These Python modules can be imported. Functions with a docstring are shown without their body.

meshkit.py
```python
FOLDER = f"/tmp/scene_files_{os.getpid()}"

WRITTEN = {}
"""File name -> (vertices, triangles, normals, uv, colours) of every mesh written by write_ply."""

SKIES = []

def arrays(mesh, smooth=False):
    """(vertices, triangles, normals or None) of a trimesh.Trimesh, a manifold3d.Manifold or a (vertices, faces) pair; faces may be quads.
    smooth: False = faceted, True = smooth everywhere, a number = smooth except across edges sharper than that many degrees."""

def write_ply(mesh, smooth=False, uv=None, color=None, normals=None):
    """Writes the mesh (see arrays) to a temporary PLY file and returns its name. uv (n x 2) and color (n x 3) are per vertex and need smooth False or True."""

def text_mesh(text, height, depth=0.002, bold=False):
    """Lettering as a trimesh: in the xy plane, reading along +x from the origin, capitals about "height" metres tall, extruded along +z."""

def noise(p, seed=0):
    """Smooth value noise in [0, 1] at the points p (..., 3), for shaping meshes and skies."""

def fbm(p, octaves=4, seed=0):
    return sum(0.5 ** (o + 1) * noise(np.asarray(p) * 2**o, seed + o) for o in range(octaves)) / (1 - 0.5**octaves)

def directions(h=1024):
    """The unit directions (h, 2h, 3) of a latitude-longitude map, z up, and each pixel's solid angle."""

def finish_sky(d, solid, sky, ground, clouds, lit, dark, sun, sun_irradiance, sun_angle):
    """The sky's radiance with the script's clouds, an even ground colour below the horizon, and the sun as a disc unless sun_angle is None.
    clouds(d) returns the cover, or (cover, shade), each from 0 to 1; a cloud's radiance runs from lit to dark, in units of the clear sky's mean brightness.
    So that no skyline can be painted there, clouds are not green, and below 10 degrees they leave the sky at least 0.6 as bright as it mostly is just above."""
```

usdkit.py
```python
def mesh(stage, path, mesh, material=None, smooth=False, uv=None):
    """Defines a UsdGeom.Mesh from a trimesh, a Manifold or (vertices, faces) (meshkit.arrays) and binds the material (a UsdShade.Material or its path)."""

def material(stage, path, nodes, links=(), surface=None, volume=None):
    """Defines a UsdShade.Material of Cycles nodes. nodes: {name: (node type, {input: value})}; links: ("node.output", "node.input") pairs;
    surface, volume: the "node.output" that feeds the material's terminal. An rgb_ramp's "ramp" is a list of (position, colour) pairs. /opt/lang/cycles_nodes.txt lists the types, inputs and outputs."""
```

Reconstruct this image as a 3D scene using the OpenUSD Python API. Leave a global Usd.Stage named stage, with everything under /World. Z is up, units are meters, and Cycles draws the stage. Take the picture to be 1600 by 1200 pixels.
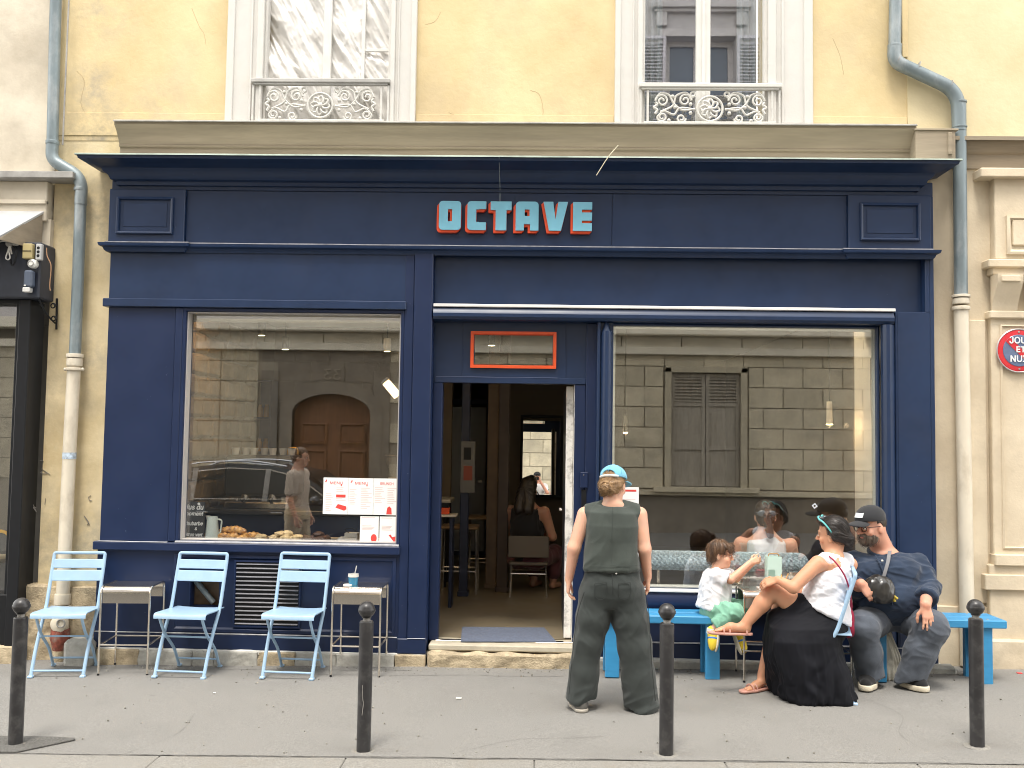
import math, random
import numpy as np
import trimesh, usdkit, meshkit
from shapely.geometry import Polygon, Point, box as sbox, LineString
from shapely import affinity, union_all
from scipy.spatial import ConvexHull
from scipy import sparse
from pxr import Usd, UsdGeom, UsdLux, UsdShade, Gf, Sdf

rng = np.random.default_rng(7)
stage = Usd.Stage.CreateInMemory()
UsdGeom.SetStageUpAxis(stage, 'Z'); UsdGeom.SetStageMetersPerUnit(stage, 1.0)
UsdGeom.Xform.Define(stage, '/World')
stage.SetDefaultPrim(stage.GetPrimAtPath('/World'))

# ------------------------------------------------------------------ camera
CP = np.array([0.0, -7.27, 1.70]); YAW, PITCH, ROLL, FPX = -0.02842, 0.05716, 0.01508, 1500.0
_cy, _sy, _cp, _sp, _cr, _sr = math.cos(YAW), math.sin(YAW), math.cos(PITCH), math.sin(PITCH), math.cos(ROLL), math.sin(ROLL)
FWD = np.array([_sy * _cp, _cy * _cp, _sp]); _r = np.array([_cy, -_sy, 0]); _u = np.cross(_r, FWD)
RIGHT = _cr * _r + _sr * _u; UP = -_sr * _r + _cr * _u
cam = UsdGeom.Camera.Define(stage, '/World/camera')
m = np.eye(4); m[0, :3] = RIGHT; m[1, :3] = UP; m[2, :3] = -FWD; m[3, :3] = CP
cam.AddTransformOp().Set(Gf.Matrix4d(*m.ravel().tolist()))
cam.CreateHorizontalApertureAttr(36.0); cam.CreateVerticalApertureAttr(27.0)
cam.CreateFocalLengthAttr(36.0 * FPX / 1600)
cam.CreateExposureAttr(1.5)
cam.CreateClippingRangeAttr(Gf.Vec2f(0.05, 1000))

# ------------------------------------------------------------------ sky and soft high sun behind thin cloud
SUN_EL, SUN_DIR_XY = math.radians(68), np.array([-0.25, -1.0])
_d = SUN_DIR_XY / np.linalg.norm(SUN_DIR_XY)
SUN = np.array([_d[0] * math.cos(SUN_EL), _d[1] * math.cos(SUN_EL), math.sin(SUN_EL)])
sky_mat = usdkit.material(stage, '/World/Looks/sky', {
    'tc': ('texture_coordinate', {}),
    'n': ('noise_texture', {'scale': 3.0, 'detail': 5.0, 'roughness': 0.55}),
    'r': ('rgb_ramp', {'ramp': [(0.3, (.6, .6, .6)), (0.7, (.92, .92, .92))]}),
    'sky': ('sky_texture', {'sky_type': 'single_scattering', 'sun_disc': False, 'sun_elevation': SUN_EL, 'sun_rotation': math.atan2(SUN[0], SUN[1])}),
    'mx': ('mix_color', {'b': (9.6, 9.3, 8.7)}),
    'bg': ('background_shader', {'strength': 0.15})},
    [('tc.generated', 'n.vector'), ('n.fac', 'r.fac'), ('r.color', 'mx.fac'), ('sky.color', 'mx.a'), ('mx.result', 'bg.color')], surface='bg.background')
dome = UsdLux.DomeLight.Define(stage, '/World/sky')
UsdShade.MaterialBindingAPI.Apply(dome.GetPrim()).Bind(sky_mat)
dome.GetPrim().SetCustomDataByKey('kind', 'structure')
sun = UsdLux.DistantLight.Define(stage, '/World/sun')
sun.CreateIntensityAttr(0.33); sun.CreateAngleAttr(16.0); sun.CreateNormalizeAttr(True); sun.CreateColorAttr(Gf.Vec3f(1.0, 0.94, 0.85))
_z = SUN; _x = np.cross([0, 0, 1.0], _z); _x /= np.linalg.norm(_x); _y = np.cross(_z, _x)
m = np.eye(4); m[0, :3] = _x; m[1, :3] = _y; m[2, :3] = _z
sun.AddTransformOp().Set(Gf.Matrix4d(*m.ravel().tolist()))

# ------------------------------------------------------------------ measuring: a direction seen in the photograph meets a plane of the place
def _ray(px, py): return RIGHT * (px - 800) / FPX + UP * (600 - py) / FPX + FWD
def at(px, py, Y=0.0):
    d = _ray(px, py); return CP + d * ((Y - CP[1]) / d[1])
def G(x): return 0.0135 * (x + 0.6)          # the pavement rises gently to the right

# ------------------------------------------------------------------ scene helpers
OFF = {}
COUNT = {}
def numbered(parent, name):
    k = COUNT.get((parent, name), 0); COUNT[(parent, name)] = k + 1
    return f'{parent}/{name}' + (f'_{k:03d}' if k else '')
def tag(path, label=None, cat=None, group=None, kind=None):
    p = stage.GetPrimAtPath(path)
    for k, v in (('label', label), ('category', cat), ('group', group), ('kind', kind)):
        if v: p.SetCustomDataByKey(k, v)
    return path
def thing(name, label, cat, loc=(0, 0, 0), rot=0.0, group=None):
    path = numbered('/World', name)
    x = UsdGeom.Xform.Define(stage, path); x.AddTranslateOp().Set(Gf.Vec3d(*map(float, loc)))
    x.AddRotateZOp().Set(float(rot))
    OFF[path] = np.array(loc, float)
    return tag(path, label, cat, group)
def dup(src, loc, rot=0.0, label=None, group=None, scale=None):
    name = src.split('/')[-1]
    if name[-4] == '_' and name[-3:].isdigit(): name = name[:-4]
    path = numbered('/World', name)
    x = UsdGeom.Xform.Define(stage, path); x.AddTranslateOp().Set(Gf.Vec3d(*map(float, loc))); x.AddRotateZOp().Set(float(rot))
    if scale is not None:
        x.AddScaleOp().Set(Gf.Vec3f(*map(float, scale)))
    p = x.GetPrim(); p.GetReferences().AddInternalReference(src); p.SetInstanceable(True)
    was = stage.GetPrimAtPath(src).GetCustomData()
    return tag(path, label or was['label'], was['category'], group or was.get('group'))
def V3(mesh): return np.array(mesh[0], float) if isinstance(mesh, tuple) else np.array(mesh.vertices)
def obj(name, mesh, mat, parent='/World', smooth=35, world=False, label=None):
    """One mesh prim. world: its vertices are given in world coordinates (the thing must not be turned)."""
    path = numbered(parent, name)
    off = OFF.get(parent, np.zeros(3)); OFF[path] = off
    if not isinstance(mesh, tuple): mesh = (np.array(mesh.vertices), np.array(mesh.faces))
    v = np.array(mesh[0], float)
    if world: v = v - off
    usdkit.mesh(stage, path, trimesh.Trimesh(v, tri(mesh[1]), process=False), mat, smooth=smooth)
    if label: tag(path, label)
    return path
def one(name, mesh, mat, label, cat, loc=None, group=None, kind=None, smooth=35):
    p = obj(name, mesh, mat, smooth=smooth); return tag(p, label, cat, group, kind)
def tri(f):
    f = np.asarray(f, int)
    return np.vstack([f[:, [0, 1, 2]], f[:, [0, 2, 3]]]) if f.ndim == 2 and f.shape[1] == 4 else f
def join(*ms):
    vs, fs, n = [], [], 0
    for q in ms:
        if isinstance(q, list): q = join(*q)
        v, f = (q if isinstance(q, tuple) else (np.array(q.vertices), np.array(q.faces)))
        vs.append(v); fs.append(tri(f) + n); n += len(v)
    return np.vstack(vs), np.vstack(fs)
def move(mesh, d=(0, 0, 0), rz=0.0, rx=0.0, ry=0.0, s=1.0, about=(0, 0, 0)):
    v, f = mesh if isinstance(mesh, tuple) else (np.array(mesh.vertices), np.array(mesh.faces))
    v = (np.array(v, float) - about) * s
    for a, (i, j) in ((rx, (1, 2)), (ry, (2, 0)), (rz, (0, 1))):
        if a:
            c, q = math.cos(a), math.sin(a); w = v.copy(); w[:, i] = c * v[:, i] - q * v[:, j]; w[:, j] = q * v[:, i] + c * v[:, j]; v = w
    return v + about + np.array(d, float), f

def _template():
    c = np.array([[sx, sy, sz] for sx in (-1, 1) for sy in (-1, 1) for sz in (-1, 1)], float)
    pts = np.vstack([c * (1 - .2 * np.array(e)) for e in ((0, 1, 1), (1, 0, 1), (1, 1, 0))])
    h = ConvexHull(pts); f = h.simplices.copy()
    for i, t in enumerate(f):
        n = np.cross(pts[t[1]] - pts[t[0]], pts[t[2]] - pts[t[0]])
        if n @ pts[t].mean(0) < 0: f[i] = t[::-1]
    return c, f
_BC, _BF = _template()
def bx(x0, x1, y0, y1, z0, z1, c=0.004):
    """A box with chamfered edges."""
    lo, hi = np.minimum([x0, y0, z0], [x1, y1, z1]), np.maximum([x0, y0, z0], [x1, y1, z1])
    ce, hf = (lo + hi) / 2, (hi - lo) / 2
    if c <= 0:
        v = ce + _BC * hf
        return v, np.array([[0, 1, 3, 2], [4, 6, 7, 5], [0, 4, 5, 1], [2, 3, 7, 6], [0, 2, 6, 4], [1, 5, 7, 3]])
    c = min(c, hf.min() * .8)
    v = np.vstack([ce + _BC * (hf - c * np.array(e)) for e in ((0, 1, 1), (1, 0, 1), (1, 1, 0))])
    return v, _BF
def bar(p, q, w, d, c=0.003):
    """A chamfered bar from p to q of cross-section w by d (d in the plane that holds z)."""
    p, q = np.array(p, float), np.array(q, float); L = np.linalg.norm(q - p); t = (q - p) / L
    a = np.cross([0, 0, 1.0] if abs(t[2]) < .95 else [0, 1.0, 0], t); a /= np.linalg.norm(a); b = np.cross(t, a)
    v, f = bx(-w / 2, w / 2, -d / 2, d / 2, 0, L, c)
    return p + v[:, :1] * a + v[:, 1:2] * b + v[:, 2:] * t, f
def tube(pts, r, n=10, caps=True, closed=False):
    p = np.array(pts, float); N = len(p)
    r = np.broadcast_to(np.asarray(r, float), (N,))
    t = np.roll(p, -1, 0) - np.roll(p, 1, 0) if closed else np.gradient(p, axis=0)
    t /= np.linalg.norm(t, axis=1, keepdims=True) + 1e-12
    a = np.cross(t[0], [0, 0, 1.0] if abs(t[0][2]) < .9 else [1.0, 0, 0]); a /= np.linalg.norm(a)
    A = []
    for i in range(N):
        a = a - t[i] * (a @ t[i]); a /= np.linalg.norm(a); A.append(a)
    A = np.array(A); B = np.cross(t, A)
    g = np.arange(n) * 2 * np.pi / n
    v = (p[:, None] + r[:, None, None] * (np.cos(g)[None, :, None] * A[:, None] + np.sin(g)[None, :, None] * B[:, None])).reshape(-1, 3)
    f = []
    for i in range(N if closed else N - 1):
        j = (i + 1) % N
        for k in range(n): f.append([i * n + k, i * n + (k + 1) % n, j * n + (k + 1) % n, j * n + k])
    f = tri(f)
    if caps and not closed:
        e = [[0, k + 1, k] for k in range(1, n - 1)] + [[(N - 1) * n, (N - 1) * n + k, (N - 1) * n + k + 1] for k in range(1, n - 1)]
        f = np.vstack([f, e])
    return v, f
def curve(ctrl, n=8):
    """A Catmull-Rom curve through the points."""
    c = np.array(ctrl, float); c = np.vstack([2 * c[0] - c[1], c, 2 * c[-1] - c[-2]]); out = []
    for i in range(1, len(c) - 2):
        for s in np.arange(n) / n:
            out.append(.5 * ((2 * c[i]) + (-c[i - 1] + c[i + 1]) * s + (2 * c[i - 1] - 5 * c[i] + 4 * c[i + 1] - c[i + 2]) * s**2 + (-c[i - 1] + 3 * c[i] - 3 * c[i + 1] + c[i + 2]) * s**3))
    out.append(c[-2]); return np.array(out)
def fillet(pts, r, n=5):
    """A polyline with its corners rounded."""
    p = np.array(pts, float); out = [p[0]]
    for i in range(1, len(p) - 1):
        a, b = p[i - 1] - p[i], p[i + 1] - p[i]; la, lb = np.linalg.norm(a), np.linalg.norm(b)
        q = min(r, la * .49, lb * .49); A, B = p[i] + a / la * q, p[i] + b / lb * q
        for s in np.linspace(0, 1, n + 1): out.append((1 - s)**2 * A + 2 * s * (1 - s) * p[i] + s * s * B)
    out.append(p[-1]); return np.array(out)
def lathe(prof, n=24, c=(0, 0, 0)):
    """Revolves (radius, z) points about the z axis."""
    pr = np.array(prof, float); N = len(pr); g = np.arange(n) * 2 * np.pi / n
    v = np.stack([pr[:, None, 0] * np.cos(g), pr[:, None, 0] * np.sin(g), np.broadcast_to(pr[:, None, 1], (N, n))], -1).reshape(-1, 3) + np.array(c, float)
    f = [[i * n + k, i * n + (k + 1) % n, (i + 1) * n + (k + 1) % n, (i + 1) * n + k] for i in range(N - 1) for k in range(n)]
    return v, tri(f)
def ext(poly, depth):
    """Extrudes a shapely polygon (or several) in xy along +z."""
    return join(*[trimesh.creation.extrude_polygon(g, depth, engine='earcut') for g in getattr(poly, 'geoms', [poly]) if g.area > 1e-9])
def upright(mesh, y=0.0):
    """Turns something drawn in xy and extruded along +z so that it stands in xz and faces -y: its front lies at y."""
    v, f = mesh if isinstance(mesh, tuple) else (np.array(mesh.vertices), np.array(mesh.faces))
    d = v[:, 2].max()
    return np.stack([v[:, 0], y + (d - v[:, 2]), v[:, 1]], 1), f
def sweep(path, prof, closed=False):
    """Sweeps a closed profile of (outward, z) points along an xy path with mitred corners; outward is right of the path."""
    P = np.array(path, float); N = len(P); pr = np.array(prof, float); K = len(pr); V = []
    for i in range(N):
        a = P[i] - P[i - 1] if (i or closed) else P[1] - P[0]
        b = P[(i + 1) % N] - P[i] if (i < N - 1 or closed) else P[-1] - P[-2]
        a, b = a / np.linalg.norm(a), b / np.linalg.norm(b)
        na, nb = np.array([a[1], -a[0]]), np.array([b[1], -b[0]])
        mi = na + nb; mi = mi / (mi @ na)
        V.append(np.c_[P[i] + pr[:, :1] * mi, pr[:, 1]])
    V = np.vstack(V); f = []
    for i in range(N if closed else N - 1):
        j = (i + 1) % N
        for k in range(K): f.append([i * K + k, j * K + k, j * K + (k + 1) % K, i * K + (k + 1) % K])
    f = tri(f)
    if not closed:
        t = trimesh.creation.triangulate_polygon(Polygon(pr), engine='earcut')
        fc = np.asarray(t[1]); vc = np.asarray(t[0]); near = np.array([np.argmin(((pr - q)**2).sum(1)) for q in vc])
        fc = near[fc]; f = np.vstack([f, fc, fc[:, ::-1] + (N - 1) * K])
    return V, f
def frame(x0, x1, z0, z1, prof):
    """A closed rectangular moulding in the facade plane: prof lists (inset from the rectangle, y) points, a closed profile."""
    pr = np.array(prof, float); V = []
    for q, y in pr: V += [[x0 + q, y, z0 + q], [x1 - q, y, z0 + q], [x1 - q, y, z1 - q], [x0 + q, y, z1 - q]]
    K = len(pr); f = [[k * 4 + i, k * 4 + (i + 1) % 4, (k + 1) % K * 4 + (i + 1) % 4, (k + 1) % K * 4 + i] for k in range(K) for i in range(4)]
    m_ = trimesh.Trimesh(np.array(V), tri(f), process=False)
    if m_.volume < 0: m_.invert()
    return np.array(m_.vertices), np.array(m_.faces)
def wallmesh(x0, x1, z0, z1, y, holes, depth, step=None):
    """A wall slab with rectangular holes, front at y, going back by depth."""
    p = sbox(x0, z0, x1, z1).difference(union_all([sbox(*h) for h in holes]) if holes else Polygon())
    return upright(ext(p, depth), y)
def rough(mesh, amp, freq, seed=0, edge=None):
    """Subdivides and shakes a mesh so that stone reads uneven."""
    t = trimesh.Trimesh(*[np.array(a) for a in (mesh[0], tri(mesh[1]))], process=True)
    if edge:
        v, f = trimesh.remesh.subdivide_to_size(t.vertices, t.faces, edge, max_iter=12); t = trimesh.Trimesh(v, f, process=True)
    n = t.vertex_normals; d = meshkit.fbm(np.array(t.vertices) * freq, 3, seed) - .5
    return np.array(t.vertices) + n * (d * amp * 2)[:, None], np.array(t.faces)

# ------------------------------------------------------------------ materials
def mat(name, col, rough_=0.5, metal=0.0, var=0.0, vs=6.0, col2=None, bump=0.0, bs=80.0, stretch=(1, 1, 1), spec=0.5, coat=0.0, sheen=0.0, sss=0.0, rvar=0.0, detail=5.0, dirt=None, chips=None, spots=None, dirt_amt=0.5, dirt_scale=3.0, aniso=0.0, obj_space=False, bdist=0.004, lo=.35, hi=.65, stains=()):
    col = np.array(col, float)
    c1 = col * (1 - var); c2 = np.array(col2, float) if col2 is not None else col * (1 + var)
    n = {'geo': ('texture_coordinate', {}) if obj_space else ('geometry', {}), 'map': ('mapping', {'scale': stretch}),
         'n': ('noise_texture', {'scale': vs, 'detail': detail, 'roughness': .6}), 'r': ('rgb_ramp', {'ramp': [(lo, c1), (hi, c2)]}),
         'p': ('principled_bsdf', {'roughness': rough_, 'metallic': metal, 'specular_ior_level': spec, 'coat_weight': coat, 'sheen_weight': sheen, 'subsurface_weight': sss, 'subsurface_radius': (1.0, .35, .2), 'subsurface_scale': .008, 'anisotropic': aniso})}
    L = [('geo.object' if obj_space else 'geo.position', 'map.vector'), ('map.vector', 'n.vector'), ('n.fac', 'r.fac')]
    out = 'r.color'
    if dirt is not None:
        n['dn'] = ('noise_texture', {'scale': dirt_scale, 'detail': 7.0, 'roughness': .65}); n['dr'] = ('rgb_ramp', {'ramp': [(.5, (0, 0, 0)), (.72, (dirt_amt,) * 3)]})
        n['dm'] = ('mix_color', {'b': tuple(dirt)})
        L += [('map.vector', 'dn.vector'), ('dn.fac', 'dr.fac'), (out, 'dm.a'), ('dr.color', 'dm.fac')]; out = 'dm.result'
    for i_, (c_, r_, sc_, am_) in enumerate(stains):      # marks with a place and shape of their own
        n[f'sd{i_}'] = ('vector_math', {'math_type': 'distance', 'vector2': tuple(c_)}); n[f'sm{i_}'] = ('map_range', {'from_min': r_, 'from_max': r_ * .15, 'to_min': 0.0, 'to_max': 1.0, 'clamp': True}); n[f'sn{i_}'] = ('noise_texture', {'scale': 9.0, 'detail': 7.0, 'roughness': .7})
        n[f'sr{i_}'] = ('rgb_ramp', {'ramp': [(.38, (0, 0, 0)), (.66, (am_,) * 3)]}); n[f'sx{i_}'] = ('math', {'math_type': 'multiply'}); n[f'sc{i_}'] = ('mix_color', {'b': tuple(sc_)})
        L += [('geo.position', f'sd{i_}.vector1'), (f'sd{i_}.value', f'sm{i_}.value'), ('geo.position', f'sn{i_}.vector'), (f'sn{i_}.fac', f'sr{i_}.fac'), (f'sr{i_}.color', f'sx{i_}.value1'), (f'sm{i_}.result', f'sx{i_}.value2'), (f'sx{i_}.value', f'sc{i_}.fac'), (out, f'sc{i_}.a')]; out = f'sc{i_}.result'
    if chips is not None:                                  # small chips and scuffs, gathered where a broad noise is high
        n['cv'] = ('noise_texture', {'scale': chips[1], 'detail': 3.0, 'roughness': .8}); n['cb'] = ('noise_texture', {'scale': chips[1] * .09, 'detail': 2.0}); n['cr'] = ('rgb_ramp', {'ramp': [(.70, (0, 0, 0)), (.73, (1, 1, 1))]}); n['cq'] = ('rgb_ramp', {'ramp': [(.5, (0, 0, 0)), (.62, (chips[2],) * 3)]}); n['cm'] = ('math', {'math_type': 'multiply'}); n['cx'] = ('mix_color', {'b': tuple(chips[0])})
        L += [('geo.position', 'cv.vector'), ('geo.position', 'cb.vector'), ('cv.fac', 'cr.fac'), ('cb.fac', 'cq.fac'), ('cr.color', 'cm.value1'), ('cq.color', 'cm.value2'), ('cm.value', 'cx.fac'), (out, 'cx.a')]; out = 'cx.result'
    if spots is not None:                                  # flattened chewing gum and drips
        for q_, (sc_, th_, col_, am_) in enumerate(spots):
            n[f'pv{q_}'] = ('voronoi_texture', {'scale': sc_, 'randomness': 1.0}); n[f'pr{q_}'] = ('rgb_ramp', {'ramp': [(th_ * .8, (am_,) * 3), (th_, (0, 0, 0))]}); n[f'px{q_}'] = ('mix_color', {'b': tuple(col_)})
            L += [('geo.position', f'pv{q_}.vector'), (f'pv{q_}.distance', f'pr{q_}.fac'), (f'pr{q_}.color', f'px{q_}.fac'), (out, f'px{q_}.a')]; out = f'px{q_}.result'
    L.append((out, 'p.base_color'))
    if rvar:
        n['rm'] = ('map_range', {'from_min': .3, 'from_max': .7, 'to_min': rough_ - rvar, 'to_max': rough_ + rvar, 'clamp': True}); L += [('n.fac', 'rm.value'), ('rm.result', 'p.roughness')]
    if bump:
        n['bn'] = ('noise_texture', {'scale': bs, 'detail': 6.0, 'roughness': .6}); n['b'] = ('bump', {'strength': bump, 'distance': bdist})
        L += [('map.vector', 'bn.vector'), ('bn.fac', 'b.height'), ('b.normal', 'p.normal')]
    return usdkit.material(stage, f'/World/Looks/{name}', n, L, surface='p.BSDF')
def emit(name, col, strength):
    return usdkit.material(stage, f'/World/Looks/{name}', {'e': ('emission', {'color': col, 'strength': strength})}, [], surface='e.emission')
def pane_mat(name, f0, tint=(.985, .99, .988), wob=0.0):
    """Window glass: transparent, with a mirror part that grows at grazing angles alike from both sides."""
    n = {'geo': ('geometry', {}), 'dot': ('vector_math', {'math_type': 'dot_product'}), 'ab': ('math', {'math_type': 'absolute'}), 'om': ('math', {'math_type': 'subtract', 'value1': 1.0}), 'pw': ('math', {'math_type': 'power', 'value2': 5.0}),
         'ma': ('math', {'math_type': 'multiply_add', 'value2': 1 - f0, 'value3': f0}), 't': ('transparent_bsdf', {'color': tint}), 'g': ('glossy_bsdf', {'color': (1, 1, 1), 'roughness': 0.003}), 'm': ('mix_closure', {})}
    L = [('geo.incoming', 'dot.vector1'), ('geo.normal', 'dot.vector2'), ('dot.value', 'ab.value1'), ('ab.value', 'om.value2'), ('om.value', 'pw.value1'), ('pw.value', 'ma.value1'), ('ma.value', 'm.fac'), ('t.BSDF', 'm.closure1'), ('g.BSDF', 'm.closure2')]
    if wob:
        n['n'] = ('noise_texture', {'scale': 1.6, 'detail': 1.0}); n['b'] = ('bump', {'strength': wob, 'distance': .02})
        L += [('geo.position', 'n.vector'), ('n.fac', 'b.height'), ('b.normal', 'g.normal')]
    return usdkit.material(stage, f'/World/Looks/{name}', n, L, surface='m.closure')

# ------------------------------------------------------------------ materials of the place
m_plaster = mat('yellow_plaster', (.60, .475, .262), .85, var=.09, vs=1.3, col2=(.67, .55, .33), bump=.5, bs=22, spec=.2, dirt=(.42, .35, .24), dirt_amt=.5, dirt_scale=1.1, bdist=.006, stains=((at(150, 225, .15), .42, (.24, .22, .18), .85), (at(145, 135, .15), .28, (.34, .30, .24), .8), (at(160, 20, .15), .4, (.40, .35, .26), .6), (at(250, 185, .15), .5, (.42, .36, .26), .6), (at(700, 190, .15), .5, (.48, .38, .24), .5), (at(900, 185, .15), .5, (.48, .38, .24), .5)))
m_plaster_r = mat('pale_yellow_plaster', (.59, .50, .305), .85, var=.05, vs=1.6, col2=(.65, .565, .37), bump=.45, bs=22, spec=.2, dirt=(.50, .42, .28), dirt_amt=.35, dirt_scale=1.4, bdist=.006)
m_beige = mat('beige_plaster', (.50, .44, .345), .88, var=.1, vs=2.2, col2=(.63, .57, .46), bump=.5, bs=30, spec=.2, dirt=(.36, .32, .26), dirt_amt=.5, dirt_scale=1.6)
m_oldwall = mat('weathered_plaster', (.60, .49, .29), .88, var=.1, vs=3.0, col2=(.70, .59, .38), bump=.6, bs=30, spec=.2, dirt=(.36, .31, .22), dirt_amt=.55, dirt_scale=3.2, stains=((at(145, 870, .15), .5, (.30, .28, .24), .8), (at(140, 330, .15), .5, (.34, .30, .22), .8), (at(135, 560, .15), .3, (.36, .32, .25), .7), (at(70, 700, .15), .35, (.50, .38, .20), .7), (at(60, 870, .15), .4, (.34, .29, .21), .7)))
m_trim = mat('painted_trim', (.56, .545, .51), .6, var=.04, vs=5, bump=.3, bs=60, spec=.3, dirt=(.48, .44, .38), dirt_amt=.35, dirt_scale=5)
m_band = mat('stone_band', (.285, .238, .175), .8, var=.12, vs=5, stretch=(.25, 1, 3), bump=.4, bs=40, spec=.2, dirt=(.20, .17, .13), dirt_amt=.5, dirt_scale=3)
m_cream = mat('cream_stone', (.58, .49, .36), .85, var=.06, vs=3, col2=(.65, .56, .42), bump=.5, bs=45, spec=.2, dirt=(.38, .32, .24), dirt_amt=.45, dirt_scale=2.5)
m_stone = mat('rough_base_stone', (.46, .38, .26), .9, var=.2, vs=14, bump=1.0, bs=70, spec=.15, dirt=(.20, .165, .12), dirt_amt=.6, dirt_scale=9, bdist=.01)
m_grey_stone = mat('grey_block_stone', (.44, .43, .39), .9, var=.15, vs=12, bump=.8, bs=60, spec=.15, dirt=(.18, .17, .15), dirt_amt=.6, dirt_scale=8)
m_zinc = mat('zinc_pipe', (.175, .215, .23), .45, metal=.25, var=.14, vs=5, stretch=(1, 1, .4), bump=.15, bs=40, dirt=(.42, .44, .44), dirt_amt=.6, dirt_scale=6)
m_creampipe = mat('cream_cast_iron', (.62, .56, .45), .5, var=.06, vs=6, stretch=(1, 1, .5), bump=.2, bs=60, dirt=(.35, .29, .21), dirt_amt=.5, dirt_scale=7)
m_rust = mat('red_rust_iron', (.26, .07, .045), .75, var=.4, vs=20, bump=.6, bs=70, dirt=(.30, .27, .23), dirt_amt=.8, dirt_scale=12)
m_lead = mat('lead_flashing', (.30, .29, .27), .55, metal=.3, var=.2, vs=8, bump=.3, bs=50)
m_whitepaint = mat('white_window_paint', (.60, .59, .555), .45, var=.03, vs=6, bump=.1, bs=40, dirt=(.5, .47, .4), dirt_amt=.3, dirt_scale=8)
m_iron_white = mat('white_painted_iron', (.53, .52, .48), .5, var=.06, vs=14, bump=.2, bs=90, dirt=(.36, .33, .28), dirt_amt=.4, dirt_scale=20)
m_railtop = mat('grey_rail', (.36, .35, .33), .5, var=.1, vs=8)
m_plastic = mat('plastic_sheeting', (.63, .61, .575), .3, var=.1, vs=4, spec=.7, coat=.25)
m_black = mat('black_paint', (.005, .0055, .007), .5, spec=.3, var=.15, vs=12, bump=.1, bs=60)
m_navydark = mat('dark_navy_fascia', (.014, .018, .030), .5, var=.2, vs=8, bump=.2, bs=50)
m_dark = mat('dark_interior', (.03, .026, .022), .8, var=.2, vs=4)
m_steel = mat('brushed_steel', (.80, .74, .65), .2, metal=1.0, var=.02, vs=20)
m_asphalt = mat('pavement_asphalt', (.195, .190, .178), .92, var=.2, vs=150, col2=(.250, .243, .228), spots=((2.3, .045, (.14, .137, .13), .5), (5.1, .035, (.30, .295, .28), .4), (1.2, .03, (.12, .117, .11), .5)), bump=.8, bs=190, spec=.2, dirt=(.16, .156, .146), dirt_amt=.6, dirt_scale=1.1, bdist=.004)
m_patch = mat('dark_asphalt_patch', (.115, .112, .105), .95, var=.35, vs=90, bump=1.0, bs=130, spec=.2, bdist=.006)
m_granite = mat('granite_kerb', (.215, .207, .188), .85, var=.3, vs=150, bump=.6, bs=120, spec=.25, dirt=(.2, .18, .15), dirt_amt=.5, dirt_scale=4)
m_road = mat('road_asphalt', (.10, .098, .094), .92, var=.2, vs=60, bump=.9, bs=160, spec=.2)
m_glass_shop = pane_mat('shop_glass', .125, wob=.004)
m_glass_up = pane_mat('upper_window_glass', .19, wob=.02)

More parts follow.
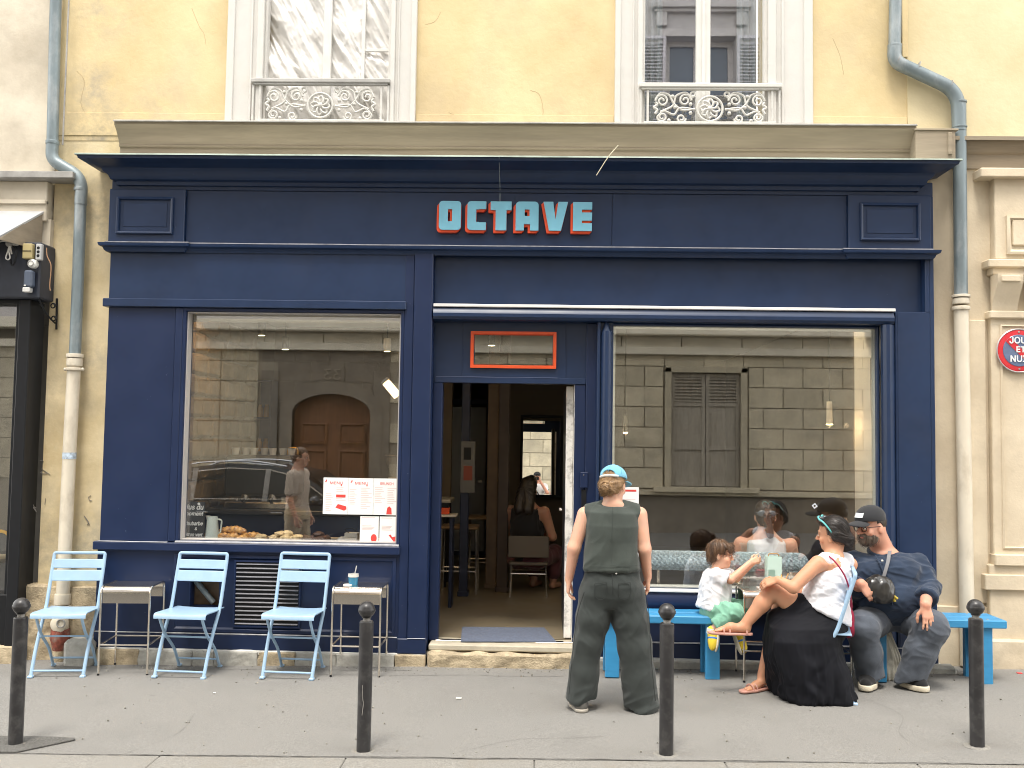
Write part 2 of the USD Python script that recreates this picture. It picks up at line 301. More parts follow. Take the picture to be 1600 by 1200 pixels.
# ------------------------------------------------------------------ ground
def slope(mesh):
    v, f = mesh; v = v.copy(); v[:, 2] += G(v[:, 0]); return v, f
def grid(x0, x1, y0, y1, nx, ny, z=0.0):
    X, Y = np.meshgrid(np.linspace(x0, x1, nx + 1), np.linspace(y0, y1, ny + 1), indexing='ij')
    v = np.stack([X, Y, np.full_like(X, z)], -1).reshape(-1, 3); i, j = np.meshgrid(np.arange(nx), np.arange(ny), indexing='ij'); a = (i * (ny + 1) + j).ravel()
    return v, np.c_[a, a + ny + 1, a + ny + 2, a + 1]
v, f = slope(grid(-14, 14, -2.085, .16, 420, 40)); v[:, 2] += (meshkit.fbm(v * [1.7, 1.7, 0], 3, 3) - .5) * .012
pv = obj('pavement', (v, tri(f)), m_asphalt, smooth=True); tag(pv, kind='structure')
def gline(pts, w, parent, mt_, name='crack', z=.0035, jit=.01):
    c_ = curve([(x, y + rng.normal(0, jit), 0) for x, y in pts], 6); d_ = np.gradient(c_, axis=0); d_ /= np.linalg.norm(d_, axis=1, keepdims=True); s_ = np.c_[-d_[:, 1], d_[:, 0], 0 * d_[:, 0]] * (w * rng.uniform(.4, 1.0, len(c_)))[:, None]
    v_ = np.vstack([c_ - s_, c_ + s_]); v_[:, 2] = G(v_[:, 0]) + z + (meshkit.fbm(np.c_[v_[:, :2] * 1.7, 0 * v_[:, 0]], 3, 3) - .5) * .012; n_ = len(c_)
    obj(name, (v_, np.array([[i, i + 1, n_ + i + 1, n_ + i] for i in range(n_ - 1)])), mt_, parent)
m_crack = mat('dark_crack', (.125, .12, .11), .95, var=.3, vs=40)
gline([(x, -.30 - .01 * math.sin(x * 3)) for x in np.linspace(-1.6, .2, 12)], .0035, pv, m_crack); gline([(x, -.17) for x in np.linspace(-3.2, -.9, 12)], .004, pv, m_crack)
gline([(-.4, -1.95), (-.1, -1.75), (.15, -1.74), (.4, -1.66)], .0015, pv, m_crack); gline([(2.2, -2.07), (2.1, -1.6), (2.25, -1.2), (2.15, -.8)], .0012, pv, m_crack); gline([(-2.2, -2.07), (-2.05, -1.7), (-2.1, -1.3)], .0012, pv, m_crack)
gline([(x, -2.075) for x in np.linspace(-4.5, 4.5, 40)], .006, pv, m_crack, 'edge_joint', jit=.004)
gg = []
for _ in range(320):                                # grit gathered along the foot of the wall and a little over the pavement
    x = rng.uniform(-3.4, 3.2); y = -.07 - rng.exponential(.12) if rng.random() < .75 else rng.uniform(-2.05, -.1); s_ = rng.uniform(.002, .0055)
    gg.append(bx(x - s_, x + s_ * rng.uniform(.5, 1.4), y - s_, y + s_ * rng.uniform(.5, 1.2), G(x), G(x) + .003 + s_, .001))
tag(obj('grit', join(gg), mat('pale_grit', (.22, .21, .18), .9, var=.5, vs=7)), 'fine grit and crumbs gathered along the foot of the shop wall', 'grit', kind='stuff')
for k, x in enumerate(np.arange(-7.0, 7.0, 1.0)):     # granite kerb stones, each its own block
    mm = slope(move(bx(x + .0012, x + .9988, -2.40, -2.0885, -.16, .001, .005), (0, 0, 0)))
    kp = numbered('/World', 'kerb_stone') if False else None
    if k == 0:
        kerb = '/World/kerb'; UsdGeom.Xform.Define(stage, kerb); OFF[kerb] = np.zeros(3); tag(kerb, kind='structure')
    obj('kerb_stone', mm, m_granite, kerb)
v, f = slope(grid(-14, 14, -7.0, -2.40, 60, 12, -.125))
tag(obj('road', (v, tri(f)), m_road, smooth=True), kind='structure')
v, f = slope(grid(-14, 14, -10.6, -7.0, 60, 6, 0.0))
tag(obj('far_pavement', (v, tri(f)), m_asphalt, smooth=True), kind='structure')
tag(obj('far_kerb', slope(bx(-14, 14, -7.3, -6.98, -.16, .004, .012)), m_granite), kind='structure')
v, f = grid(-600, 600, -600, 600, 4, 4, -.42)
tag(obj('ground', (v, tri(f)), m_road), kind='structure')
# darker repair patch round the first bollard
pt = Polygon([(-3.45, -2.05), (-2.80, -2.05), (-2.60, -1.84), (-2.74, -1.82), (-3.45, -1.81)]).buffer(.02)
v, f = ext(pt, .006); v, f = trimesh.remesh.subdivide_to_size(v, f, .08); v[:, 2] += G(v[:, 0]) + .0015
tag(obj('asphalt_patch', (v, f), m_patch), kind='structure')

# ------------------------------------------------------------------ the apartment building
WY = .15                                       # its plaster face
ab = thing('apartment_building', 'yellow plastered apartment building above the navy shop front, with white window surrounds', 'building', (0, WY, 0))
holes = [(-2.217, 4.14, -1.207, 7.2), (.775, 4.14, 1.748, 7.2), (-2.95, .05, 2.80, 2.72)]
obj('wall', wallmesh(-3.87, 2.835, 4.02, 9.0, WY, holes[:2], .32), m_plaster, ab, world=True)
obj('lower_wall', wallmesh(-3.87, 3.02, -.2, 4.02, WY + .004, holes[2:], .32), m_oldwall, ab, world=True)
for x0, x1 in ((-2.51, -2.217), (-1.207, -1.004), (.56, .775), (1.748, 2.096)):
    pc = [bx(x0, x1, WY - .035, WY + .02, 4.125, 7.6, .004)]
    inner = x1 if x0 in (-2.51, .56) else x0; sg = -1 if inner == x1 else 1
    w = x1 - x0
    for a, b, d in ((0.0, .18, .052), (.30, .36, .046), (.80, 1.0, .048)):
        q = sorted((inner + sg * a * w, inner + sg * b * w)); pc.append(bx(q[0], q[1], WY - d, WY - .03, 4.13, 7.6, .004))
    pc.append(bx(inner - .02 * (sg > 0) - .0, inner + .02 * (sg < 0), WY - .02, WY + .06, 4.13, 7.2, .003))
    obj('window_surround', join(pc), m_trim, ab, world=True)
for x0, x1 in ((-2.217, -1.207), (.775, 1.748)):
    obj('window_sill', bx(x0 - .02, x1 + .02, WY - .06, WY + .25, 4.10, 4.165, .006), m_trim, ab, world=True)
# thin scored line above the string course
for x0, x1 in ((-3.87, -2.515), (-1.0, .556), (2.10, 2.83)):
    obj('plaster_skirting', bx(x0, x1, WY - .006, WY + .01, 4.06, 4.245, .002), m_plaster, ab, world=True)
# string course: a moulded stone band with a lead cover
prof = [(0, 3.90), (.045, 3.90), (.045, 3.952), (.058, 3.953), (.066, 3.960), (.066, 3.968), (.060, 3.975), (.075, 4.00), (.11, 4.05), (.15, 4.09), (.165, 4.10), (.165, 4.125), (0, 4.15)]
sp = [(2.835, WY + .01), (2.835, WY), (-3.30, WY), (-3.30, WY + .01)]
sp = [(-3.335, WY), (2.84, WY)]
obj('string_course', sweep(sp, prof), m_band, ab, world=True)
cov = [(0, 4.152), (.17, 4.127), (.185, 4.115), (.187, 4.121), (.172, 4.134), (0, 4.16)]
obj('lead_cover', sweep(sp, cov), m_lead, ab, world=True)
obj('flashing_strip', bx(-3.22, 2.9, WY - .30, WY, 3.808, 3.816, .001), mat('white_flashing', (.62, .66, .60), .6, var=.2, vs=5, stretch=(.6, 1, 1)), ab, world=True)
obj('mortar_fillet', rough(bx(-3.28, -2.9, WY - .16, WY + .02, 3.815, 3.845, .01), .012, 9, 5, .03), m_whitepaint, ab, world=True)
obj('metal_cover', join(bx(2.83, 3.13, WY - .17, WY, 3.84, 4.085, .004), bx(2.82, 3.15, WY - .18, WY + .01, 4.085, 4.10, .002), bx(3.07, 3.10, WY - .185, WY - .16, 3.9, 4.07, .003)), m_band, ab, world=True)
# rough stone foot of the wall on the left of the shop
obj('stone_foot', rough(bx(-4.0, -3.36, WY - .05, WY + .1, -.15, .52, .015), .035, 6, 11, .05), m_stone, ab, world=True)
obj('stone_foot', rough(bx(3.0, 3.40, WY - .03, WY + .1, -.1, .50, .012), .012, 6, 12, .05), m_cream, ab, world=True)

m_hair_crack = mat('hairline_crack', (.34, .26, .15), .95)
for q in (((300, 12), (312, 40), (318, 52), (322, 70)), ((700, 176), (720, 184), (742, 186)), ((830, 140), (842, 150), (850, 172), (848, 190)), ((1300, 60), (1312, 88), (1318, 118)), ((120, 110), (132, 128), (128, 160), (136, 182)), ((690, 18), (676, 34), (664, 38))):
    obj('crack', tube(curve([at(px + rng.normal(0, 1.5), py + rng.normal(0, 1.5), WY) for px, py in q], 4), .0014, 4), m_hair_crack, ab, world=True)
m_scrib = mat('faded_marker', (.20, .19, .17), .9, var=.3)
for k, (px, py, w_, h_) in enumerate(((70, 737, 22, 10), (66, 720, 8, 5), (52, 790, 14, 22), (140, 778, 8, 12), (137, 812, 12, 16), (44, 830, 8, 30), (38, 877, 10, 14), (75, 775, 14, 30))):
    q = [at(px + w_ * (rng.random() - .5), py + h_ * (rng.random() - .5), WY) for _ in range(6 if k < 7 else 2)]
    obj('graffiti', tube(curve(q, 5), .0022, 5), m_scrib, ab, world=True)

def scroll(c, r0, turns, a0, sgn=1, n=30, r1=.012):
    t = np.linspace(0, 1, n); r = r0 + (r1 - r0) * t; a = a0 + sgn * turns * 2 * np.pi * t
    return np.c_[c[0] + r * np.cos(a), np.zeros(n), c[1] + r * np.sin(a)]
def railing_scrolls(w, h):
    """Curly cast-iron work, mirrored about the middle; origin at the bottom middle."""
    q = []
    T = lambda p, r=.0085: q.append(tube(p, r, 6))
    for (cx, cz, r0, tu, a0, sg) in ((.385 * w, .70 * h, .052, 1.5, math.pi * .0, 1), (.20 * w, .72 * h, .050, 1.5, math.pi, -1), (.385 * w, .20 * h, .038, 1.4, 0, -1), (.23 * w, .16 * h, .036, 1.4, math.pi, 1), (.135 * w, .90 * h, .024, 1.2, math.pi * 1.5, 1)):
        T(scroll((cx, cz), r0, tu, a0, sg))
    T(curve([(.385 * w + .052, 0, .70 * h), (.40 * w, 0, .93 * h), (.33 * w, 0, .88 * h), (.29 * w, 0, .62 * h), (.22 * w, 0, .42 * h), (.12 * w, 0, .46 * h)]))
    T(curve([(.20 * w - .05, 0, .72 * h), (.19 * w, 0, .95 * h), (.27 * w, 0, .86 * h), (.30 * w, 0, .55 * h), (.40 * w, 0, .36 * h)]))
    T(curve([(.385 * w + .038, 0, .20 * h), (.37 * w, 0, .38 * h), (.29 * w, 0, .28 * h), (.24 * w, 0, .48 * h), (.12 * w, 0, .44 * h)]))
    T(curve([(.44 * w, 0, .30 * h), (.425 * w, 0, .42 * h), (.45 * w, 0, .5 * h), (.425 * w, 0, .58 * h), (.44 * w, 0, .66 * h)]), .011)
    for x_, z_ in ((.155 * w, .60 * h), (.155 * w, .33 * h), (.28 * w, .50 * h), (.33 * w, .10 * h), (.30 * w, .84 * h)):
        q.append(move(trimesh.creation.icosphere(1, .015), (x_, 0, z_)))
    a = join(q); return a, (a[0] * [-1, 1, 1], a[1][:, ::-1])
def medallion(h):
    q = [tube(np.c_[np.cos(t_ := np.linspace(0, 2 * np.pi, 33)[:-1]) * .098, np.zeros(32), .46 * h + np.sin(t_) * .098], .010, 6, closed=True)]
    for a in np.arange(8) * math.pi / 4 + .2:
        q.append(tube(curve([(0, 0, .46 * h), (.045 * math.cos(a), -.006, .46 * h + .045 * math.sin(a)), (.075 * math.cos(a + .45), 0, .46 * h + .075 * math.sin(a + .45)), (.06 * math.cos(a + .85), 0, .46 * h + .06 * math.sin(a + .85))], 5), [.009] * 15 + [.013], 6))
    q.append(move(trimesh.creation.icosphere(1, .024), (0, 0, .46 * h)))
    return join(q)
for nm, xl, xr, zb, zt in (('left', -2.30, -1.20, 4.165, 4.475), ('right', .745, 1.848, 4.165, 4.452)):
    w, h, cx, ry = xr - xl - .14, zt - zb, (xl + xr) / 2, WY - .055
    rail = thing('window_railing', 'white wrought iron window railing with scrolls in front of the plastic-covered window' if nm == 'left' else 'white wrought iron window railing with scrolls in front of the clear dark window', 'railing', (cx, ry, zb))
    obj('top_rail', join(bx(-(xr - xl) / 2, (xr - xl) / 2, -.028, .028, h - .005, h + .030, .006), bx(-(xr - xl) / 2 + .02, (xr - xl) / 2 - .02, -.018, .018, h - .02, h - .005, .003)), m_railtop if nm == 'left' else m_trim, rail)
    obj('bottom_rail', bx(-w / 2 - .03, w / 2 + .03, -.010, .010, 0, .018, .003), m_iron_white, rail)
    for s in (-1, 1):
        obj('post', bx(s * (w / 2) - .009, s * (w / 2) + .009, -.009, .009, 0, h - .02, .003), m_iron_white, rail)
        obj('post', bx(s * (w / 2 + .055) - .008, s * (w / 2 + .055) + .008, -.008, .008, -.005, h - .02, .003), m_iron_white, rail)
    for half in railing_scrolls(w, h - .03): obj('scrollwork', half, m_iron_white, rail)
    obj('medallion', medallion(h - .03), m_iron_white, rail)

# left upper window, covered with builder's plastic
lw = thing('upper_window', 'upper window covered with crumpled white plastic sheeting', 'window', (-1.712, WY + .10, 4.16))
X, Z = np.meshgrid(np.linspace(-.50, .50, 150), np.linspace(0, 3.0, 420), indexing='ij')
u1 = X * 1.0 + Z * .55; u2 = Z - X * .5
fold = np.zeros_like(X)
for (fa, fb, am, sd) in ((4.0, .8, .040, 1), (13, 2.2, .020, 2), (5.0, 2.0, .016, 3), (34, 3, .006, 4), (22, 12, .003, 5)):
    n1 = meshkit.fbm(np.stack([u1 * fa + .9 * meshkit.noise(np.stack([X * 3, Z * 3, X * 0], -1), 9), u2 * fb, X * 0 + sd], -1), 2, sd); fold += am * (1 - np.abs(2 * n1 - 1) * 2)
sh = np.stack([X, -fold, Z], -1).reshape(-1, 3); nz = 420; i, j = np.meshgrid(np.arange(149), np.arange(nz - 1), indexing='ij'); a = (i * nz + j).ravel()
obj('plastic_sheet', (sh, np.c_[a, a + nz, a + nz + 1, a + 1]), m_plastic, lw, smooth=True)
obj('mullion', bx(-.045, .02, -.085, -.05, 0, 3.0, .004), m_whitepaint, lw)
obj('glazing_bar', bx(.262, .290, -.082, -.06, 0, 3.0, .003), m_whitepaint, lw)
obj('glazing_bar', bx(.29, .49, -.080, -.062, .60, .624, .003), m_whitepaint, lw)
obj('backing', bx(-.5, .5, .09, .11, 0, 3.0, 0), m_dark, lw)

# right upper window
rw = thing('upper_window', 'upper window with clear panes reflecting the grey building opposite', 'window', (1.262, WY + .08, 4.16))
fw = []
for x0, x1 in ((-.488, -.474), (-.055, -.004), (.001, .056), (.474, .488)):
    fw.append(bx(x0, x1, -.03, .02, 0, 3.0, .004))
fw += [bx(-.49, .49, -.028, .018, .0, .055, .004), bx(-.012, .012, -.045, -.028, 0, 3.0, .003)]
obj('frame', join(fw), m_whitepaint, rw)
obj('pane', bx(-.476, -.054, -.004, .002, .05, 3.0, 0), m_glass_up, rw)
obj('pane', bx(.055, .476, -.004, .002, .05, 3.0, 0), m_glass_up, rw)
obj('backing', bx(-.5, .5, .60, .62, 0, 3.0, 0), mat('dim_room', (.045, .05, .075), .8), rw)
for s in (-1, 1):
    obj('curtain', (lambda q: (q[0], q[1]))(move((np.stack([(xx := np.linspace(0, .16, 60))[:, None] * s + s * .30 + 0 * (zz := np.linspace(0, 3, 4))[None], .16 + .02 * np.sin(xx[:, None] * 120) + 0 * zz[None], zz[None] + 0 * xx[:, None]], -1).reshape(-1, 3), np.array([[i * 4 + j, i * 4 + 4 + j, i * 4 + 5 + j, i * 4 + 1 + j] for i in range(59) for j in range(3)])))), mat('grey_curtain' + ('_a' if s < 0 else '_b'), (.16, .20, .22), .9, var=.1), rw, smooth=True)

# ------------------------------------------------------------------ the building on the left, with its own shop front
lb = thing('neighbour_building', 'beige building on the far left edge with a stone ledge and a dark shop front', 'building', (-5.4, WY, 0))
zl = at(40, 276, .05)[2]
obj('wall', wallmesh(-7.5, -3.87, zl + .03, 9.0, WY - .012, [], .3), m_beige, lb, world=True)
obj('zinc_ledge', sweep([(-7.5, WY - .01), (-3.80, WY - .01), (-3.80, WY + .1)], [(0, zl - .03), (.14, zl - .03), (.155, zl - .02), (.155, zl + .025), (.145, zl + .03), (0, zl + .05)]), m_lead, lb, world=True)
obj('stone_lintel', join(bx(-7.5, -3.885, WY - .08, WY + .2, at(40, 345, .07)[2], zl - .03, .006), bx(-7.5, -3.885, WY - .10, WY - .05, at(40, 318, .05)[2], at(40, 312, .05)[2], .004)), m_beige, lb, world=True)
zc1, zc0 = at(40, 325, .0)[2], at(30, 374, -.30)[2]
cv = np.array([[-7.5, .08, zc1], [-3.90, .08, zc1], [-4.04, -.34, zc0], [-7.5, -.34, zc0]])
cv = np.vstack([cv, cv + [0, .01, -.012]])
obj('canopy_sheet', (cv, np.array([[0, 3, 2, 1], [4, 5, 6, 7], [0, 1, 5, 4], [1, 2, 6, 5], [2, 3, 7, 6], [3, 0, 4, 7]])), mat('canopy_metal', (.50, .51, .52), .4, metal=.4, var=.1, vs=5, bump=.2, bs=20), lb, world=True)
obj('canopy_rib', bar((-4.28, .07, zc1 + .012), (-4.42, -.335, zc0 + .012), .02, .015), m_lead, lb, world=True)
obj('canopy_cheek', (np.array([[-3.91, .08, zc1 - .01], [-4.03, -.33, zc0 - .005], [-3.93, .08, zc0 - .01], [-3.915, .09, zc1 - .01], [-4.025, -.32, zc0 - .005], [-3.925, .09, zc0 - .01]]), np.array([[0, 1, 2], [5, 4, 3], [0, 3, 4], [0, 4, 1], [1, 4, 5], [1, 5, 2], [2, 5, 3], [2, 3, 0]])), m_band, lb, world=True)
zf1, zf0 = at(40, 378, -.08)[2], at(40, 466, -.08)[2]
obj('fascia', join(bx(-7.5, -3.835, -.08, WY, zf0, zf1, .012)), m_navydark, lb, world=True)
zs0 = .0
obj('lintel_backing', bx(-7.5, -3.862, .10, .25, zf1 - .06, at(40, 345, .07)[2] + .02, 0), m_beige, lb, world=True)
obj('shop_frame', join(bx(-4.02, -3.93, -.02, .20, -.1, zf0, .006), bx(-7.5, -4.0, .0, .2, -.1, .46, .006), bx(-7.5, -4.0, 0, .2, zf0 - .03, zf0, .004), bx(-4.06, -4.0, .02, .2, .46, zf0, .004)), m_black, lb, world=True)
obj('pane', bx(-7.4, -4.05, .10, .106, .45, zf0 - .02, 0), m_glass_shop, lb, world=True)
obj('back_wall', join(bx(-7.5, -3.95, 2.6, 2.7, -.2, 3.0, 0), bx(-3.98, -3.9, .4, 2.7, -.2, 3, 0), bx(-7.5, -3.9, .4, 2.7, -.1, 0.0, 0), bx(-7.5, -3.9, .2, 2.7, 2.8, 2.9, 0)), mat('dim_shop_wall', (.10, .09, .075), .85, var=.1), lb, world=True)
obj('stone_base', rough(bx(-7.5, -3.9, -.04, .2, -.2, .08, .01), .012, 7, 21, .06), m_stone, lb, world=True)
# fittings on the dark fascia
YF = -.082
def onf(px, py): return at(px, py, YF)
ub = thing('utility_box', 'yellowed square junction box on the dark fascia under the metal canopy', 'junction box', onf(47.5, 394))
obj('box', bx(-.037, .037, -.05, .0, -.058, .058, .006), mat('yellowed_plastic', (.40, .33, .16), .5, var=.08), ub)
obj('lid_seam', bx(-.034, .034, -.053, -.049, -.003, .003, .001), m_black, ub)
ub = thing('socket_strip', 'narrow grey socket strip beside the yellowed junction box', 'socket strip', onf(64, 395))
obj('strip', bx(-.022, .022, -.04, 0, -.062, .062, .005), mat('grey_plastic', (.42, .42, .42), .5), ub)
for z in (-.03, .0, .03): obj('socket', move(lathe([(0, -.004), (.010, -.004), (.012, 0), (0, 0)], 10), (0, -.041, z), rx=math.pi / 2), m_black, ub)
ub = thing('siren', 'round white alarm siren on the dark fascia', 'alarm', onf(53.5, 413))
obj('dome', move(lathe([(0, .05), (.02, .05), (.034, .035), (.036, 0), (0, 0)], 20), (0, 0, 0), rx=math.pi / 2), mat('white_plastic', (.70, .70, .66), .4), ub)
obj('ring', move(lathe([(.016, .051), (.020, .054), (.024, .051)], 20), (0, 0, 0), rx=math.pi / 2), m_lead, ub)
ub = thing('metal_box', 'small slate blue box hanging on the dark fascia', 'box', onf(49, 438))
obj('box', bx(-.032, .034, -.06, 0, -.060, .070, .012), mat('slate_plastic', (.07, .09, .13), .45), ub)
obj('clamp', join(bx(-.034, .022, -.065, -.01, -.10, -.062, .006), bx(-.022, -.006, -.066, -.06, -.055, -.045, .002)), mat('pale_metal', (.6, .6, .58), .4, metal=.3), ub)
cb = thing('hanging_cables', 'tangle of cables and a pale loop hanging below the canopy', 'cables', onf(20, 395))
for k, cc in enumerate((((-.14, -.02, .06), (-.06, -.05, .08), (.0, -.06, .06), (.02, -.05, -.02)), ((-.12, -.03, .04), (-.10, -.05, -.03), (-.08, -.05, -.06)), ((.02, -.05, .05), (.06, -.06, -.0), (.05, -.06, -.09), (.02, -.05, -.10), (.015, -.05, -.06)))):
    obj('cable', tube(curve(cc, 8), .007, 6), m_black if k else mat('pale_cable', (.5, .48, .44), .5), cb)
obj('loop', tube(curve([(.005, -.06, .05), (-.002, -.065, 0), (-.016, -.065, -.05), (.0, -.065, -.065), (.016, -.065, -.05), (.006, -.065, 0), (.008, -.06, .05)], 6), .005, 6), m_whitepaint, cb)
obj('plug', join(move(trimesh.creation.icosphere(2, .028), (-.0, -.05, .06)), bx(.02, .07, -.07, -.03, .045, .075, .01)), m_lead, cb)
wr = thing('fascia_wire', 'thin white and brown wire running down the end of the dark fascia', 'wire', onf(78, 420))
obj('wire', tube(curve([(-.03, -.006, .16), (-.022, -.008, .10), (.01, -.008, .03), (.012, -.008, -.05), (.008, -.008, -.13), (.015, -.008, -.17)], 8), .004, 6), mat('brown_wire', (.30, .17, .09), .5), wr)
br = thing('scroll_bracket', 'black wrought iron wall bracket with curls below the dark fascia', 'bracket', at(88, 515, WY))
S = lambda px, py, Y=WY - .02: at(px, py, Y) - at(88, 515, WY)
obj('wall_plate', bar(S(89, 466), S(88, 515), .016, .012), m_black, br)
obj('brace', tube(curve([S(60, 466, -.05), S(68, 482, -.02), S(78, 497, .05), S(86, 505, .12)], 6), .007, 6), m_black, br)
for px_, py_ in ((83, 478), (84, 498), (60, 472)):
    c_ = S(px_, py_, .09); q = scroll((0, 0), .022, 1.2, 0); obj('curl', tube(q + c_, .005, 6), m_black, br)
# yellow chair behind the neighbour's glass
yc = thing('yellow_chair', 'chair with a yellow tube back inside the dark shop on the far left', 'chair', at(-20, 985, .8) * [1, 1, 0])
zt = at(0, 830, .8)[2]
obj('back_tube', tube(fillet([(-.25, 0, .3), (-.25, 0, zt), (.155, 0, zt), (.165, 0, .3)], .08), .014, 8), mat('yellow_tube', (.75, .42, .03), .4), yc)
obj('seat', bx(-.26, .18, -.36, .05, .60, .66, .02), mat('beige_seat', (.42, .34, .2), .7), yc)
for x in (-.23, .15):
    for y in (-.33, .02): obj('leg', tube([(x, y, 0), (x, y, .6)], .012, 8), m_black, yc)

# ------------------------------------------------------------------ the cream stone building on the right
rb = thing('stone_building', 'cream stone building at the right edge with consoles and a panelled pilaster', 'building', (4.2, WY, 0))
obj('upper_wall', wallmesh(2.835, 7.5, at(1540, 212, .1)[2], 9.0, WY - .008, [], .3), m_plaster_r, rb, world=True)
zb1, zb0 = at(1560, 214, .05)[2], at(1560, 262, .1)[2]
obj('band', sweep([(3.13, WY + .1), (3.13, WY), (7.5, WY)], [(0, zb0), (.02, zb0), (.02, zb0 + .11), (.05, zb0 + .13), (.09, zb0 + .22), (.12, zb1 - .03), (.12, zb1), (0, zb1 + .02)]), m_band, rb, world=True)
obj('wall', wallmesh(3.00, 7.5, -.2, zb0 + .05, WY + .0, [], .3), m_cream, rb, world=True)
for a, b, y0, y1, d in ((1533, 1610, 262, 276, .14), (1545, 1620, 405, 417, .12), (1550, 1620, 417, 429, .09), (1547, 1620, 486, 497, .09)):
    p0, p1 = at(a, y1, WY - d), at(b, y0, WY - d); obj('ledge', bx(p0[0], p0[0] + 1.2, WY - d, WY + .02, p0[2], p1[2], .008), m_cream, rb, world=True)
def blk(name, px0, px1, y0, y1, d, c=.006, wide=None):
    p0, p1 = at(px0, y1, WY - d), at(px1, y0, WY - d); obj(name, bx(p0[0], wide if wide else p1[0], WY - d, WY + .02, p0[2], p1[2], c), m_cream, rb, world=True)
blk('pilaster_block', 1555, 1640, 276, 405, .08, wide=4.6)
p0, p1 = at(1574, 397, WY - .1), at(1640, 337, WY - .1)
obj('panel_moulding', frame(p0[0], 4.4, p0[2], p1[2], [(0, WY - .078), (0, WY - .10), (.02, WY - .105), (.045, WY - .078)]), m_cream, rb, world=True)
p0, p1 = at(1583, 383, WY - .1), at(1640, 344, WY - .1); obj('panel', bx(p0[0], 4.3, WY - .10, WY - .07, p0[2], p1[2], .006), m_cream, rb, world=True)
# console bracket
pc = Polygon([(0, 0), (.02, 0), (.03, .06), (.06, .12), (.11, .20), (.13, .24), (.13, .30), (0, .30)])
p0, p1 = at(1553, 486, WY - .1), at(1592, 430, WY - .1); s = (p1[2] - p0[2]) / .30
cv, cf = ext(pc, p1[0] - p0[0]); cv = np.stack([cv[:, 2] + p0[0], WY - .05 - cv[:, 0] * s, p0[2] + cv[:, 1] * s], 1)
obj('console', (cv, cf[:, ::-1]), m_cream, rb, world=True)
obj('console_panel', bx(p0[0] + .025, p1[0] - .025, WY - .05 - .14 * s, WY - .05 - .12 * s, p0[2] + .235 * s, p0[2] + .285 * s, .004), m_cream, rb, world=True)
obj('console', (cv + [.28, 0, 0], cf[:, ::-1]), m_cream, rb, world=True)
blk('pilaster_shaft', 1553, 1640, 497, 872, .06, wide=4.6)
p0, p1 = at(1567, 858, WY - .06), at(1640, 508, WY - .06)
obj('panel_moulding', frame(p0[0], 4.45, p0[2], p1[2], [(0, WY - .058), (0, WY - .066), (.012, WY - .072), (.02, WY - .058)]), m_cream, rb, world=True)
blk('pilaster_base', 1556, 1640, 868, 884, .10, wide=4.7); blk('pilaster_foot', 1548, 1640, 884, 1040, .075, wide=4.7)
blk('corner_strip', 1512, 1540, 500, 942, .03); blk('stone_course', 1540, 1660, 900, 922, .10, wide=4.8)
obj('plinth', rough(bx(3.30, 5.0, WY - .13, WY, -.1, at(1560, 1000, .03)[2], .012), .01, 6, 31, .06), m_cream, rb, world=True)

# round enamel sign
sg = thing('round_sign', 'round red and blue enamel no-parking sign on the stone pilaster at the right edge', 'sign', at(1591, 548, WY - .075))
R_ = .163
obj('plate', move(lathe([(0, .012), (R_ * .9, .012), (R_, .006), (R_, 0), (0, 0)], 48), rx=math.pi / 2), mat('red_enamel', (.50, .02, .03), .25, coat=.5, var=.1), sg)
obj('ring_rim', move(lathe([(R_ * .97, .010), (R_ * 1.0, .014), (R_ * 1.03, .010), (R_ * 1.0, .002)], 48), rx=math.pi / 2), mat('rim_metal', (.45, .42, .42), .4, metal=.6), sg)
obj('blue_field', move(lathe([(0, .0155), (R_ * .72, .0155), (R_ * .74, .013), (0, .012)], 48), rx=math.pi / 2), mat('blue_enamel', (.10, .14, .24), .25, coat=.5, var=.1, vs=30), sg)
st = affinity.rotate(sbox(-R_ * .74, -.022, R_ * .74, .022), -45, origin=(0, 0)).intersection(Point(0, 0).buffer(R_ * .74))
obj('red_stroke', upright(ext(st, .002), -.018), mat('red_enamel_stroke', (.50, .02, .03), .25, coat=.5), sg)
m_letter_w = mat('white_enamel', (.78, .78, .76), .3)
for t_, z_, hh in (('JOUR', .055, .046), ('ET', -.012, .042), ('NUIT', -.085, .046)):
    tm = meshkit.text_mesh(t_, hh, .002, True); b = tm.bounds
    obj('lettering', upright(move(tm, (-(b[0, 0] + b[1, 0]) / 2 + .01, z_, 0)), -.0215), m_letter_w, sg)
for s in (-1, 1): obj('screw', move(lathe([(0, .018), (.006, .017), (.007, .012)], 10), (0, 0, s * R_ * .86), rx=math.pi / 2), m_lead, sg)

# ------------------------------------------------------------------ downpipes
def collar(c, t, r, h, mt_, parent, name='collar'):
    p_, q_ = np.array(c) - np.array(t) * h / 2, np.array(c) + np.array(t) * h / 2
    obj(name, tube([p_, p_ + (q_ - p_) * .15, p_ + (q_ - p_) * .85, q_], [r * .96, r, r, r * .96], 20), mt_, parent, world=True)
YP = WY - .075
A = lambda px, py, Y=YP: at(px, py, Y)
dp = thing('downpipe', 'grey zinc downpipe with an S-bend on the left, running into a cream cast iron foot', 'downpipe', A(90, 1010) * [1, 1, 0])
L0 = OFF[dp]
pts = [A(89, -60), A(86, 40), A(82, 222)]
obj('upper_pipe', tube(pts, .044, 20), m_zinc, dp, world=True)
bend = fillet([A(82, 222), A(80.5, 250), A(128, 277), A(126, 320)], .12, 8)
obj('bend', tube(bend, .047, 20), m_zinc, dp, world=True)
collar(A(82, 223), (0, 0, 1), .051, .03, m_zinc, dp); collar(A(126, 296), (0, 0, 1), .051, .025, m_zinc, dp)
obj('middle_pipe', tube([A(126.5, 300), A(122, 430), A(117, 556)], .044, 20), m_zinc, dp, world=True)
T = A(116, 550) - A(112, 640); T /= np.linalg.norm(T)
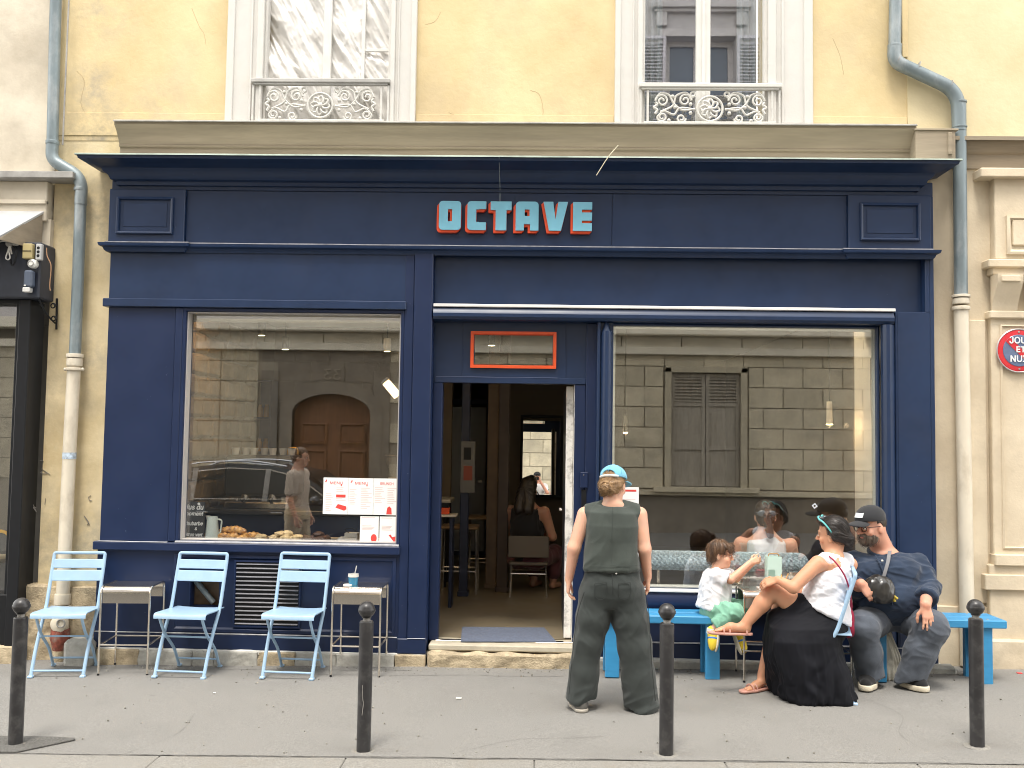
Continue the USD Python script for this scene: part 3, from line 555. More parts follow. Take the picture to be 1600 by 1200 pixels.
for py_, r_, h_ in ((556, .064, .03), (566, .060, .06), (577, .064, .02)): collar(A(117 - (py_ - 556) * .035, py_), T, r_, h_, m_creampipe, dp)
obj('lower_pipe', tube([A(116, 570), A(112, 640), A(105, 780), A(98, 935)], .050, 20), m_creampipe, dp, world=True)
collar(A(97.5, 936), T, .060, .08, m_creampipe, dp); collar(A(97, 948), T, .064, .022, m_creampipe, dp)
tp_ = [A(108.6, 707), A(108.2, 717)]; obj('tape', tube(tp_, .0515, 20, caps=False), mat('torn_tape', (.42, .50, .58), .6, var=.4, vs=30), dp, world=True)
for s in (-1, 1): obj('clamp_bolt', move(trimesh.creation.icosphere(1, .014), A(115.5 + 13.5 * s, 577)), m_creampipe, dp, world=True)
obj('inspection_cap', move(lathe([(0, .05), (.045, .05), (.062, .04), (.062, .0), (0, 0)], 20), A(95, 974, YP - .02), rx=math.pi / 2), m_creampipe, dp, world=True)
obj('cap_emblem', tube(A(95, 974, YP - .075) + np.c_[.03 * np.cos(t_ := np.linspace(0, 6.28, 24)), np.zeros(24), .03 * np.sin(t_)], .006, 6), m_lead, dp, world=True)
obj('foot_pipe', tube([A(97, 948), A(95, 985)], .055, 16), m_creampipe, dp, world=True)
obj('rusty_foot', tube([A(95, 982), A(94, 996), A(93, 1012), A(93, 1018)], [.066, .074, .052, .046], 18), m_rust, dp, world=True)
obj('ground_socket', tube([A(93, 1016), A(92, 1034)], .05, 16), m_stone, dp, world=True)
obj('slot_groove', move(bx(-.006, .006, -.004, .004, -.6, .6, .001), A(103, 110)), m_lead, dp, world=True)
gb = one('stone_block', rough(bx(*[(A(106, 1037, .0))[0], A(150, 1037, -.0)[0], -.10, .10, -.1, A(120, 1000, -.08)[2]], .03), .008, 8, 41, .05), m_grey_stone, 'grey stone block between the left downpipe foot and the first bar table', 'stone block')

dp2 = thing('downpipe', 'grey zinc downpipe with a slanting offset on the right, running into a cream pipe', 'downpipe', A(1508, 1010) * [1, 1, 0])
L0 = OFF[dp2]
obj('upper_pipe', tube([A(1400, -60), A(1398, 70)], .046, 20), m_zinc, dp2, world=True)
obj('bend', tube(fillet([A(1398, 70), A(1397, 96), A(1496, 142), A(1499, 205)], .13, 8), .052, 20), m_zinc, dp2, world=True)
obj('middle_pipe', tube([A(1499, 160), A(1500, 300), A(1501.5, 465)], .049, 20), m_zinc, dp2, world=True)
for p_, r_, h_ in ((A(1398, 72), .053, .02), (A(1498.5, 160), .057, .015), (A(1499, 199), .057, .012)): collar(p_, (0, 0, 1), r_, h_, m_zinc, dp2)
for q in ((1401, 95), (1433, 106), (1483, 135)):
    p_ = A(*q); collar(p_, (.905, 0, -.425), .0535, .006, m_lead, dp2, 'seam')
for py_, r_, h_ in ((463, .068, .02), (471, .062, .045), (482, .066, .025)): collar(A(1501.5, py_), (0, 0, 1), r_, h_, m_creampipe, dp2)
obj('lower_pipe', tube([A(1501.5, 478), A(1504, 600), A(1508, 800), A(1512, 1040)], .053, 20), m_creampipe, dp2, world=True)
obj('slot_groove', move(bx(-.022, .022, .0, .06, -.35, .5, .003), A(1414, 20)), m_plaster, dp2, world=True)

# ------------------------------------------------------------------ the navy shop front
m_blue = mat('navy_paint', (.0100, .0240, .064), .36, var=.10, vs=2.5, bump=.12, bs=35, spec=.4, dirt=(.018, .027, .056), dirt_amt=.45, dirt_scale=2.0, chips=((.10, .12, .18), 26.0, .6), rvar=.05, bdist=.003)
m_blue2 = mat('navy_paint_bright', (.0058, .0155, .052), .40, var=.10, vs=2.5, bump=.12, bs=35, spec=.4, dirt=(.010, .018, .050), dirt_amt=.45, dirt_scale=2.5, chips=((.14, .16, .22), 30.0, .8), rvar=.05, bdist=.003)
m_edge = mat('worn_pale_edge', (.42, .42, .44), .5, var=.25, vs=12)
m_orange = mat('orange_paint', (.70, .085, .02), .4, var=.05)
m_doorwhite = mat('chipped_white_paint', (.72, .70, .66), .5, var=.04, vs=9, dirt=(.16, .15, .14), dirt_amt=.9, dirt_scale=14)
sf = thing('cafe_facade', 'navy blue painted cafe shop front with two large windows and an open door', 'shop front', (0, 0, 0))
XL, XR = -3.34, 2.965
def P(name, mesh, mt_=None, parent=None, **k): return obj(name, mesh, mt_ or m_blue, parent or sf, world=True, **k)
prof = [(0, 3.585), (.012, 3.585), (.016, 3.610), (.040, 3.614), (.046, 3.640), (.075, 3.650), (.088, 3.680), (.118, 3.704), (.125, 3.726), (.175, 3.744), (.205, 3.754), (.25, 3.764), (.255, 3.788), (0, 3.796)]
cpath = [(XL + .095, WY), (XL + .095, 0), (XR - .16, 0), (XR - .16, WY)]
P('cornice', sweep(cpath, prof))
for a, b in ((XL, XL + .11), (XR - .17, XR)): P('cornice_end', bx(a, b, .002, WY, 3.584, 3.69, .004))
P('cornice_cap', sweep(cpath, [(0, 3.7975), (.262, 3.7895), (.268, 3.785), (.268, 3.794), (.262, 3.797), (0, 3.803)]), mat('pale_green_flashing', (.40, .48, .42), .5, var=.3, vs=3))
P('frieze_board', bx(-2.748, .538, .0, WY, 3.165, 3.585, .002)); P('frieze_board', bx(.540, 2.318, .0, WY, 3.165, 3.585, .002))
for x0, x1, mx0, mx1 in ((XL, -2.75, -3.275, -2.835), (2.32, XR - .03, 2.405, 2.850)):
    P('end_block', bx(x0, x1, -.032, WY, 3.165, 3.585, .004))
    P('panel_moulding', frame(mx0, mx1, 3.232, 3.520, [(0, -.034), (0, -.050), (.008, -.056), (.018, -.050), (.022, -.040), (.022, -.034)]))
    P('panel', bx(mx0 + .05, mx1 - .05, -.036, -.03, 3.29, 3.475, .002))
P('end_return', bx(XR - .03, XR, .0, WY, .10, 3.585, .003))
mp = [(0, 3.095), (.010, 3.095), (.022, 3.108), (.028, 3.125), (.050, 3.135), (.056, 3.150), (.056, 3.158), (0, 3.166)]
P('frieze_moulding', sweep([(XL, WY), (XL, -.028), (-2.75, -.028), (-2.75, 0), (2.32, 0), (2.32, -.028), (XR - .03, -.028), (XR - .03, WY)], mp))
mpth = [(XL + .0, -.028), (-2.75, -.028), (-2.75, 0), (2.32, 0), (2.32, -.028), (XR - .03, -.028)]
P('moulding_edge', sweep(mpth, [(.040, 3.160), (.058, 3.158), (.058, 3.1655), (.040, 3.1675)]), mat('worn_highlight_edge', (.26, .26, .29), .6, var=.3, vs=9))  # pale strip paints a highlight along the worn top of the moulding
# left half
P('upper_panel', bx(-3.33, -1.02, .0, WY, 2.735, 3.12, .003))
P('window_rail', bx(-3.365, -1.022, -.028, WY, 2.672, 2.735, .005))
P('corner_panel', bx(-3.33, -2.805, .008, WY, .88, 2.672, .003), m_blue2)
P('corner_stile', bx(-2.803, -2.745, -.004, WY, .882, 2.672, .006), m_blue2)
P('window_frame', frame(-2.745, -1.037, .868, 2.670, [(0, .15), (0, .0), (.004, -.003), (.022, -.001), (.028, .015), (.028, .15)]), m_blue2)
P('window_bead', frame(-2.7165, -1.0655, .897, 2.641, [(0, .104), (0, .020), (.007, .020), (.007, .104)]), mat('pale_bead', (.40, .38, .36), .5))
P('window_pane', bx(-2.717, -1.065, .105, .111, .897, 2.641, 0), m_glass_shop)
P('sill_rail', bx(-3.365, -1.03, -.034, WY, .816, .879, .006), m_blue2)
P('sill_edge', bx(-3.33, -2.80, -.032, -.004, .8795, .8825, .001), m_edge)
P('sill_edge', bx(-2.74, -1.04, -.026, .080, .880, .892, .002), m_edge)
P('apron', wallmesh(-3.34, -1.03, .20, .816, .004, [(-2.62, .40, -2.40, .60)], .12), m_blue2)
P('apron_moulding', frame(-2.75, -1.06, .215, .79, [(0, .006), (0, -.006), (.02, -.010), (.035, .006)]), m_blue2)
P('toe_board', bx(-3.34, -1.03, -.014, WY, .085, .198, .004), m_blue2); P('toe_edge', bx(-3.33, -1.04, -.015, .0, .199, .205, .001), m_edge)
P('hatch_back', bx(-2.62, -2.40, .10, .12, .40, .60, 0), mat('brown_hatch', (.13, .085, .05), .8, var=.3, vs=12)); P('hatch_pipe', tube([(-2.60, .07, .58), (-2.46, .07, .42)], .022, 10), m_zinc)
vg = P('vent_grille', frame(-2.285, -1.775, .255, .755, [(0, .004), (0, -.014), (.012, -.016), (.018, .004)]), m_blue2)
P('grille_back', bx(-2.27, -1.79, -.004, .003, .27, .74, 0), m_black, vg)
m_slat = mat('vent_slat', (.33, .33, .36), .4, metal=.6, var=.1, vs=9)
for k in range(15):
    z = .282 + k * .0318; v_, f_ = bx(-2.268, -1.792, -.007, .007, -.0025, .0025, .001)
    P('slat', move((v_, f_), (0, -.010, z), rx=.5, about=(0, 0, 0)), m_slat, vg)
# pilaster beside the door
P('pilaster', join(bx(-1.036, -.965, -.006, WY, .10, 3.11, .005), bx(-.963, -.822, -.020, WY + .12, .10, 3.11, .006)), m_blue2)
P('pilaster_base', bx(-1.036, -.818, -.034, .0, .088, .20, .006), m_blue2); P('toe_edge', bx(-.96, -.824, -.037, -.03, .2005, .205, .001), m_edge)
# right half: set back above the door and window
P('upper_panel', bx(-.82, 2.90, .075, WY + .1, 2.70, 3.12, .002)); P('upper_stile', bx(2.90, 2.934, -.0, WY, 2.70, 3.12, .003))
P('lintel_board', bx(-.82, 2.60, .02, WY + .1, 2.60, 2.698, .002))
hm = [(0, 2.60), (.03, 2.605), (.05, 2.625), (.052, 2.65), (.035, 2.672), (.030, 2.690), (.012, 2.700), (0, 2.700)]
def yz(prof_, x0, x1, y=.02):
    v, f = ext(Polygon(prof_), x1 - x0); return np.stack([v[:, 2] + x0, y - v[:, 0], v[:, 1]], 1), f[:, ::-1]
P('head_moulding', yz(hm, -.815, 2.66))
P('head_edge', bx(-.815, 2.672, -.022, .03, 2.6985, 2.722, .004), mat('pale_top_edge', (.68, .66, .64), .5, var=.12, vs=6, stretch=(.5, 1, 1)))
vm = [(q, .02 - o) for o, q in ((0, 0), (.03, .005), (.05, .025), (.052, .05), (.035, .072), (.012, .098), (0, .10))]
v, f = ext(Polygon([(2.572 + q, y) for q, y in vm]), 2.60 - .20); P('jamb_moulding', (v + [0, 0, .20], f))
P('right_pilaster', bx(2.674, XR - .03, .0, WY, .10, 2.70, .004)); P('pilaster_line', bx(2.69, 2.70, -.004, .0, .2, 2.69, .001))
P('pilaster_base', bx(2.60, XR - .0, -.02, .0, .088, .20, .005)); P('toe_edge', bx(2.61, XR - .02, -.022, -.01, .2005, .205, .001), m_edge)
# door surround
DY = .14
P('door_head_panel', wallmesh(-.82, .467, 2.128, 2.60, DY, [(-.505, 2.262, .10, 2.51)], .05))
P('door_head_rail', bx(-.81, .36, DY - .012, DY, 2.128, 2.172, .003)); P('head_edge', bx(-.80, .14, DY - .013, DY - .004, 2.1725, 2.176, .001), mat('scuffed_edge', (.10, .12, .2), .5))
for x0, x1 in ((-.60, -.594), (.20, .206)): P('panel_joint', bx(x0, x1, DY - .004, DY, 2.18, 2.6, .001))
tf = P('transom_window', frame(-.535, .128, 2.245, 2.530, [(0, DY + .02), (0, DY - .022), (.020, DY - .022), (.026, DY - .005), (.026, DY + .02)]), m_orange)
P('transom_pane', bx(-.51, .103, DY + .012, DY + .018, 2.268, 2.507, 0), m_glass_shop, tf)
P('door_jamb', bx(-.82, -.748, DY - .01, DY + .10, .16, 2.128, .004), m_blue2)
P('door_jamb', join(bx(.275, .36, DY - .005, DY + .10, .16, 2.128, .004), bx(.36, .467, DY - .03, DY + .1, .16, 2.60, .006)), m_blue2)
P('lock_plate', bx(.322, .382, DY - .045, DY - .02, 1.335, 1.455, .004), m_blue2); P('keyhole', join(bx(.345, .352, DY - .048, DY - .044, 1.43, 1.437, 0)), m_steel)
P('pull_recess', bx(.333, .372, DY - .034, DY - .028, 1.16, 1.32, .002), m_black)
t_ = np.linspace(0, math.pi, 13); P('colonette', (lambda q: (np.stack([q[0][:, 0] + .508, .06 - q[0][:, 1], q[0][:, 2] + .20], 1), q[1][:, ::-1]))(ext(Polygon([(-.042, 0)] + [(-.042 * math.cos(a), .072 * math.sin(a) ** .8) for a in t_[1:-1]] + [(.042, 0)]), 2.33)))
P('colonette', move(lathe([(.0, .10), (.02, .05), (.036, .0), (.0, 0)], 16), (.508, .035, 2.525)))
P('colonette_backing', bx(.452, .562, .05, WY + .05, .16, 2.60, .004)); P('colonette_side', bx(.44, .462, .02, .1, .16, 2.6, .004))
# right window
P('window_frame', frame(.545, 2.580, .575, 2.600, [(0, .16), (0, .075), (.010, .070), (.018, .075), (.018, .16)]))
P('window_pane', bx(.562, 2.564, .115, .121, .592, 2.583, 0), m_glass_shop)
P('window_bead', frame(.563, 2.562, .593, 2.582, [(0, .150), (0, .123), (.020, .123), (.020, .150)]), mat('cream_bead', (.62, .62, .53), .6))
P('sill_edge', bx(.56, 2.58, -.02, .11, .578, .592, .003), mat('pale_sill', (.62, .60, .57), .5, var=.08, vs=6))
P('sill_moulding', yz([(-.05, .42), (0, .42), (.035, .44), (.05, .48), (.048, .52), (.03, .555), (.028, .574), (-.05, .578)], .56, 2.60), m_blue2)
P('apron', bx(.55, 2.62, .03, WY, .20, .42, .003), m_blue2); P('toe_board', bx(.47, 2.62, .0, WY, .085, .198, .004), m_blue2); P('toe_edge', bx(.47, 2.61, -.001, .02, .199, .206, .001), m_edge)
# threshold and plinth stones
P('threshold', rough(bx(-.80, .33, -.02, .24, .115, .160, .008), .004, 8, 51, .06), mat('pale_step', (.44, .40, .31), .8, var=.1, vs=7, bump=.5, bs=60, dirt=(.3, .26, .2), dirt_amt=.5, dirt_scale=6))
P('door_sill_strip', bx(-.76, .28, .10, .16, .16, .168, .002), m_steel)
P('step_stone', rough(bx(-.80, .40, -.06, .2, -.08, .112, .02), .022, 9, 52, .04), m_stone)
k = 0; x = -3.30
rs = random.Random(5)
while x < -.86:
    w = min(rs.uniform(.16, .42), -.82 - x); P('plinth_stone', rough(bx(x + .001, x + w - .001, -.045 - rs.uniform(0, .006), .12, -.09, .082 - rs.uniform(0, .006), .006), .012, 14, 60 + k, .035), m_grey_stone if k % 4 else m_stone); x += w; k += 1
P('mortar', rough(bx(-3.3, -.82, -.03, .1, .05, .088, .005), .006, 14, 77, .05), m_whitepaint)
x = .41
while x < 2.98:
    w = rs.uniform(.3, .6); P('plinth_stone', rough(bx(x + .003, min(x + w, 3.0) - .003, -.035, .12, -.06, .078, .012), .010, 10, 80 + k, .04), m_grey_stone); x += w; k += 1
P('mortar', rough(bx(.40, 3.0, -.03, .1, .06, .090, .006), .006, 14, 78, .05), m_whitepaint)
P('loose_stone', rough(bx(2.80, 3.06, -.12, .0, 0.02, .10, .02), .015, 11, 79, .03), m_grey_stone)
# open door leaf, seen on edge
dl = P('door', bx(.215, .262, .26, 1.10, .175, 2.115, .004), mat('dark_door', (.020, .022, .03), .35, var=.1))
P('door_edge', rough(bx(.214, .270, .248, .262, .172, 2.117, .003), .002, 20, 5, .05), m_doorwhite, dl)
P('door_stop', bx(.272, .30, .16, .26, .165, 2.127, .002), m_doorwhite, dl)
P('handle', tube([(.19, .34, 1.15), (.18, .34, 1.15), (.18, .44, 1.15)], .010, 8), m_steel, dl)
P('wire_tack', tube([(-.32, -.005, 3.60), (-.32, -.005, 3.44)], .003, 6), m_zinc)
P('wire_tack', tube([(-.32, -.266, 3.79), (-.321, -.13, 3.70), (-.32, -.02, 3.60)], .003, 6), m_zinc)

# ------------------------------------------------------------------ letters over the door
m_face = mat('pale_blue_letter', (.17, .43, .55), .45, var=.06, vs=5)
m_lside = mat('orange_letter_side', (.72, .07, .015), .45, var=.05)
Hh, S_ = .225, 1.0
def R(w, h=1.0, r=.12): return sbox(0, 0, w, h).buffer(-r).buffer(r, quad_segs=4)
def letters():
    O = R(.74).difference(sbox(.30, .30, .44, .72).buffer(-.01).buffer(.01))
    C = union_all([R(.74).intersection(sbox(0, 0, .4, 1)), sbox(.3, 0, .64, .27), sbox(.3, .73, .64, 1)]).difference(sbox(.30, .28, .9, .72))
    T = union_all([sbox(0, .70, .70, 1), sbox(.17, 0, .53, 1)])
    A_ = R(.76, 1, .13).union(sbox(0, 0, .76, .5)).difference(sbox(.30, .50, .46, .73)).difference(sbox(.28, -.1, .48, .22))
    Vv = Polygon([(0, 1), (.34, 1), (.43, .38), (.52, 1), (.86, 1), (.62, .0), (.20, 0)])
    E = sbox(0, 0, .64, 1).difference(sbox(.30, .64, .8, .74)).difference(sbox(.30, .27, .8, .36))
    return O, C, T, A_, Vv, E
zt0, zt1 = at(690, 364.5)[2], at(690, 319)[2]
sgn = thing('shop_sign', 'pale blue sign letters with orange sides fixed on the navy frieze over the door', 'sign', (-.2, 0, 3.26))
for sh_, (pa, pb) in zip(letters(), ((687, 721), (731, 760), (767, 799.5), (806, 841.5), (849, 887), (895, 924.5))):
    xa, xb = at(pa, 342)[0], at(pb, 342)[0]; b = sh_.bounds; sc = (xb - xa) / (b[2] - b[0])
    g = affinity.affine_transform(sh_, [sc, 0, 0, .222, xa - b[0] * sc, 3.284])
    sw = union_all([affinity.translate(g, -.0175 * t, -.0175 * t) for t in np.linspace(0, 1, 8)])
    lp = P('letter', upright(ext(g, .012), -.052), m_face, sgn)
    P('letter_side', upright(ext(sw, .038), -.0395), m_lside, lp)

# ------------------------------------------------------------------ inside the cafe
def atz(px, py, Z):
    d = _ray(px, py); return CP + d * ((Z - CP[2]) / d[2])
FZ = .165
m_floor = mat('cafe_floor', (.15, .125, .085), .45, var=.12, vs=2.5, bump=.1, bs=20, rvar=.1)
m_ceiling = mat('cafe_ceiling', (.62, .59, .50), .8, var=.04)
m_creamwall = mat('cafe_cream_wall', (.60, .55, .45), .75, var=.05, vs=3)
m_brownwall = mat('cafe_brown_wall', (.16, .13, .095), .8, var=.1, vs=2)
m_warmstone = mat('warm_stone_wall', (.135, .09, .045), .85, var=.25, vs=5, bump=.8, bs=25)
m_navyin = mat('navy_interior', (.012, .018, .045), .5, var=.1)
cafe = thing('cafe_room', 'dim cafe room seen through the shop windows and the open door', 'room', (0, 3, 0))
def I(name, mesh, mt_, parent=None, **k): return obj(name, mesh, mt_, parent or cafe, world=True, **k)
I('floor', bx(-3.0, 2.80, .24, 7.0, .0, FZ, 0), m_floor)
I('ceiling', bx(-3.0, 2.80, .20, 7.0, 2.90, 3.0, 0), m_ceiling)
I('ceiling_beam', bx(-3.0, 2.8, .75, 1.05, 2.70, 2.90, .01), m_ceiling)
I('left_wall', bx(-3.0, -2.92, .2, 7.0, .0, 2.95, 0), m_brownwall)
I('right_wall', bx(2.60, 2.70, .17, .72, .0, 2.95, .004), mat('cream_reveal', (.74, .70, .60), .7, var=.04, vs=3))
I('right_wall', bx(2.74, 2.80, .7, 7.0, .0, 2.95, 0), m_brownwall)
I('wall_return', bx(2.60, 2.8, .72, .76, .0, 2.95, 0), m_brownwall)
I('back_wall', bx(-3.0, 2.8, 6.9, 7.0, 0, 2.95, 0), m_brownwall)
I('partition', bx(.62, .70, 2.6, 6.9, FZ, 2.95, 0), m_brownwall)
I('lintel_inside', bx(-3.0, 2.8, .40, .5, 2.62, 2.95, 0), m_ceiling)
k = 0
for r in range(10):                              # the left side wall is of rough stone, block by block
    y = .45 + (r % 2) * .12
    while y < 2.35:
        w = rng.uniform(.22, .44); I('stone', rough(bx(-3.05, -2.88, y + .005, min(y + w, 2.45) - .005, .95 + r * .18, .95 + r * .18 + .172, .025), .02, 7, 100 + k, .07), m_warmstone); y += w; k += 1
I('back_panel', bx(-2.92, -.95, 3.2, 3.3, FZ, 2.9, 0), m_brownwall)
# navy shelf unit with bottles and glasses
su = thing('shelf_unit', 'navy shelf unit with small warm lamps and jars behind the left window', 'shelf', (at(397, 640, 2.6)[0], 2.6, FZ))
for x in (-.20, .20): obj('side', bx(x - .012, x + .012, -.12, .12, 0, 2.1, .002), m_navyin, su)
obj('back', bx(-.2, .2, .11, .12, 0, 2.1, 0), m_navyin, su)
for z in (.6, 1.0, 1.35, 1.7, 2.08):
    obj('shelf', bx(-.19, .19, -.12, .11, z, z + .02, .002), m_navyin, su)
m_jar = mat('amber_jar', (.30, .17, .05), .2, var=.3, vs=4, coat=.5)
for z in (1.02, 1.37, 1.72):
    for x in (-.12, -.03, .07, .14):
        obj('jar', lathe([(0, 0), (.03, 0), (.032, .01), (.032, .09), (.02, .11), (.02, .13), (0, .13)], 10, (x, -.03 + .02 * x, z)), m_jar, su)
m_bulb = emit('warm_bulb', (1.0, .62, .22), 14.0)
m_bulb2 = emit('warm_bulb_bright', (1.0, .72, .36), 22.0)
def lamp_or_fill(loc, power, r=.05, col=(1.0, .68, .36)):  # light for the lit lamps, and for added fills without a lamp
    L_ = UsdLux.SphereLight.Define(stage, numbered('/World', 'lamp_glow')); L_.AddTranslateOp().Set(Gf.Vec3d(*map(float, loc)))
    L_.CreateRadiusAttr(r); L_.CreateIntensityAttr(power); L_.CreateNormalizeAttr(True); L_.CreateColorAttr(Gf.Vec3f(*col))
for (px, py, Y, lb_) in ((409, 524, 1.3, 'small black ceiling spot, leftmost behind the left window'), (446, 546, 1.5, 'black ceiling spot left of the middle of the left window'), (605, 549, 1.5, 'ceiling spot near the right edge of the left window'), (768, 540, 1.4, 'black ceiling spot behind the orange framed transom window')):
    c_ = at(px, py, Y); sp_ = thing('ceiling_spot', lb_, 'lamp', c_)
    obj('body', lathe([(0, .12), (.030, .12), (.034, .11), (.034, .0), (.028, .0), (.026, .02), (0, .02)], 16), m_black if px != 605 else m_creamwall, sp_)
    obj('rod', tube([(0, 0, .12), (0, 0, 2.9 - c_[2])], .006, 6), m_black, sp_)
    obj('bulb', lathe([(0, -.004), (.026, .0), (.026, .012), (0, .012)], 14), m_bulb2, sp_)
for (px, py, Y, lb_) in ((1296, 663, .8, 'white tube pendant lamp near the right side of the right window'), (977, 676, 2.4, 'small thin pendant lamp behind the left part of the right window')):
    c_ = at(px, py, Y); sc = 1.0 if px > 1000 else .9
    pl = thing('pendant_lamp', lb_, 'lamp', c_)
    obj('tube', lathe([(0, .19 * sc), (.022 * sc, .19 * sc), (.026 * sc, .0), (.022, .0), (.02, .17 * sc), (0, .17 * sc)], 18), m_creamwall, pl)
    obj('cord', tube([(0, 0, .19 * sc), (0, 0, 2.9 - c_[2])], .0035, 6), m_black, pl)
    obj('bulb', lathe([(0, -.006), (.024 * sc, -.004), (.024 * sc, .012), (0, .012)], 16), m_bulb2, pl)
    lamp_or_fill(c_ + [0, 0, -.014], .16 if px > 1000 else .10, .012)
wl = thing('wall_lamp', 'tilted glowing tube wall lamp in the upper right of the left window', 'lamp', at(612, 607, .45))
obj('tube', tube([(-.05, 0, .055), (.045, 0, -.055)], [.036, .036], 18), mat('pale_lamp_tube', (.8, .7, .5), .4), wl)
obj('glow', tube([(-.046, -.006, .050), (.050, -.006, -.060)], [.034, .035], 18), emit('lamp_glow_surface', (1.0, .70, .34), 1.6), wl)
obj('end_cap', tube([(-.062, 0, .069), (-.048, 0, .053)], [.034, .037], 18), m_lead, wl)
obj('bracket', bar((-.02, .02, .02), (-.02, .25, .05), .02, .02), m_black, wl)
lamp_or_fill(at(612, 607, .45) + np.array([.056, -.006, -.070]), .2, .012)
for lx, pw_ in ((-1.25, 1.2), (-2.35, 1.2), (1.2, .6)): lamp_or_fill((lx, .64, 2.81), pw_, .04)  # added fill lights, unseen behind the lintel, brighten ledge and window seat
lamp_or_fill((1.75, .62, 2.81), 1.5, .04, (1.0, .86, .66))  # added paler fill, also unseen, to brighten the cream reveal
lamp_or_fill((2.50, .60, 1.85), .06, .02)
# cable on the cream wall and a small sticker on the glass
cbl = thing('black_cable', 'thin black cable hanging down the cream wall inside the right window', 'cable', at(1363, 790, .3))
obj('cable', tube(curve([at(1361, 560, .3), at(1362, 640, .3), at(1364, 720, .3), at(1365, 800, .3)], 6), .006, 6), m_black, cbl, world=True)
stk = thing('sticker', 'small pale diamond sticker on the right window above the woman in the white top', 'sticker', at(1273, 790.5, .113))
obj('sheet', upright(ext(affinity.rotate(sbox(-.016, -.016, .016, .016), 38).difference(Point(0, 0).buffer(.008)), .001), 0), mat('sticker_print', (.55, .58, .62), .4), stk)
# espresso counter and clutter on the left
ct = thing('serving_counter', 'dark serving counter inside the left window', 'counter', (-1.9, .95, FZ))
obj('body', bx(-.95, .80, -.05, .55, 0, .86, .01), m_navyin, ct); obj('top', bx(-.97, .83, -.09, .58, .86, .90, .006), mat('dark_worktop', (.04, .035, .03), .3), ct)
em = thing('coffee_machine', 'steel and black coffee machine on the counter behind the chalkboard', 'coffee machine', (-2.42, 1.2, FZ + .90))
obj('body', bx(-.30, .30, -.2, .25, .10, .46, .03), mat('dark_metal', (.05, .05, .05), .3, metal=.6), em); obj('drip_tray', bx(-.28, .28, -.25, .22, .0, .06, .01), m_steel, em)
for x in (-.22, .22): obj('leg', bx(x - .03, x + .03, -.15, .2, .05, .11, .006), m_steel, em)
for x in (-.12, .12): obj('group_head', lathe([(0, 0), (.035, 0), (.035, .05), (0, .05)], 14, (x, -.16, .08)), m_steel, em); obj('portafilter', tube([(x, -.17, .085), (x + .02, -.30, .075)], .014, 8), m_black, em)
for k_ in range(7): obj('cup', lathe([(0, 0), (.026, 0), (.036, .06), (.033, .06), (.025, .006), (0, .006)], 12, (-.25 + .083 * k_, -.05 + .03 * (k_ % 2), .462)), m_trim, em)
bg_ = thing('tap', 'brass tap over the counter in the left window', 'tap', at(455, 705, 1.5))
obj('spout', tube(fillet([(-.03, 0, -.35), (-.03, 0, .03), (.06, 0, .03), (.06, 0, -.03)], .03), .010, 8), mat('brass', (.70, .42, .12), .3, metal=1.0), bg_)
bt = thing('back_table', 'pale work table behind the counter', 'table', (-1.35, 2.9, FZ))
obj('top', bx(-.45, .45, -.25, .25, .86, .90, .006), m_creamwall, bt)
for x in (-.4, .4):
    for y in (-.2, .2): obj('leg', bx(x - .02, x + .02, y - .02, y + .02, 0, .86, .003), m_black, bt)
gr_ = thing('coffee_grinder', 'grinder with a clear hopper at the right edge of the left window', 'grinder', np.array([at(617, 745, 1.3)[0], 1.3, FZ + .9]))
obj('body', bx(-.07, .07, -.09, .09, 0, .28, .02), m_steel, gr_); obj('hopper', lathe([(.03, .28), (.09, .42), (.09, .46), (.10, .465), (.10, .48), (0, .48)], 16), mat('smoky_hopper', (.18, .15, .12), .15), gr_)
# window ledge with pastries
wd = thing('window_ledge', 'pale wooden pastry ledge inside the left window', 'ledge', (-1.9, .32, .80))
obj('board', bx(-.80, .83, -.18, .20, .05, .085, .006), mat('ledge_wood', (.42, .32, .2), .5, var=.15, vs=6, stretch=(1, 8, 1)), wd)
obj('front', bx(-.80, .83, -.16, -.14, -.6, .05, .003), m_navyin, wd)
m_crust = mat('croissant_crust', (.42, .17, .035), .45, var=.45, vs=30, col2=(.72, .40, .13), bump=.5, bs=60, coat=.2)
m_paleb = mat('pale_pastry', (.60, .42, .20), .55, var=.3, vs=25, col2=(.74, .58, .34), bump=.5, bs=50)
m_darkb = mat('chocolate_pastry', (.075, .032, .018), .6, var=.4, vs=25, bump=.6, bs=50)
def croissant(L=.085, seed=0):
    t = np.linspace(-1, 1, 22); a = t * 1.1
    c_ = np.c_[np.sin(a) * L, .5 * L * (1 - np.cos(a)) * 1.4 - .02, .018 + 0 * t]
    r = (.010 + .024 * (1 - np.abs(t) ** 1.6)) * (1 + .12 * np.sin(t * 17 + seed))
    v, f = tube(c_, r, 12); v[:, 2] = np.maximum(v[:, 2], 0) * .95; return v, f
def bun(r, seed):
    v = trimesh.creation.icosphere(3, 1); p_ = np.array(v.vertices); d = 1 + .22 * (meshkit.fbm(p_ * 2.2, 3, seed) - .5) * 2
    p_ = p_ * d[:, None] * [r, r * .9, r * .55]; p_[:, 2] = np.maximum(p_[:, 2], -r * .3) + r * .3; return p_, np.array(v.faces)
LZ = .80 + .086
cr0 = None
spots = [(330, .24, .0, 0), (340, .34, .0, .9), (352, .22, .0, -.5), (366, .25, .0, .4), (380, .22, 0, 1.2), (372, .36, 0, .1), (359, .30, .042, .2), (372, .27, .044, -.7), (393, .28, 0, .5)]
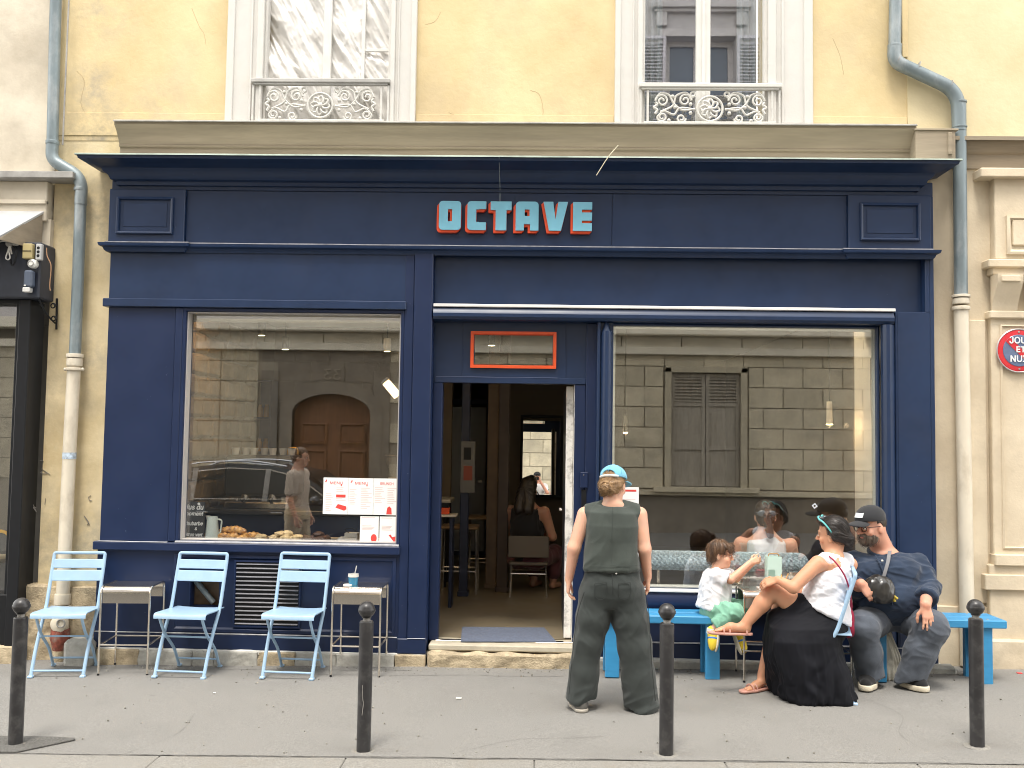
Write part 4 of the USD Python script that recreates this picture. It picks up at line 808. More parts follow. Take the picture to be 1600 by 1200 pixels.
for k, (px, y, dz, rz) in enumerate(spots):
    c_ = np.array([at(px, 840, y)[0], y, LZ + dz])
    if cr0 is None:
        cr0 = thing('croissant', 'golden croissant in the heap on the window ledge right of the pale jug', 'croissant', c_, 10, 'croissants heaped on the window ledge'); obj('crust', croissant(), m_crust, cr0, smooth=60)
    else: dup(cr0, c_, math.degrees(rz) + 10, 'golden croissant in the heap on the window ledge right of the pale jug', 'croissants heaped on the window ledge', scale=(1, 1, rs.uniform(.9, 1.15)))
b0 = None
for k, (px, y, dz) in enumerate([(408, .25, 0), (430, .24, 0), (441, .30, 0), (446, .22, 0), (456, .26, 0), (438, .25, .03), (449, .26, .032), (466, .25, 0)]):
    c_ = np.array([at(px, 840, y)[0], y, LZ + dz])
    if b0 is None: b0 = thing('pastry', 'pale round pastry in the heap in the middle of the window ledge', 'pastry', c_, 0, 'pale pastries on the window ledge'); obj('bun', bun(.05, 3), m_paleb, b0, smooth=True)
    else: dup(b0, c_, 50 * k, 'pale round pastry in the heap in the middle of the window ledge', 'pale pastries on the window ledge', scale=(1, 1, rs.uniform(.85, 1.15)))
d0 = None
for k, (px, y, dz) in enumerate([(489, .24, 0), (500, .22, 0), (508, .26, 0), (498, .25, .03), (478, .26, 0)]):
    c_ = np.array([at(px, 840, y)[0], y, LZ + dz])
    if d0 is None: d0 = thing('chocolate_pastry', 'dark chocolate pastry in the heap left of the white box', 'pastry', c_, 0, 'dark chocolate pastries on the window ledge'); obj('bun', bun(.048, 9), m_darkb, d0, smooth=True)
    else: dup(d0, c_, 60 * k, 'dark chocolate pastry in the heap left of the white box', 'dark chocolate pastries on the window ledge', scale=(1, 1, rs.uniform(.9, 1.1)))
tr = thing('serving_paper', 'white paper sheet under the pastries on the window ledge', 'paper', (-1.95, .28, LZ - .001)); obj('sheet', bx(-.6, .45, -.12, .13, -.001, .0, 0), m_trim, tr)
wb = thing('white_box', 'small white box with an open lid on the window ledge beside the leaflets', 'box', np.array([at(545, 840, .24)[0], .24, LZ]))
obj('tray', bx(-.075, .075, -.06, .06, 0, .030, .004), m_trim, wb); obj('box', bx(-.03, .075, -.03, .06, .03, .065, .004), m_trim, wb)
obj('ribbon', tube(curve([(.0, 0, .065), (-.03, 0, .09), (.02, 0, .10), (.05, 0, .085), (.06, 0, .10)], 5), .004, 6), m_black, wb)
# chalkboard and jug
cbd = thing('chalkboard', 'small black chalkboard with white handwriting at the lower left of the left window', 'chalkboard', np.array([at(302, 842, .16)[0], .16, LZ]))
cw, ch = at(319, 812, .16)[0] - at(285, 812, .16)[0], at(300, 784, .16)[2] - LZ
obj('board', bx(-cw / 2, cw / 2, -.008, .008, 0, ch, .003), mat('slate_board', (.012, .012, .013), .7, var=.3, vs=9), cbd)
m_chalk = mat('chalk', (.75, .75, .73), .9)
for t_, z_, hh, x_ in (('Jus du', .80, .032, .0), ('moment', .64, .024, .0), ('Rhubarbe', .38, .024, .0), ('&', .25, .018, .02), ('citron vert', .09, .021, .0)):
    tm = meshkit.text_mesh(t_, hh * 1.15, .001, True); b = tm.bounds; w = b[1, 0] - b[0, 0]; v_ = np.array(tm.vertices); v_[:, 0] = (v_[:, 0] - b[0, 0] - w / 2) * min(1, cw * .84 / w) + v_[:, 1] * .18 + x_; v_[:, 1] += z_ * ch
    obj('writing', upright((v_, np.array(tm.faces)), -.0095), m_chalk, cbd)
obj('chalk_flower', upright(ext(Point(cw * .22, ch * .95).buffer(.010), .001), -.0095), m_chalk, cbd)
jg = thing('jug', 'pale green metal jug beside the chalkboard', 'jug', np.array([at(331, 842, .2)[0], .20, LZ]))
obj('body', lathe([(0, 0), (.052, 0), (.054, .01), (.040, .165), (.036, .17), (.037, .175), (.033, .172), (.036, .16), (.048, .015), (0, .012)], 22), mat('pale_enamel', (.46, .52, .49), .35), jg)
obj('handle', tube(fillet([(.037, 0, .155), (.075, 0, .15), (.065, 0, .05), (.049, 0, .045)], .02), .006, 8), mat('pale_enamel_handle', (.46, .52, .49), .35), jg); obj('spout', join(move(lathe([(.0, 0), (.012, 0), (.018, .03), (0, .03)], 8), (-.036, 0, .15))), m_trim, jg)
# printed menus taped inside the left window
m_paper = mat('menu_paper', (.78, .78, .76), .6, var=.02); m_red = mat('red_print', (.62, .05, .04), .6); m_pink = mat('faint_print', (.60, .45, .43), .6)
GY = .102
def sheet(parent, x0, x1, z0, z1, title=None, lines=(), red=(), pics=()):
    pg = obj('page', bx(x0, x1, GY - .0005, GY + .001, z0, z1, 0), m_paper, parent, world=True)
    W_, H_ = x1 - x0, z1 - z0
    if title:
        tm = meshkit.text_mesh(title, .021, .0006); b = tm.bounds; v_ = np.array(tm.vertices); v_[:, 0] = (v_[:, 0] - b[0, 0]) / (b[1, 0] - b[0, 0]) * W_ * .52 + x0 + W_ * .26; v_[:, 1] += z1 - .050
        obj('heading', upright((v_, np.array(tm.faces)), GY - .0014), m_red, pg, world=True)
    q = []
    r2 = random.Random(int((x0 + 9) * 1000))
    for (a, b_, c_, d_) in lines:
        z = c_
        while z > d_:
            w = r2.uniform(.5, 1.0) * (b_ - a); q.append(bx(x0 + a * W_, x0 + (a + w) * W_, GY - .0013, GY - .0006, z0 + z * H_, z0 + z * H_ + .0035, 0)); z -= .05
    if q: obj('print', join(q), m_pink, pg, world=True)
    for (a, b_, c_, d_) in red: obj('red_block', bx(x0 + a * W_, x0 + b_ * W_, GY - .0014, GY - .0006, z0 + c_ * H_, z0 + d_ * H_, 0), m_red, pg, world=True)
    for poly in pics:
        g = affinity.affine_transform(poly, [W_, 0, 0, H_, x0, z0]); obj('drawing', upright(ext(g, .0006), GY - .0014), m_red, pg, world=True)
x0, x1 = at(505, 775, GY)[0], at(623, 775, GY)[0]; z1, z0 = at(560, 747, GY)[2], at(560, 804, GY)[2]
sand = Polygon([(.50, .18), (.85, .10), (.95, .14), (.93, .22), (.6, .28)]); chick = Polygon([(.40, .02), (.62, .02), (.60, .18), (.52, .24), (.44, .2), (.42, .12)]); fl = union_all([Polygon([(.05, .88), (.11, .87), (.14, .92), (.11, .96), (.09, .91)]), Point(.72, .80).buffer(.025)])
mb = thing('menu_board', 'wide white menu with red headings taped inside the left window', 'menu', (x0, GY, z0)); d_ = (x1 - x0) / 3
sheet(mb, x0, x0 + d_ - .002, z0, z1, 'MENU', [(.10, .42, .55, .1), (.52, .92, .72, .6), (.52, .92, .42, .32)], [(.52, .9, .46, .54)], [sand, fl])
sheet(mb, x0 + d_, x0 + 2 * d_ - .002, z0, z1, 'MENU', [(.05, .38, .68, .25), (.5, .95, .72, .15)], [], [affinity.translate(fl, .02, 0)])
sheet(mb, x0 + 2 * d_, x1, z0, z1, 'BRUNCH', [(.05, .48, .74, .3), (.55, .95, .72, .28)], [], [affinity.translate(chick, .12, 0)])
z1, z0 = at(590, 807, GY)[2], at(590, 847, GY)[2]
for px0, px1, lb_, pics in ((562.5, 592, 'white leaflet with a round red stamp below the menu in the left window', [Point(.75, .15).buffer(.16)]), (593, 622, 'white leaflet with a red bird drawing below the menu in the left window', [Polygon([(.5, .28), (.62, .30), (.7, .2), (.92, .24), (.95, .05), (.8, .02), (.68, .12)])])):
    a, b_ = at(px0, 827, GY)[0], at(px1, 827, GY)[0]; lf = thing('leaflet', lb_, 'leaflet', (a, GY, z0)); sheet(lf, a, b_ - .002, z0, z1, None, [(.1, .9, .94, .9), (.12, .85, .62, .45)], [], pics)
a, b_ = at(968, 800, GY)[0], at(998, 800, GY)[0]; z1, z0 = at(985, 761, GY)[2], at(985, 895, GY)[2]
mp_ = thing('menu_poster', 'tall white menu sheet on the right window behind the woman in the blue cap', 'menu', (a, GY, z0)); sheet(mp_, a, b_, z0, z1, None, [(.15, .85, .85, .3)], [], []); obj('heading', bx(a + .03, b_ - .02, GY - .0014, GY - .0006, z1 - .035, z1 - .02, 0), m_red, mp_, world=True)
# seen through the open door
dm = thing('door_mat', 'blue grey door mat lying inside the open door', 'door mat', atz(795, 993, FZ))
q = [atz(720, 1003, FZ), atz(869, 1004, FZ), atz(850, 982, FZ), atz(722, 981, FZ)]
g = Polygon([(a_[0], a_[1]) for a_ in q]); v, f = ext(g, .008); obj('pile', (v + [0, 0, FZ + .001], f), mat('mat_pile', (.10, .12, .17), .95, var=.15, vs=60, bump=.6, bs=200), dm, world=True)
def post(px0, px1, Y, mt_, lb_, name='post'):
    x0, x1 = at(px0, 700, Y)[0], at(px1, 700, Y)[0]; t = thing(name, lb_, 'post', ((x0 + x1) / 2, Y, FZ))
    obj('shaft', bx((x0 - x1) / 2, (x1 - x0) / 2, -.06, .06, 0, 2.72, .008), mt_, t); obj('foot', bx((x0 - x1) / 2 - .012, (x1 - x0) / 2 + .012, -.07, .07, 0, .05, .006), mt_, t); return t
t = post(721, 734, 2.2, m_navyin, 'slim dark navy post seen through the open door, with a notice on it')
nt = thing('notice', 'pale notice with a red print on the navy post inside the door', 'notice', at(731, 728, 2.10)); obj('sheet', bx(-.07, .07, -.004, .0, -.26, .24, .001), mat('pale_notice', (.11, .11, .105), .6), nt); obj('print', bx(-.04, .045, -.006, -.004, -.14, .0, .001), mat('dull_red_print', (.20, .04, .02), .6), nt); obj('print', bx(-.04, .03, -.006, -.004, .06, .18, .001), m_black, nt)
post(779, 796, 2.5, mat('brown_column', (.05, .035, .028), .6, var=.15), 'dark brown column in the middle of the doorway view')
post(762, 779, 2.7, mat('tan_column', (.17, .12, .08), .6, var=.12), 'tan column beside the dark brown column')
bd = thing('inner_door', 'pale grey inner door at the back of the cafe', 'door', at(722, 800, 5.5) * [1, 1, 0] + [0, 0, FZ])
obj('leaf', bx(-.30, .30, -.03, .03, 0, 1.95, .006), mat('grey_door', (.55, .56, .55), .5), bd); obj('frame', frame(-.38, .38, -.02, 2.05, [(0, .05), (0, -.05), (.07, -.05), (.07, .05)]), m_navyin, bd); obj('handle', bx(.20, .26, -.07, -.03, .95, .99, .004), m_steel, bd)
bs_ = thing('back_shelf', 'dark shelf with an orange box just inside the door on the left', 'shelf', at(694, 800, 1.6) * [1, 1, 0] + [0, 0, FZ])
zz = at(694, 803, 1.6)[2] - FZ
obj('board', bx(-.2, .12, -.12, .12, zz - .02, zz, .003), m_creamwall, bs_); obj('upright', bx(-.20, -.17, -.1, .1, 0, zz - .02, .003), m_navyin, bs_); obj('upright', bx(.06, .09, -.1, .1, 0, zz - .02, .003), m_navyin, bs_)
ob = thing('orange_box', 'orange and black box on the shelf inside the door', 'box', at(694, 803, 1.58)); obj('box', bx(-.06, .05, -.05, .05, 0.001, .06, .004), m_orange, ob); obj('lid', bx(-.062, .052, -.052, .052, .06, .10, .004), m_black, ob)
# mirror facing the street, leaning slightly back
mc = at(846, 716, 4.6); mw, mh = at(876, 716, 4.6)[0] - at(817, 716, 4.6)[0], at(846, 664, 4.6)[2] - at(846, 781, 4.6)[2]
mr = thing('wall_mirror', 'mirror inside the cafe reflecting the sunlit street wall and the photographer', 'mirror', mc)
tl = .034
obj('glass', move(bx(-mw / 2, mw / 2, -.004, .004, -mh / 2, mh / 2, 0), rx=-tl), mat('mirror_silver', (.86, .86, .84), .0, metal=1.0), mr)
obj('frame', move(frame(-mw / 2 - .03, mw / 2 + .03, -mh / 2 - .02, mh / 2 + .07, [(0, .02), (0, -.02), (.032, -.02), (.032, .02)]), rx=-tl), m_black, mr)
obj('wall_panel', bx(-.6, .75, .10, .14, -1.6, 1.2, 0), m_brownwall, mr)

# ------------------------------------------------------------------ street furniture
m_chair = mat('pale_blue_chair_paint', (.30, .445, .60), .38, var=.05, vs=8, bump=.05, bs=60, dirt=(.32, .42, .50), dirt_amt=.45, dirt_scale=12, chips=((.25, .28, .30), 60.0, .8))
m_bench = mat('bright_blue_bench_paint', (.035, .235, .46), .42, var=.08, vs=4, stretch=(.4, 2, 2), bump=.15, bs=50, dirt=(.03, .15, .32), dirt_amt=.5, dirt_scale=5, chips=((.30, .40, .48), 34.0, .9))
m_boll = mat('bollard_paint', (.030, .029, .030), .36, metal=.2, var=.2, vs=12, bump=.15, bs=50, dirt=(.12, .115, .11), dirt_amt=.5, dirt_scale=11)
def chair_parts(t):
    """A folding slatted-back metal chair facing -y; origin on the ground under its middle."""
    sw, wf = .195, .178
    back = fillet([(-wf, -.20, 0), (-wf - .002, -.135, .16), (-wf - .004, -.055, .30), (-wf - .006, .055, .455), (-sw + .012, .165, .80), (-sw + .012, .172, .835), (sw - .012, .172, .835), (sw - .012, .165, .80), (wf + .006, .055, .455), (wf + .004, -.055, .30), (wf + .002, -.135, .16), (wf, -.20, 0)], .055, 6)
    obj('back_frame', tube(back, .0125, 10), m_chair, t)
    def sl(z0, z1, w, name='slat'):
        y0, y1 = .055 + (z0 - .455) * .319, .055 + (z1 - .455) * .319
        m_ = bx(-w, w, -.006, .006, 0, z1 - z0, .004); v = m_[0]; v[:, 1] += y0 + (v[:, 2] / (z1 - z0)) * (y1 - y0) - .004 + .018 * (1 - (v[:, 0] / w) ** 2) * 0; v[:, 2] += z0
        obj(name, (v, m_[1]), m_chair, t)
    sl(.725, .790, .178); sl(.635, .712, .176)
    # seat sheet, rolled over at its front edge
    xs = np.linspace(-.190, .190, 15); ys = np.array([-.228, -.226, -.217, -.19, -.1, 0, .10, .15]); zz = np.array([.425, .442, .452, .456, .452, .448, .447, .446])
    V = np.array([[x * (1 - .06 * (y > .05)), y, z - .008 * (1 - (x / .19) ** 2) * (y > -.22)] for x in xs for y, z in zip(ys, zz)]); n = len(ys)
    F = np.array([[i * n + j, (i + 1) * n + j, (i + 1) * n + j + 1, i * n + j + 1] for i in range(14) for j in range(n - 1)])
    V2 = V - [0, 0, .007]; o = len(V); rim = [i * n for i in range(15)] + [14 * n + j for j in range(1, n)] + [i * n + n - 1 for i in range(13, -1, -1)] + [j for j in range(n - 2, 0, -1)]
    R_ = np.array([[rim[k], o + rim[k], o + rim[(k + 1) % len(rim)], rim[(k + 1) % len(rim)]] for k in range(len(rim))])
    obj('seat', (np.vstack([V, V2]), np.vstack([F, F[:, ::-1] + o, R_])), m_chair, t, smooth=40)
    wl_ = .155
    for s in (-1, 1):
        obj('rear_leg', tube(curve([(s * wl_, -.205, .440), (s * wl_, -.19, .40), (s * wl_, -.10, .285), (s * wl_, .05, .16), (s * wl_, .13, .05), (s * wl_, .165, .0)], 5), .0105, 8), m_chair, t)
        obj('foot', bx(s * wf - .018, s * wf + .018, -.222, -.182, 0, .018, .005), m_chair, t)
        obj('foot', bx(s * wl_ - .015, s * wl_ + .015, .148, .184, 0, .016, .005), m_chair, t)
        obj('pivot', tube([(s * .150, -.075, .262), (s * .186, -.075, .262)], .009, 8), m_chair, t)
    obj('stretcher', tube([(-wf, -.185, .045), (wf, -.185, .045)], .0075, 8), m_chair, t)
    obj('stretcher', tube([(-wl_, .115, .07), (wl_, .115, .07)], .0075, 8), m_chair, t)
    obj('stretcher', tube([(-wl_, -.085, .268), (wl_, -.085, .268)], .007, 8), m_chair, t)
ch0 = None
for (x, y, rz, lb_) in ((-3.415, -.250, 7, 'pale blue folding metal chair in front of the left downpipe'),
                        (-2.507, -.245, -3, 'pale blue folding chair before the small wall hatch, right of the first bar table'),
                        (-1.738, -.245, -3, 'pale blue folding metal chair in front of the vent grille')):
    if ch0 is None: ch0 = thing('folding_chair', lb_, 'chair', (x, y, G(x)), rz); chair_parts(ch0)
    else: dup(ch0, (x, y, G(x)), rz, lb_)
CHX, CHY, CHR = 1.923, -.778, -105
dup(ch0, (CHX, CHY, G(CHX)), CHR, 'pale blue folding chair under the woman in the black skirt')

def table_parts(t, w=.345, d=.32, h=.625):
    """A tall stool-like side table of steel tube with a sheet top bent down at front and back."""
    r = .0075
    a = np.linspace(0, math.pi / 2, 7)
    pr = [(-d / 2, h - .115)] + [(-d / 2 + .045 - .045 * math.cos(q), h - .045 + .045 * math.sin(q)) for q in a] + [(d / 2 - .045 + .045 * math.sin(q), h - .045 + .045 * math.cos(q)) for q in a] + [(d / 2, h - .115)]
    pg = LineString(pr).buffer(.0025, cap_style=2)
    v, f = ext(pg, w - .02); obj('top', (np.stack([v[:, 2] - w / 2 + .01, v[:, 0], v[:, 1]], 1), f), m_steel, t, smooth=40)
    for s in (-1, 1):
        x = s * (w / 2)
        fr = fillet([(x, -d / 2 - .004, 0), (x, -d / 2 - .004, h + .002), (x, d / 2 + .004, h + .002), (x, d / 2 + .004, 0)], .05, 7)
        obj('leg_frame', tube(fr, r, 10), m_steel, t)
        obj('side_rung', tube([(x, -d / 2 - .004, .215), (x, d / 2 + .004, .215)], r * .9, 8), m_steel, t)
        for y in (-d / 2 - .004, d / 2 + .004): obj('foot', tube([(x, y, 0), (x, y, .012)], r * 1.15, 8), m_black, t)
    for y in (-d / 2 - .004, d / 2 + .004): obj('rung', tube([(-w / 2, y, .215), (w / 2, y, .215)], r * .9, 8), m_steel, t)
tb0 = None
for x, y, rz, lb_ in ((-2.965, -.205, 4, 'steel bar table between the first two pale blue chairs'), (-1.285, -.195, 0, 'steel bar table holding the blue cup, left of the open door'),
                  (1.635, -.262, -2, 'steel bar table with drinks and a pale green box in front of the boy'), (2.02, -.285, 0, 'steel bar table mostly hidden behind the woman in the black skirt')):
    if tb0 is None: tb0 = thing('bar_table', lb_, 'table', (x, y, G(x)), rz); table_parts(tb0)
    else: dup(tb0, (x, y, G(x)), rz, lb_)
# tub and spoon on the second table
tz = G(-1.285) + .628
cp_ = at(552, 905, -.20); cup = thing('blue_cup', 'small blue and white cup with a spoon on the bar table left of the door', 'cup', (cp_[0], -.20, tz))
obj('cup', lathe([(0, 0), (.030, 0), (.031, .004), (.037, .058), (.034, .058), (.028, .008), (0, .008)], 22), mat('teal_cup', (.02, .17, .30), .3, coat=.3), cup)
obj('rim', lathe([(.037, .055), (.040, .058), (.038, .078), (.034, .078), (.034, .058)], 22), m_trim, cup)
obj('spoon', tube([(.005, 0, .05), (.022, 0, .135)], .004, 6), m_trim, cup)
lidm = thing('cup_saucer', 'white paper lid beside the blue cup', 'lid', (cp_[0] - .034, -.235, tz)); obj('disc', lathe([(0, .006), (.03, .006), (.034, 0), (0, 0)], 18), m_trim, lidm)

# benches
def bench(name_, lb_, x0, x1, y0, y1, h, legs):
    t = thing('bench', lb_, 'bench', ((x0 + x1) / 2, (y0 + y1) / 2, G((x0 + x1) / 2))); L_, D_ = (x1 - x0) / 2, (y1 - y0) / 2
    for y_a, y_b in ((-D_, -.0015), (.0015, D_)): obj('seat_board', bx(-L_, L_, y_a, y_b, h - .055, h, .006), m_bench, t)
    for q in legs:
        q = q - (x0 + x1) / 2
        for s in (-1, 1):
            yy = s * (D_ - .045)
            obj('leg', bx(q - .05, q + .05, yy - .022, yy + .022, 0, h - .055, .005), m_bench, t)
            for dx in (-.025, .025): obj('bolt', move(lathe([(0, .003), (.007, .003), (.009, 0), (0, 0)], 8), (q + dx, yy, h)), m_lead, t)
        pg = Polygon([(-D_ + .06, h - .057), (D_ - .06, h - .057), (D_ - .06, .12), (D_ - .10, .22), (D_ - .12, .30), (-D_ + .12, .30), (-D_ + .10, .22), (-D_ + .06, .12)])
        v, f = ext(pg, .03); obj('gusset', (np.stack([v[:, 2] + q - .015, v[:, 0], v[:, 1]], 1), f), m_bench, t)
    return t
bench('bench', 'bright blue wooden bench under the boy, behind the standing woman', .44, 1.34, -.36, -.065, .445, (.545, 1.255))
bench('bench', 'bright blue wooden bench under the man in the dark blue shirt', 2.18, 3.27, -.43, -.13, .445, (2.40, 3.13))

# bollards
bl0 = None
for (px, py, lb_, tl) in ((24, 1163, 'black ball-topped bollard standing on a dark asphalt patch at the left edge', -.030), (568, 1173, 'black ball-topped bollard with a pale scratch, in front of the blue cup table', -.004),
                      (1041, 1178, 'black ball-topped bollard in front of the first blue bench', -.002), (1527, 1165, 'black ball-topped bollard in front of the right end of the second bench', -.012)):
    d_ = _ray(px, py); P0 = CP + d_ * ((0 - CP[2]) / d_[2])
    for _ in range(6): P0 = CP + d_ * ((G(P0[0]) - CP[2]) / d_[2])
    if bl0 is None:
        bl0 = thing('bollard', lb_, 'bollard', P0); r = .0385
        obj('post', lathe([(0, -.05), (r, -.05), (r, .690), (r - .004, .697), (.020, .698), (.0, .698)], 28), m_boll, bl0)
        obj('neck', lathe([(.0, .695), (.020, .695), (.020, .712), (.026, .716), (0, .72)], 20), m_lead, bl0)
        obj('ball', move(trimesh.creation.icosphere(3, .0455), (0, 0, .758)), m_boll, bl0, smooth=True)
        obj('ball_band', lathe([(.044, .745), (.0475, .75), (.0475, .762), (.044, .767)], 28), m_boll, bl0)
        obj('base_ring', rough(lathe([(r, .0), (r + .02, .002), (r + .035, -.004), (r, -.01)], 24), .003, 30, 4), m_granite, bl0)
    else: dup(bl0, P0, 17 * px % 360, lb_)
    if px == 568:
        sc_ = thing('paint_scratch', 'pale scratch on the bollard in front of the blue cup table', 'scratch', (P0[0], P0[1], P0[2]))
        obj('mark', tube(curve([(-.006, -.0385, .36), (-.004, -.0385, .29), (.0, -.0385, .26), (-.006, -.0385, .20)], 4), .0016, 5), m_lead, sc_)

# drinks on the third table
TX, TY, TZ = 1.635, -.262, G(1.635) + .629
bxg = at(1207, 912, TY - .03); gb_ = thing('green_box', 'pale mint green cardboard box with a cut-out front on the drinks table', 'box', (bxg[0], TY - .05, TZ))
wq, hq = .050, at(1207, 868, TY)[2] - TZ
pan = sbox(-wq, 0, wq, hq).difference(sbox(-wq + .004, .035, .004, hq * .62).buffer(-.012).buffer(.012))
m_mint = mat('mint_card', (.46, .62, .55), .6, var=.03)
obj('front', upright(ext(pan, .003), -.045), m_mint, gb_); obj('back', bx(-wq, wq, .042, .045, 0, hq, .001), m_mint, gb_); obj('right_side', bx(wq - .003, wq, -.042, .042, 0, hq, .001), m_mint, gb_); obj('left_side', bx(-wq, -wq + .003, -.042, .042, 0, hq, .001), m_mint, gb_); obj('base', bx(-wq - .06, wq, -.045, .045, 0, .012, .002), m_trim, gb_)
obj('handle', tube(fillet([(-.035, 0, hq), (-.03, 0, hq + .02), (.035, 0, hq + .02), (.04, 0, hq)], .01), .004, 6), mat('twine', (.40, .24, .10), .8), gb_)
pk = thing('pink_tub', 'pink ice cream tub on the drinks table in front of the boy', 'tub', (bxg[0] - .055, TY - .085, TZ + .012))
obj('tub', lathe([(0, 0), (.026, 0), (.033, .05), (.030, .05), (.024, .006), (0, .006)], 20), mat('pink_card', (.60, .24, .27), .5), pk); obj('spoon', tube([(0, 0, .02), (.01, 0, .12)], .005, 6), m_trim, pk); obj('band', lathe([(.0305, .03), (.0325, .045), (.0335, .045), (.031, .03)], 20), m_red, pk)
rd = thing('red_tray', 'small red tray with a wafer on the drinks table beside the mint box', 'tray', np.array([at(1216, 900, TY)[0] + .05, TY + .09, TZ]))
obj('tray', bx(-.055, .055, -.04, .04, 0, .045, .008), mat('red_plastic', (.62, .03, .03), .4), rd); obj('wafer', bar((.02, 0, .04), (.045, 0, .095), .02, .006), mat('wafer', (.5, .3, .12), .8), rd)
gl = thing('water_glass', 'clear tumbler at the back of the drinks table', 'glass', (TX - .13, TY + .02, TZ)); obj('glass', lathe([(0, 0), (.026, 0), (.030, .085), (.027, .085), (.024, .006), (0, .006)], 18), pane_mat('tumbler_glass', .05), gl)
# bags
tg = at(1390, 1063, -.30)
tote = thing('tote_bag', 'crumpled off white tote bag on the ground between the man\'s feet', 'bag', (2.50, -.30, G(2.5)))
v = trimesh.creation.icosphere(4, 1); p_ = np.array(v.vertices); th = np.arctan2(p_[:, 1], p_[:, 0])
q = np.sign(p_) * np.abs(p_) ** .75; q = q * [.085, .075, .20]; k_ = (q[:, 2] + .2) / .4; q[:, 0] *= 1.12 - .62 * k_ ** 1.5; q[:, 1] *= 1.05 - .6 * k_; q[:, 0] -= .055 * k_
q += v.vertex_normals * ((np.abs(2 * meshkit.fbm(np.c_[th * 2.2, p_[:, 2] * 1.2, p_[:, 0]] * 1.6, 3, 8) - 1)) * .03)[:, None]; q[:, 2] = np.maximum(q[:, 2] + .19, 0)
m_tote = mat('off_white_canvas', (.52, .49, .41), .9, var=.06, vs=20, bump=.4, bs=120)
obj('body', (q, np.array(v.faces)), m_tote, tote, smooth=True); obj('strap', tube(curve([(-.05, -.04, .36), (-.02, -.07, .34), (.03, -.085, .22), (.05, -.08, .16), (.055, -.07, .12)], 6), [.008] * 25, 6), m_tote, tote)
# small litter
for px, py, lb_, col_ in ((717, 1092, 'small white scrap of paper on the pavement in front of the door', (.75, .74, .70)), (1593, 1053, 'small red scrap on the pavement at the right edge', (.55, .06, .06)), (335, 1084, 'tiny white scrap on the pavement in front of the second chair', (.75, .74, .7))):
    d_ = _ray(px, py); P0 = CP + d_ * ((G(0) - CP[2]) / d_[2])
    for _ in range(6): P0 = CP + d_ * ((G(P0[0]) - CP[2]) / d_[2])
    sz = .018 if px != 335 else .008
    lt = thing('litter', lb_, 'litter', P0 + [0, 0, .003]); obj('scrap', rough(bx(-sz, sz, -sz * .8, sz * .7, 0, .006, .002), .004, 60, px, .01), mat(f'litter_{px}'.replace('litter_717', 'scrap_white').replace('litter_1593', 'scrap_red').replace('litter_335', 'scrap_tiny'), col_, .8), lt)
# straw caught on the cornice
sw_ = thing('dry_straw', 'pale dry straw sticking up from the cornice right of the letters', 'straw', at(950, 250, -.27)); obj('stem', tube(curve([at(966, 227, -.22) - at(950, 250, -.27), (.0, 0, .02), at(932, 274, -.27) - at(950, 250, -.27)], 6), .0035, 5), mat('dry_straw', (.5, .46, .34), .8), sw_)

